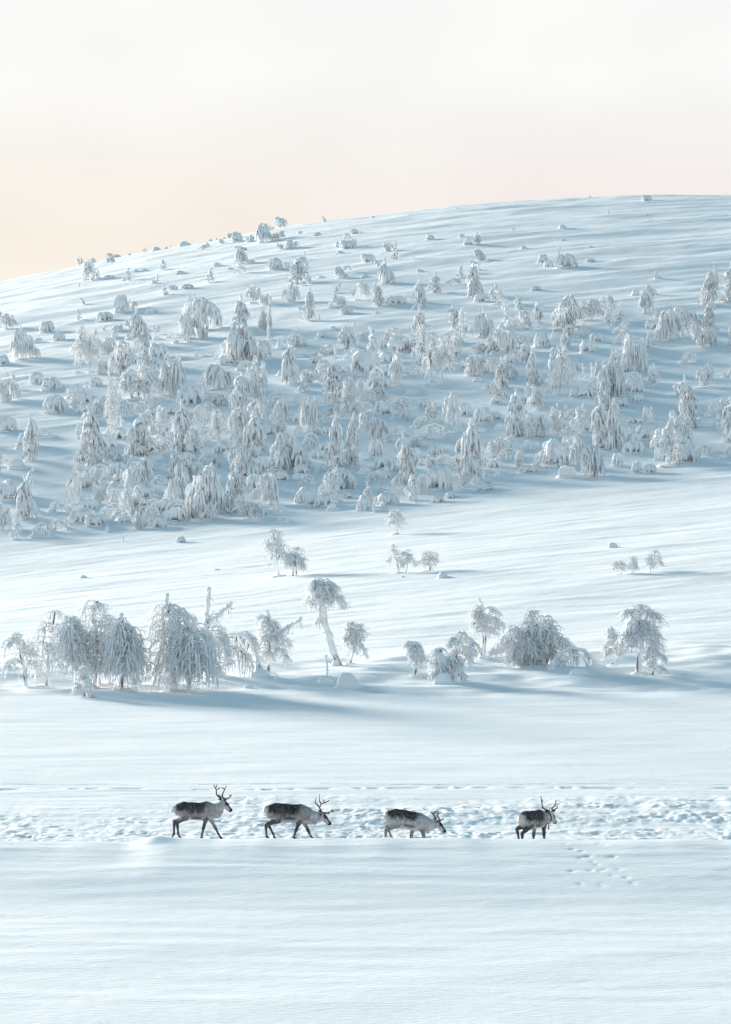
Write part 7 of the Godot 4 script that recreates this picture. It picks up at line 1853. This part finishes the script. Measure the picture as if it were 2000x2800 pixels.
# coat of one animal; groups: 0 trunk, 1 neck, 2 head, 3 fore leg, 4 hind leg, 5 tail
func coat(p: Vector3, g: int, beast: Beast, look: Dictionary) -> Color:
	var dark: Vector3 = look.dark
	var grey: Vector3 = look.grey
	var pale := Vector3(0.52, 0.505, 0.50)
	var cream := Vector3(0.60, 0.57, 0.53)
	var leg: Vector3 = look.leg
	var hair := nz.get_noise_3dv(p * Vector3(34, 15, 34))
	var broad := nf.get_noise_3dv(p * 7.0 + Vector3(look.seed, 0, 0))
	var x0: float = beast.back[0][0]
	var x1: float = beast.back[-1][0]
	var along := clampf((p.x - x0) / (x1 - x0), 0.0, 1.0)
	var top := outline(beast.back, p.x, 1)
	var bot := outline(beast.back, p.x, 2)
	var v := (p.y - bot) / (top - bot)
	var c := grey
	if g == 0 or g == 5:
		var saddle: float = look.saddle + 0.13 * broad + 0.07 * hair
		c = grey.lerp(dark, ramp(saddle - 0.22, saddle + 0.14, v + 0.12 * hair) * ramp(-0.22, -0.06, (p.x - x0) / (x1 - x0) + 0.05 * broad + 0.03 * hair + 0.07 * (v - 0.7)) * (1.0 - ramp(0.74, 1.02, along + 0.32 * (0.85 - v) + 0.05 * broad)))
		c = c.lerp(pale, (1.0 - ramp(0.05, 0.24, v + 0.06 * hair)) * 0.9)
		# dark stripe low on the flank
		var s: float = (v - look.stripe - 0.05 * (along - 0.5)) / 0.075
		c = c.lerp(dark * 1.6, 0.85 * exp(-s * s) * ramp(0.34, 0.46, along) * (1.0 - ramp(0.66, 0.8, along)))
		# haunch
		var hq := (Vector2(p.x, p.y) - Vector2(x0 + 0.30, bot + 0.26)) / Vector2(0.15, 0.17)
		c = c.lerp(leg * 1.7, look.haunch * exp(-hq.length_squared() * 1.1))
		# pale rump
		var rump: float = (1.0 - ramp(x0 - 0.165, x0 - 0.055, p.x + 0.04 * broad + 0.03 * hair)) * (1.0 - 0.75 * ramp(0.84, 0.97, v))
		c = c.lerp(cream, rump)
	elif g == 1:
		c = grey.lerp(pale, 0.55 + 0.5 * broad)
		c = c.lerp(grey * 0.8, ramp(0.1, 0.5, hair) * 0.5)
		c = c.lerp(dark * 2.2, 0.55 * ramp(0.75, 1.0, v) * (1.0 - ramp(x1 - 0.02, x1 + 0.16, p.x)))
	elif g == 2:
		var poll: Vector3 = look.poll
		var nose: Vector3 = look.nose
		var axis := nose - poll
		var t := (p - poll).dot(axis) / axis.length_squared()
		var up := Vector3(-axis.y, axis.x, 0).normalized()
		var h := (p - poll).dot(up)
		c = pale * 0.92
		c = c.lerp(dark * 1.3, ramp(-0.025, 0.03, h + 0.015 * hair) * ramp(0.05, 0.2, t))
		c = c.lerp(dark, ramp(0.78, 0.92, t))
		var eq := (t - 0.36) / 0.12
		c = c.lerp(dark, 0.8 * exp(-eq * eq) * ramp(-0.06, -0.02, h))
	elif g == 3:
		c = leg.lerp(grey, 0.85 * ramp(0.34, 0.52, p.y + 0.04 * hair) * look.legpale + 0.25 * look.legpale)
		if p.z < 0.0:
			c = c.lerp(pale, 0.45 * ramp(0.22, 0.4, p.y))
		c = c.lerp(pale, 0.5 * ramp(0.03, 0.07, p.y) * (1.0 - ramp(0.08, 0.13, p.y)))
	else:
		c = leg.lerp(grey, 0.8 * ramp(0.42, 0.62, p.y + 0.05 * hair + 0.04 * broad) * (0.35 + 0.65 * look.legpale) + 0.3 * look.legpale)
		c = c.lerp(cream, 0.9 * (1.0 - ramp(x0 + 0.02, x0 + 0.1, p.x)) * ramp(0.5, 0.6, p.y))
		c = c.lerp(pale, 0.5 * ramp(0.03, 0.07, p.y) * (1.0 - ramp(0.09, 0.14, p.y)))
	c *= 1.0 + 0.5 * hair + 0.25 * broad
	# grains of snow caught in the coat of the back
	if g <= 1:
		var dust := nf.get_noise_3dv(p * Vector3(60, 48, 60))
		c = c.lerp(Vector3(0.72, 0.75, 0.79), 0.4 * ramp(0.25, 0.55, dust + 0.25 * (v - 0.85)) * ramp(0.45, 0.75, v))
	return Color(clampf(c.x, 0.01, 0.9), clampf(c.y, 0.01, 0.9), clampf(c.z, 0.01, 0.9))

func lerp3(a: Vector3, b: Vector3, t: float) -> Vector3:
	return a.lerp(b, t)

func horn(b: Buf, pts: Array, r0: float, r1: float):
	# a smooth curve through the points
	var cv := Curve3D.new()
	for k in pts.size():
		var p: Vector3 = pts[k]
		var a: Vector3 = pts[maxi(k - 1, 0)]
		var c: Vector3 = pts[mini(k + 1, pts.size() - 1)]
		var tan := (c - a) * 0.17
		cv.add_point(p, -tan, tan)
	var n := maxi(4, pts.size() * 3)
	var path := PackedVector3Array()
	var rad := PackedFloat32Array()
	for k in n + 1:
		var t := float(k) / n
		path.append(cv.sample_baked(cv.get_baked_length() * t, true))
		rad.append(lerpf(r0, r1, t))
	var shade := 0.85 + 0.3 * rng.randf()
	tube(b, path, rad, 7, 0.12, Color(0.075 * shade, 0.062 * shade, 0.055 * shade), 14.0)

func reindeer(label: String, at: Vector3, turn: float, beast: Beast, look: Dictionary, antlers: Array, ears: Array, hooves: Array) -> Node3D:
	var o := Node3D.new()
	o.name = numbered("reindeer")
	o.position = at
	o.rotation.y = turn
	o.set_meta("label", label)
	o.set_meta("category", "reindeer")
	o.set_meta("group", "reindeer walking in line along the trail")
	add_child(o, true)
	var body := grow(beast, func(p: Vector3, g: int) -> Color: return coat(p, g, beast, look))
	part("body", body, fur_mat, o, true)
	for set in antlers:
		var b := Buf.new()
		for beam in set:
			horn(b, beam[0], beam[1], beam[2])
		part("antler", b, horn_mat, o, true)
	for e in ears:
		# a leaf-shaped ear, cupped
		var b := Buf.new()
		var base: Vector3 = e[0]
		var tip: Vector3 = e[1]
		var pts := PackedVector3Array()
		var rad := PackedFloat32Array()
		for k in 6:
			var t := k / 5.0
			pts.append(base.lerp(tip, t))
			rad.append(0.026 * sin(PI * (0.18 + 0.80 * t)) + 0.003)
		tube(b, pts, rad, 8, 0.1, Color(0.10, 0.09, 0.09), 10.0)
		part("ear", b, fur_mat, o, true)
	for s in [-1.0, 1.0]:
		var b := Buf.new()
		var ep: Vector2 = look.eye
		blob(b, Vector3(ep.x, ep.y, look.eye_z + s * 0.062), Vector3(0.016, 0.014, 0.012), 0.0, Color.BLACK, 6, 9)
		part("eye", b, eye_mat, o)
	for hf in hooves:
		# two toes, pointing the way the foot points
		var b := Buf.new()
		var p: Vector3 = hf[0]
		var way: Vector3 = hf[1]
		for s in [-1.0, 1.0]:
			var side := Vector3(0, 0, s * 0.016)
			tube(b, PackedVector3Array([p - way * 0.015 + side + Vector3(0, 0.05, 0), p + way * 0.02 + side + Vector3(0, 0.022, 0), p + way * 0.075 + side * 1.2 + Vector3(0, 0.004, 0)]), PackedFloat32Array([0.026, 0.03, 0.012]), 7, 0.05, Color(0.035, 0.032, 0.034), 6.0)
		part("hoof", b, horn_mat, o, true)
	return o

func fore(beast: Beast, z: float, elbow: Vector2, knee: Vector2, fet: Vector2, hoof: Vector2, fat := 1.0):
	beast.chain([[Vector3(elbow.x + 0.02, elbow.y + 0.16, z * 0.8), 0.105 * fat], [Vector3(elbow.x, elbow.y, z), 0.066 * fat], [Vector3(knee.x, knee.y, z), 0.037 * fat], [Vector3(knee.x * 0.8 + fet.x * 0.2, knee.y * 0.8 + fet.y * 0.2, z), 0.030 * fat], [Vector3(fet.x, fet.y, z), 0.026 * fat], [Vector3(hoof.x, hoof.y + 0.03, z), 0.028 * fat]], 3)

func hind(beast: Beast, z: float, hip: Vector2, stifle: Vector2, hock: Vector2, fet: Vector2, hoof: Vector2, fat := 1.0):
	beast.bone(Vector3(hip.x, hip.y, z * 0.75), Vector3(stifle.x, stifle.y, z), 0.165 * fat, 0.105 * fat, 1.25, 0)
	beast.chain([[Vector3(stifle.x, stifle.y, z), 0.098 * fat], [Vector3(lerpf(stifle.x, hock.x, 0.55), lerpf(stifle.y, hock.y, 0.55), z), 0.058 * fat], [Vector3(hock.x, hock.y, z), 0.039 * fat], [Vector3(lerpf(hock.x, fet.x, 0.3), lerpf(hock.y, fet.y, 0.3), z), 0.032 * fat], [Vector3(fet.x, fet.y, z), 0.028 * fat], [Vector3(hoof.x, hoof.y + 0.03, z), 0.029 * fat]], 4)

func head(beast: Beast, poll: Vector3, nose: Vector3):
	# cranium, cheek, muzzle, chin
	var ax := (nose - poll).normalized()
	var up := Vector3(-ax.y, ax.x, 0).normalized()
	var len := (nose - poll).length()
	beast.bone(poll + ax * 0.03 - up * 0.02, poll + ax * len * 0.38 - up * 0.012, 0.072, 0.066, 1.05, 2)
	beast.bone(poll + ax * len * 0.3 - up * 0.06, poll + ax * len * 0.55 - up * 0.045, 0.066, 0.05, 1.2, 2)
	beast.bone(poll + ax * len * 0.4 - up * 0.008, poll + ax * len * 0.86 - up * 0.012, 0.056, 0.042, 1.05, 2)
	beast.bone(poll + ax * len * 0.80 - up * 0.018, nose - ax * 0.03, 0.047, 0.044, 1.0, 2)
	beast.bone(poll + ax * len * 0.55 - up * 0.06, nose - ax * 0.05 - up * 0.045, 0.036, 0.028, 1.0, 2)

func tail(beast: Beast, p: Vector3):
	beast.bone(p, p + Vector3(-0.05, -0.13, 0), 0.036, 0.022, 1.0, 5)

func place(px: float, py: float, d: float) -> Vector3:
	return Vector3((px - 1000.0) / 12000.0 * d, 11.0 - (py - 1196.0) / 12000.0 * d, -d)

const THICK := Vector2(0.024, 0.012)
const THIN := Vector2(0.017, 0.010)

func beam(list: Array, thick: Vector2, pts: Array):
	list.append([pts, thick.x, thick.y])

func build_reindeer():
	rng.seed = 77
	var dark := Vector3(0.032, 0.027, 0.027)
	# ---- the first animal: head up, hind legs trailing
	var a := Beast.new()
	a.trunk([[-0.47, 0.99, 0.60, 0.84], [-0.34, 1.03, 0.57, 0.86], [-0.10, 1.015, 0.505, 0.92], [0.12, 1.0, 0.49, 0.92], [0.28, 1.035, 0.50, 0.84], [0.38, 0.985, 0.52, 0.78]], 1.0)
	a.bone(Vector3(0.36, 0.76, 0), Vector3(0.55, 0.765, 0), 0.20, 0.185, 1.5, 1)
	a.bone(Vector3(0.52, 0.80, 0), Vector3(0.69, 0.93, 0), 0.155, 0.105, 1.35, 1)
	a.bone(Vector3(0.50, 0.66, 0), Vector3(0.60, 0.63, 0), 0.11, 0.06, 1.9, 1)
	head(a, Vector3(0.735, 1.04, 0), Vector3(0.955, 0.765, 0))
	fore(a, 0.10, Vector2(0.265, 0.57), Vector2(0.195, 0.33), Vector2(0.145, 0.10), Vector2(0.13, 0.03))
	fore(a, -0.10, Vector2(0.36, 0.56), Vector2(0.495, 0.32), Vector2(0.605, 0.10), Vector2(0.64, 0.04))
	hind(a, 0.11, Vector2(-0.40, 0.82), Vector2(-0.30, 0.60), Vector2(-0.605, 0.485), Vector2(-0.62, 0.14), Vector2(-0.665, 0.03))
	hind(a, -0.10, Vector2(-0.40, 0.82), Vector2(-0.30, 0.60), Vector2(-0.54, 0.43), Vector2(-0.505, 0.11), Vector2(-0.47, 0.02))
	tail(a, Vector3(-0.63, 0.86, 0))
	var far_horn := []
	beam(far_horn, THICK, [Vector3(0.69, 1.09, -0.04), Vector3(0.555, 1.185, -0.14), Vector3(0.53, 1.30, -0.19), Vector3(0.525, 1.34, -0.2), Vector3(0.465, 1.455, -0.16)])
	beam(far_horn, THIN, [Vector3(0.515, 1.375, -0.19), Vector3(0.535, 1.42, -0.21), Vector3(0.555, 1.47, -0.22)])
	beam(far_horn, THIN, [Vector3(0.53, 1.32, -0.2), Vector3(0.58, 1.345, -0.23), Vector3(0.605, 1.40, -0.25)])
	beam(far_horn, THIN, [Vector3(0.585, 1.355, -0.24), Vector3(0.61, 1.36, -0.245), Vector3(0.635, 1.368, -0.25)])
	beam(far_horn, THIN, [Vector3(0.69, 1.10, -0.04), Vector3(0.67, 1.125, -0.06), Vector3(0.652, 1.15, -0.07)])
	var near_horn := []
	beam(near_horn, THICK, [Vector3(0.76, 1.09, 0.04), Vector3(0.71, 1.175, 0.10), Vector3(0.72, 1.25, 0.16), Vector3(0.77, 1.365, 0.19), Vector3(0.815, 1.46, 0.15)])
	beam(near_horn, THIN, [Vector3(0.77, 1.365, 0.19), Vector3(0.735, 1.405, 0.2), Vector3(0.675, 1.412, 0.21)])
	beam(near_horn, THIN, [Vector3(0.705, 1.175, 0.1), Vector3(0.64, 1.182, 0.08), Vector3(0.585, 1.22, 0.05)])
	beam(near_horn, THICK, [Vector3(0.77, 1.06, 0.03), Vector3(0.885, 1.13, 0.05), Vector3(0.93, 1.175, 0.05), Vector3(0.96, 1.215, 0.04)])
	beam(near_horn, THIN, [Vector3(0.93, 1.175, 0.05), Vector3(0.915, 1.195, 0.055), Vector3(0.905, 1.215, 0.06)])
	beam(near_horn, THIN, [Vector3(0.765, 1.095, 0.04), Vector3(0.785, 1.12, 0.04), Vector3(0.80, 1.14, 0.04)])
	reindeer("first reindeer from the left, head held high, tall forked antlers, hind legs trailing", place(537.6, 2295.0, 120.0), 0.0, a,
		{"dark": dark, "grey": Vector3(0.31, 0.30, 0.305), "leg": Vector3(0.055, 0.048, 0.048), "saddle": 0.52, "stripe": 0.16, "haunch": 0.75, "legpale": 0.3, "seed": 0.0, "poll": Vector3(0.735, 1.04, 0), "nose": Vector3(0.955, 0.765, 0), "eye": Vector2(0.83, 0.975), "eye_z": 0.0},
		[far_horn, near_horn],
		[[Vector3(0.67, 1.06, -0.06), Vector3(0.585, 1.085, -0.12)], [Vector3(0.76, 1.055, 0.07), Vector3(0.80, 1.06, 0.16)]],
		[[Vector3(0.13, 0.0, 0.10), Vector3(1, 0, 0)], [Vector3(0.64, 0.0, -0.10), Vector3(1, 0, 0)], [Vector3(-0.665, 0.01, 0.11), Vector3(-0.5, -0.3, 0)], [Vector3(-0.47, 0.0, -0.10), Vector3(1, 0, 0)]])
	# ---- the second: head lowered below the line of the back
	var b := Beast.new()
	b.trunk([[-0.47, 0.945, 0.50, 0.84], [-0.34, 0.98, 0.47, 0.86], [-0.10, 0.965, 0.42, 0.92], [0.14, 0.94, 0.405, 0.92], [0.32, 0.945, 0.41, 0.84], [0.43, 0.90, 0.415, 0.78]], 1.0)
	b.bone(Vector3(0.42, 0.66, 0), Vector3(0.60, 0.585, 0), 0.205, 0.18, 1.5, 1)
	b.bone(Vector3(0.58, 0.60, 0), Vector3(0.84, 0.60, 0), 0.165, 0.115, 1.4, 1)
	b.bone(Vector3(0.56, 0.50, 0), Vector3(0.70, 0.44, 0), 0.12, 0.075, 1.9, 1)
	head(b, Vector3(0.905, 0.685, 0.02), Vector3(1.14, 0.385, 0.02))
	fore(b, 0.10, Vector2(0.285, 0.45), Vector2(0.20, 0.235), Vector2(0.15, 0.09), Vector2(0.13, 0.02))
	fore(b, -0.10, Vector2(0.42, 0.43), Vector2(0.525, 0.21), Vector2(0.575, 0.09), Vector2(0.60, 0.02))
	hind(b, 0.11, Vector2(-0.41, 0.74), Vector2(-0.29, 0.51), Vector2(-0.575, 0.415), Vector2(-0.42, 0.115), Vector2(-0.405, 0.04))
	hind(b, -0.10, Vector2(-0.42, 0.74), Vector2(-0.31, 0.51), Vector2(-0.63, 0.35), Vector2(-0.62, 0.09), Vector2(-0.612, 0.02))
	tail(b, Vector3(-0.625, 0.86, 0))
	far_horn = []
	beam(far_horn, THICK, [Vector3(0.885, 0.74, -0.03), Vector3(0.81, 0.87, -0.10), Vector3(0.725, 0.957, -0.16), Vector3(0.72, 1.03, -0.18), Vector3(0.757, 1.10, -0.16)])
	beam(far_horn, THIN, [Vector3(0.93, 0.70, -0.03), Vector3(1.03, 0.70, -0.05), Vector3(1.105, 0.655, -0.06)])
	near_horn = []
	beam(near_horn, Vector2(0.021, 0.013), [Vector3(0.905, 0.73, 0.05), Vector3(0.86, 0.80, 0.09), Vector3(0.85, 0.87, 0.13), Vector3(0.895, 0.96, 0.17), Vector3(1.0, 0.995, 0.21), Vector3(1.112, 1.06, 0.23)])
	beam(near_horn, Vector2(0.016, 0.009), [Vector3(0.89, 0.955, 0.16), Vector3(0.84, 1.04, 0.16), Vector3(0.833, 1.13, 0.14), Vector3(0.836, 1.215, 0.12)])
	beam(near_horn, THIN, [Vector3(0.98, 0.99, 0.20), Vector3(0.965, 1.035, 0.22), Vector3(0.942, 1.075, 0.23)])
	beam(near_horn, THICK, [Vector3(0.93, 0.71, 0.05), Vector3(1.01, 0.692, 0.07), Vector3(1.12, 0.72, 0.07), Vector3(1.20, 0.735, 0.06), Vector3(1.235, 0.722, 0.05)])
	beam(near_horn, THIN, [Vector3(1.195, 0.735, 0.06), Vector3(1.175, 0.765, 0.06), Vector3(1.15, 0.80, 0.06)])
	beam(near_horn, THIN, [Vector3(1.21, 0.735, 0.06), Vector3(1.205, 0.765, 0.05), Vector3(1.20, 0.79, 0.045)])
	reindeer("second reindeer from the left, darkest back, head lowered, branching antlers held forward", place(790.2, 2293.5, 120.0), 0.0, b,
		{"dark": dark * 0.85, "grey": Vector3(0.29, 0.28, 0.285), "leg": Vector3(0.060, 0.052, 0.052), "saddle": 0.50, "stripe": 0.27, "haunch": 0.8, "legpale": 0.35, "seed": 3.0, "poll": Vector3(0.905, 0.685, 0.02), "nose": Vector3(1.14, 0.385, 0.02), "eye": Vector2(1.005, 0.615), "eye_z": 0.02},
		[far_horn, near_horn],
		[[Vector3(0.87, 0.715, -0.06), Vector3(0.80, 0.765, -0.13)], [Vector3(0.885, 0.69, 0.08), Vector3(0.855, 0.63, 0.15)]],
		[[Vector3(0.13, 0.0, 0.10), Vector3(1, 0, 0)], [Vector3(0.60, 0.0, -0.10), Vector3(1, 0, 0)], [Vector3(-0.405, 0.01, 0.11), Vector3(0.8, -0.1, 0)], [Vector3(-0.612, 0.0, -0.10), Vector3(1, 0, 0)]])
	# ---- the third: palest, sloping back, nose near the snow
	var c := Beast.new()
	c.trunk([[-0.36, 0.93, 0.50, 0.84], [-0.22, 0.965, 0.47, 0.88], [0.0, 0.935, 0.40, 0.94], [0.22, 0.89, 0.345, 0.94], [0.40, 0.85, 0.335, 0.86], [0.50, 0.80, 0.34, 0.78]], 1.0)
	c.bone(Vector3(0.48, 0.575, 0), Vector3(0.66, 0.525, 0), 0.20, 0.165, 1.5, 1)
	c.bone(Vector3(0.64, 0.53, 0), Vector3(0.85, 0.535, 0), 0.155, 0.112, 1.4, 1)
	c.bone(Vector3(0.60, 0.44, 0), Vector3(0.76, 0.43, 0), 0.12, 0.08, 1.8, 1)
	head(c, Vector3(0.905, 0.62, 0.02), Vector3(1.125, 0.325, 0.02))
	fore(c, 0.10, Vector2(0.485, 0.40), Vector2(0.53, 0.22), Vector2(0.56, 0.09), Vector2(0.575, 0.02), 1.08)
	fore(c, -0.10, Vector2(0.235, 0.40), Vector2(0.195, 0.22), Vector2(0.165, 0.09), Vector2(0.15, 0.02), 1.08)
	hind(c, 0.11, Vector2(-0.30, 0.72), Vector2(-0.20, 0.53), Vector2(-0.50, 0.38), Vector2(-0.52, 0.10), Vector2(-0.515, 0.02), 1.03)
	hind(c, -0.10, Vector2(-0.32, 0.72), Vector2(-0.24, 0.55), Vector2(-0.475, 0.46), Vector2(-0.335, 0.14), Vector2(-0.30, 0.03))
	tail(c, Vector3(-0.485, 0.84, 0))
	far_horn = []
	beam(far_horn, THICK, [Vector3(0.88, 0.68, -0.04), Vector3(0.83, 0.745, -0.09), Vector3(0.775, 0.81, -0.13), Vector3(0.725, 0.845, -0.15)])
	beam(far_horn, THICK, [Vector3(0.785, 0.80, -0.12), Vector3(0.845, 0.845, -0.15), Vector3(0.87, 0.88, -0.16), Vector3(0.885, 0.915, -0.16)])
	near_horn = []
	beam(near_horn, THICK, [Vector3(0.955, 0.60, 0.06), Vector3(0.96, 0.68, 0.09), Vector3(0.905, 0.765, 0.14), Vector3(0.903, 0.82, 0.17), Vector3(0.93, 0.845, 0.18), Vector3(0.918, 0.91, 0.18)])
	beam(near_horn, THIN, [Vector3(0.925, 0.84, 0.18), Vector3(0.975, 0.855, 0.19), Vector3(1.025, 0.88, 0.20)])
	beam(near_horn, THIN, [Vector3(0.905, 0.825, 0.17), Vector3(0.89, 0.835, 0.17), Vector3(0.875, 0.845, 0.17)])
	beam(near_horn, THICK, [Vector3(0.97, 0.62, 0.05), Vector3(1.02, 0.66, 0.07), Vector3(1.09, 0.688, 0.08)])
	reindeer("third reindeer from the left, palest coat, small antlers, nose close to the snow", place(1106.0, 2308.0, 120.0), 0.0, c,
		{"dark": dark * 1.05, "grey": Vector3(0.42, 0.41, 0.412), "leg": Vector3(0.16, 0.15, 0.15), "saddle": 0.60, "stripe": 0.24, "haunch": 0.12, "legpale": 0.95, "seed": 7.0, "poll": Vector3(0.905, 0.62, 0.02), "nose": Vector3(1.125, 0.325, 0.02), "eye": Vector2(1.0, 0.54), "eye_z": 0.02},
		[far_horn, near_horn],
		[[Vector3(0.86, 0.645, -0.06), Vector3(0.79, 0.685, -0.12)], [Vector3(0.91, 0.62, 0.08), Vector3(0.885, 0.585, 0.16)]],
		[[Vector3(0.575, 0.0, 0.10), Vector3(1, 0, 0)], [Vector3(0.15, 0.0, -0.10), Vector3(1, 0, 0)], [Vector3(-0.515, 0.0, 0.11), Vector3(1, 0, 0)], [Vector3(-0.30, 0.01, -0.10), Vector3(0.8, -0.2, 0)]])
	# ---- the fourth: seen from behind, walking away to the right, a dark strap round the neck
	var e := Beast.new()
	e.trunk([[-0.44, 0.895, 0.47, 0.84], [-0.32, 0.93, 0.44, 0.88], [-0.08, 0.92, 0.41, 0.94], [0.12, 0.91, 0.40, 0.94], [0.27, 0.93, 0.40, 0.86], [0.38, 0.88, 0.40, 0.80]], 1.0)
	e.bone(Vector3(0.36, 0.66, 0), Vector3(0.50, 0.66, 0.04), 0.20, 0.175, 1.4, 1)
	e.bone(Vector3(0.48, 0.68, 0.03), Vector3(0.60, 0.74, 0.11), 0.155, 0.11, 1.3, 1)
	head(e, Vector3(0.64, 0.82, 0.14), Vector3(0.825, 0.52, 0.16))
	fore(e, 0.10, Vector2(0.36, 0.46), Vector2(0.365, 0.25), Vector2(0.385, 0.09), Vector2(0.39, 0.02))
	fore(e, -0.10, Vector2(0.20, 0.46), Vector2(0.165, 0.25), Vector2(0.15, 0.09), Vector2(0.145, 0.02))
	hind(e, 0.11, Vector2(-0.38, 0.70), Vector2(-0.30, 0.52), Vector2(-0.66, 0.33), Vector2(-0.66, 0.10), Vector2(-0.66, 0.02))
	hind(e, -0.10, Vector2(-0.38, 0.70), Vector2(-0.36, 0.52), Vector2(-0.62, 0.445), Vector2(-0.51, 0.11), Vector2(-0.49, 0.02))
	tail(e, Vector3(-0.60, 0.83, 0))
	far_horn = []
	beam(far_horn, THICK, [Vector3(0.61, 0.87, 0.09), Vector3(0.55, 0.925, -0.03), Vector3(0.515, 1.01, -0.06), Vector3(0.505, 1.13, -0.08), Vector3(0.485, 1.255, -0.09)])
	beam(far_horn, THIN, [Vector3(0.55, 0.925, -0.03), Vector3(0.51, 0.94, -0.05), Vector3(0.475, 0.955, -0.06)])
	beam(far_horn, THIN, [Vector3(0.507, 1.10, -0.08), Vector3(0.53, 1.125, -0.075), Vector3(0.545, 1.16, -0.07)])
	beam(far_horn, THIN, [Vector3(0.63, 0.86, 0.10), Vector3(0.645, 0.90, 0.09), Vector3(0.655, 0.94, 0.085)])
	near_horn = []
	beam(near_horn, THICK, [Vector3(0.65, 0.87, 0.18), Vector3(0.615, 0.94, 0.20), Vector3(0.635, 0.995, 0.25), Vector3(0.67, 1.07, 0.28), Vector3(0.695, 1.18, 0.26)])
	beam(near_horn, THIN, [Vector3(0.61, 0.94, 0.2), Vector3(0.58, 0.955, 0.18), Vector3(0.55, 0.96, 0.17)])
	beam(near_horn, THICK, [Vector3(0.66, 0.865, 0.18), Vector3(0.76, 0.91, 0.20), Vector3(0.825, 0.935, 0.21), Vector3(0.835, 0.985, 0.21)])
	var deer := reindeer("fourth reindeer from the left, seen from behind, dark strap hanging from its neck", place(1459.0, 2308.5, 120.0), deg_to_rad(52.0), e,
		{"dark": dark, "grey": Vector3(0.32, 0.31, 0.312), "leg": Vector3(0.050, 0.045, 0.045), "saddle": 0.48, "stripe": 0.20, "haunch": 0.3, "legpale": 0.3, "seed": 11.0, "poll": Vector3(0.64, 0.82, 0.14), "nose": Vector3(0.825, 0.52, 0.16), "eye": Vector2(0.715, 0.74), "eye_z": 0.15},
		[far_horn, near_horn],
		[[Vector3(0.61, 0.84, 0.08), Vector3(0.555, 0.88, 0.02)], [Vector3(0.65, 0.85, 0.20), Vector3(0.665, 0.885, 0.28)]],
		[[Vector3(0.39, 0.0, 0.10), Vector3(1, 0, 0)], [Vector3(0.145, 0.0, -0.10), Vector3(1, 0, 0)], [Vector3(-0.66, 0.0, 0.11), Vector3(1, 0, 0)], [Vector3(-0.49, 0.0, -0.10), Vector3(1, 0, 0)]])
	# the strap: a loop round the neck and its hanging end
	var st := Buf.new()
	var loop := PackedVector3Array()
	var thick := PackedFloat32Array()
	for k in 15:
		var o := TAU * k / 14.0
		loop.append(Vector3(0.565 - 0.075 * cos(o), 0.715 + 0.15 * cos(o), 0.08 + 0.118 * sin(o)))
		thick.append(0.015)
	tube(st, loop, thick, 6, 0.0, Color.BLACK)
	tube(st, PackedVector3Array([Vector3(0.60, 0.575, 0.10), Vector3(0.575, 0.50, 0.115), Vector3(0.565, 0.42, 0.12), Vector3(0.56, 0.36, 0.12)]), PackedFloat32Array([0.018, 0.014, 0.015, 0.018]), 6, 0.0, Color.BLACK)
	part("strap", st, strap_mat, deer)
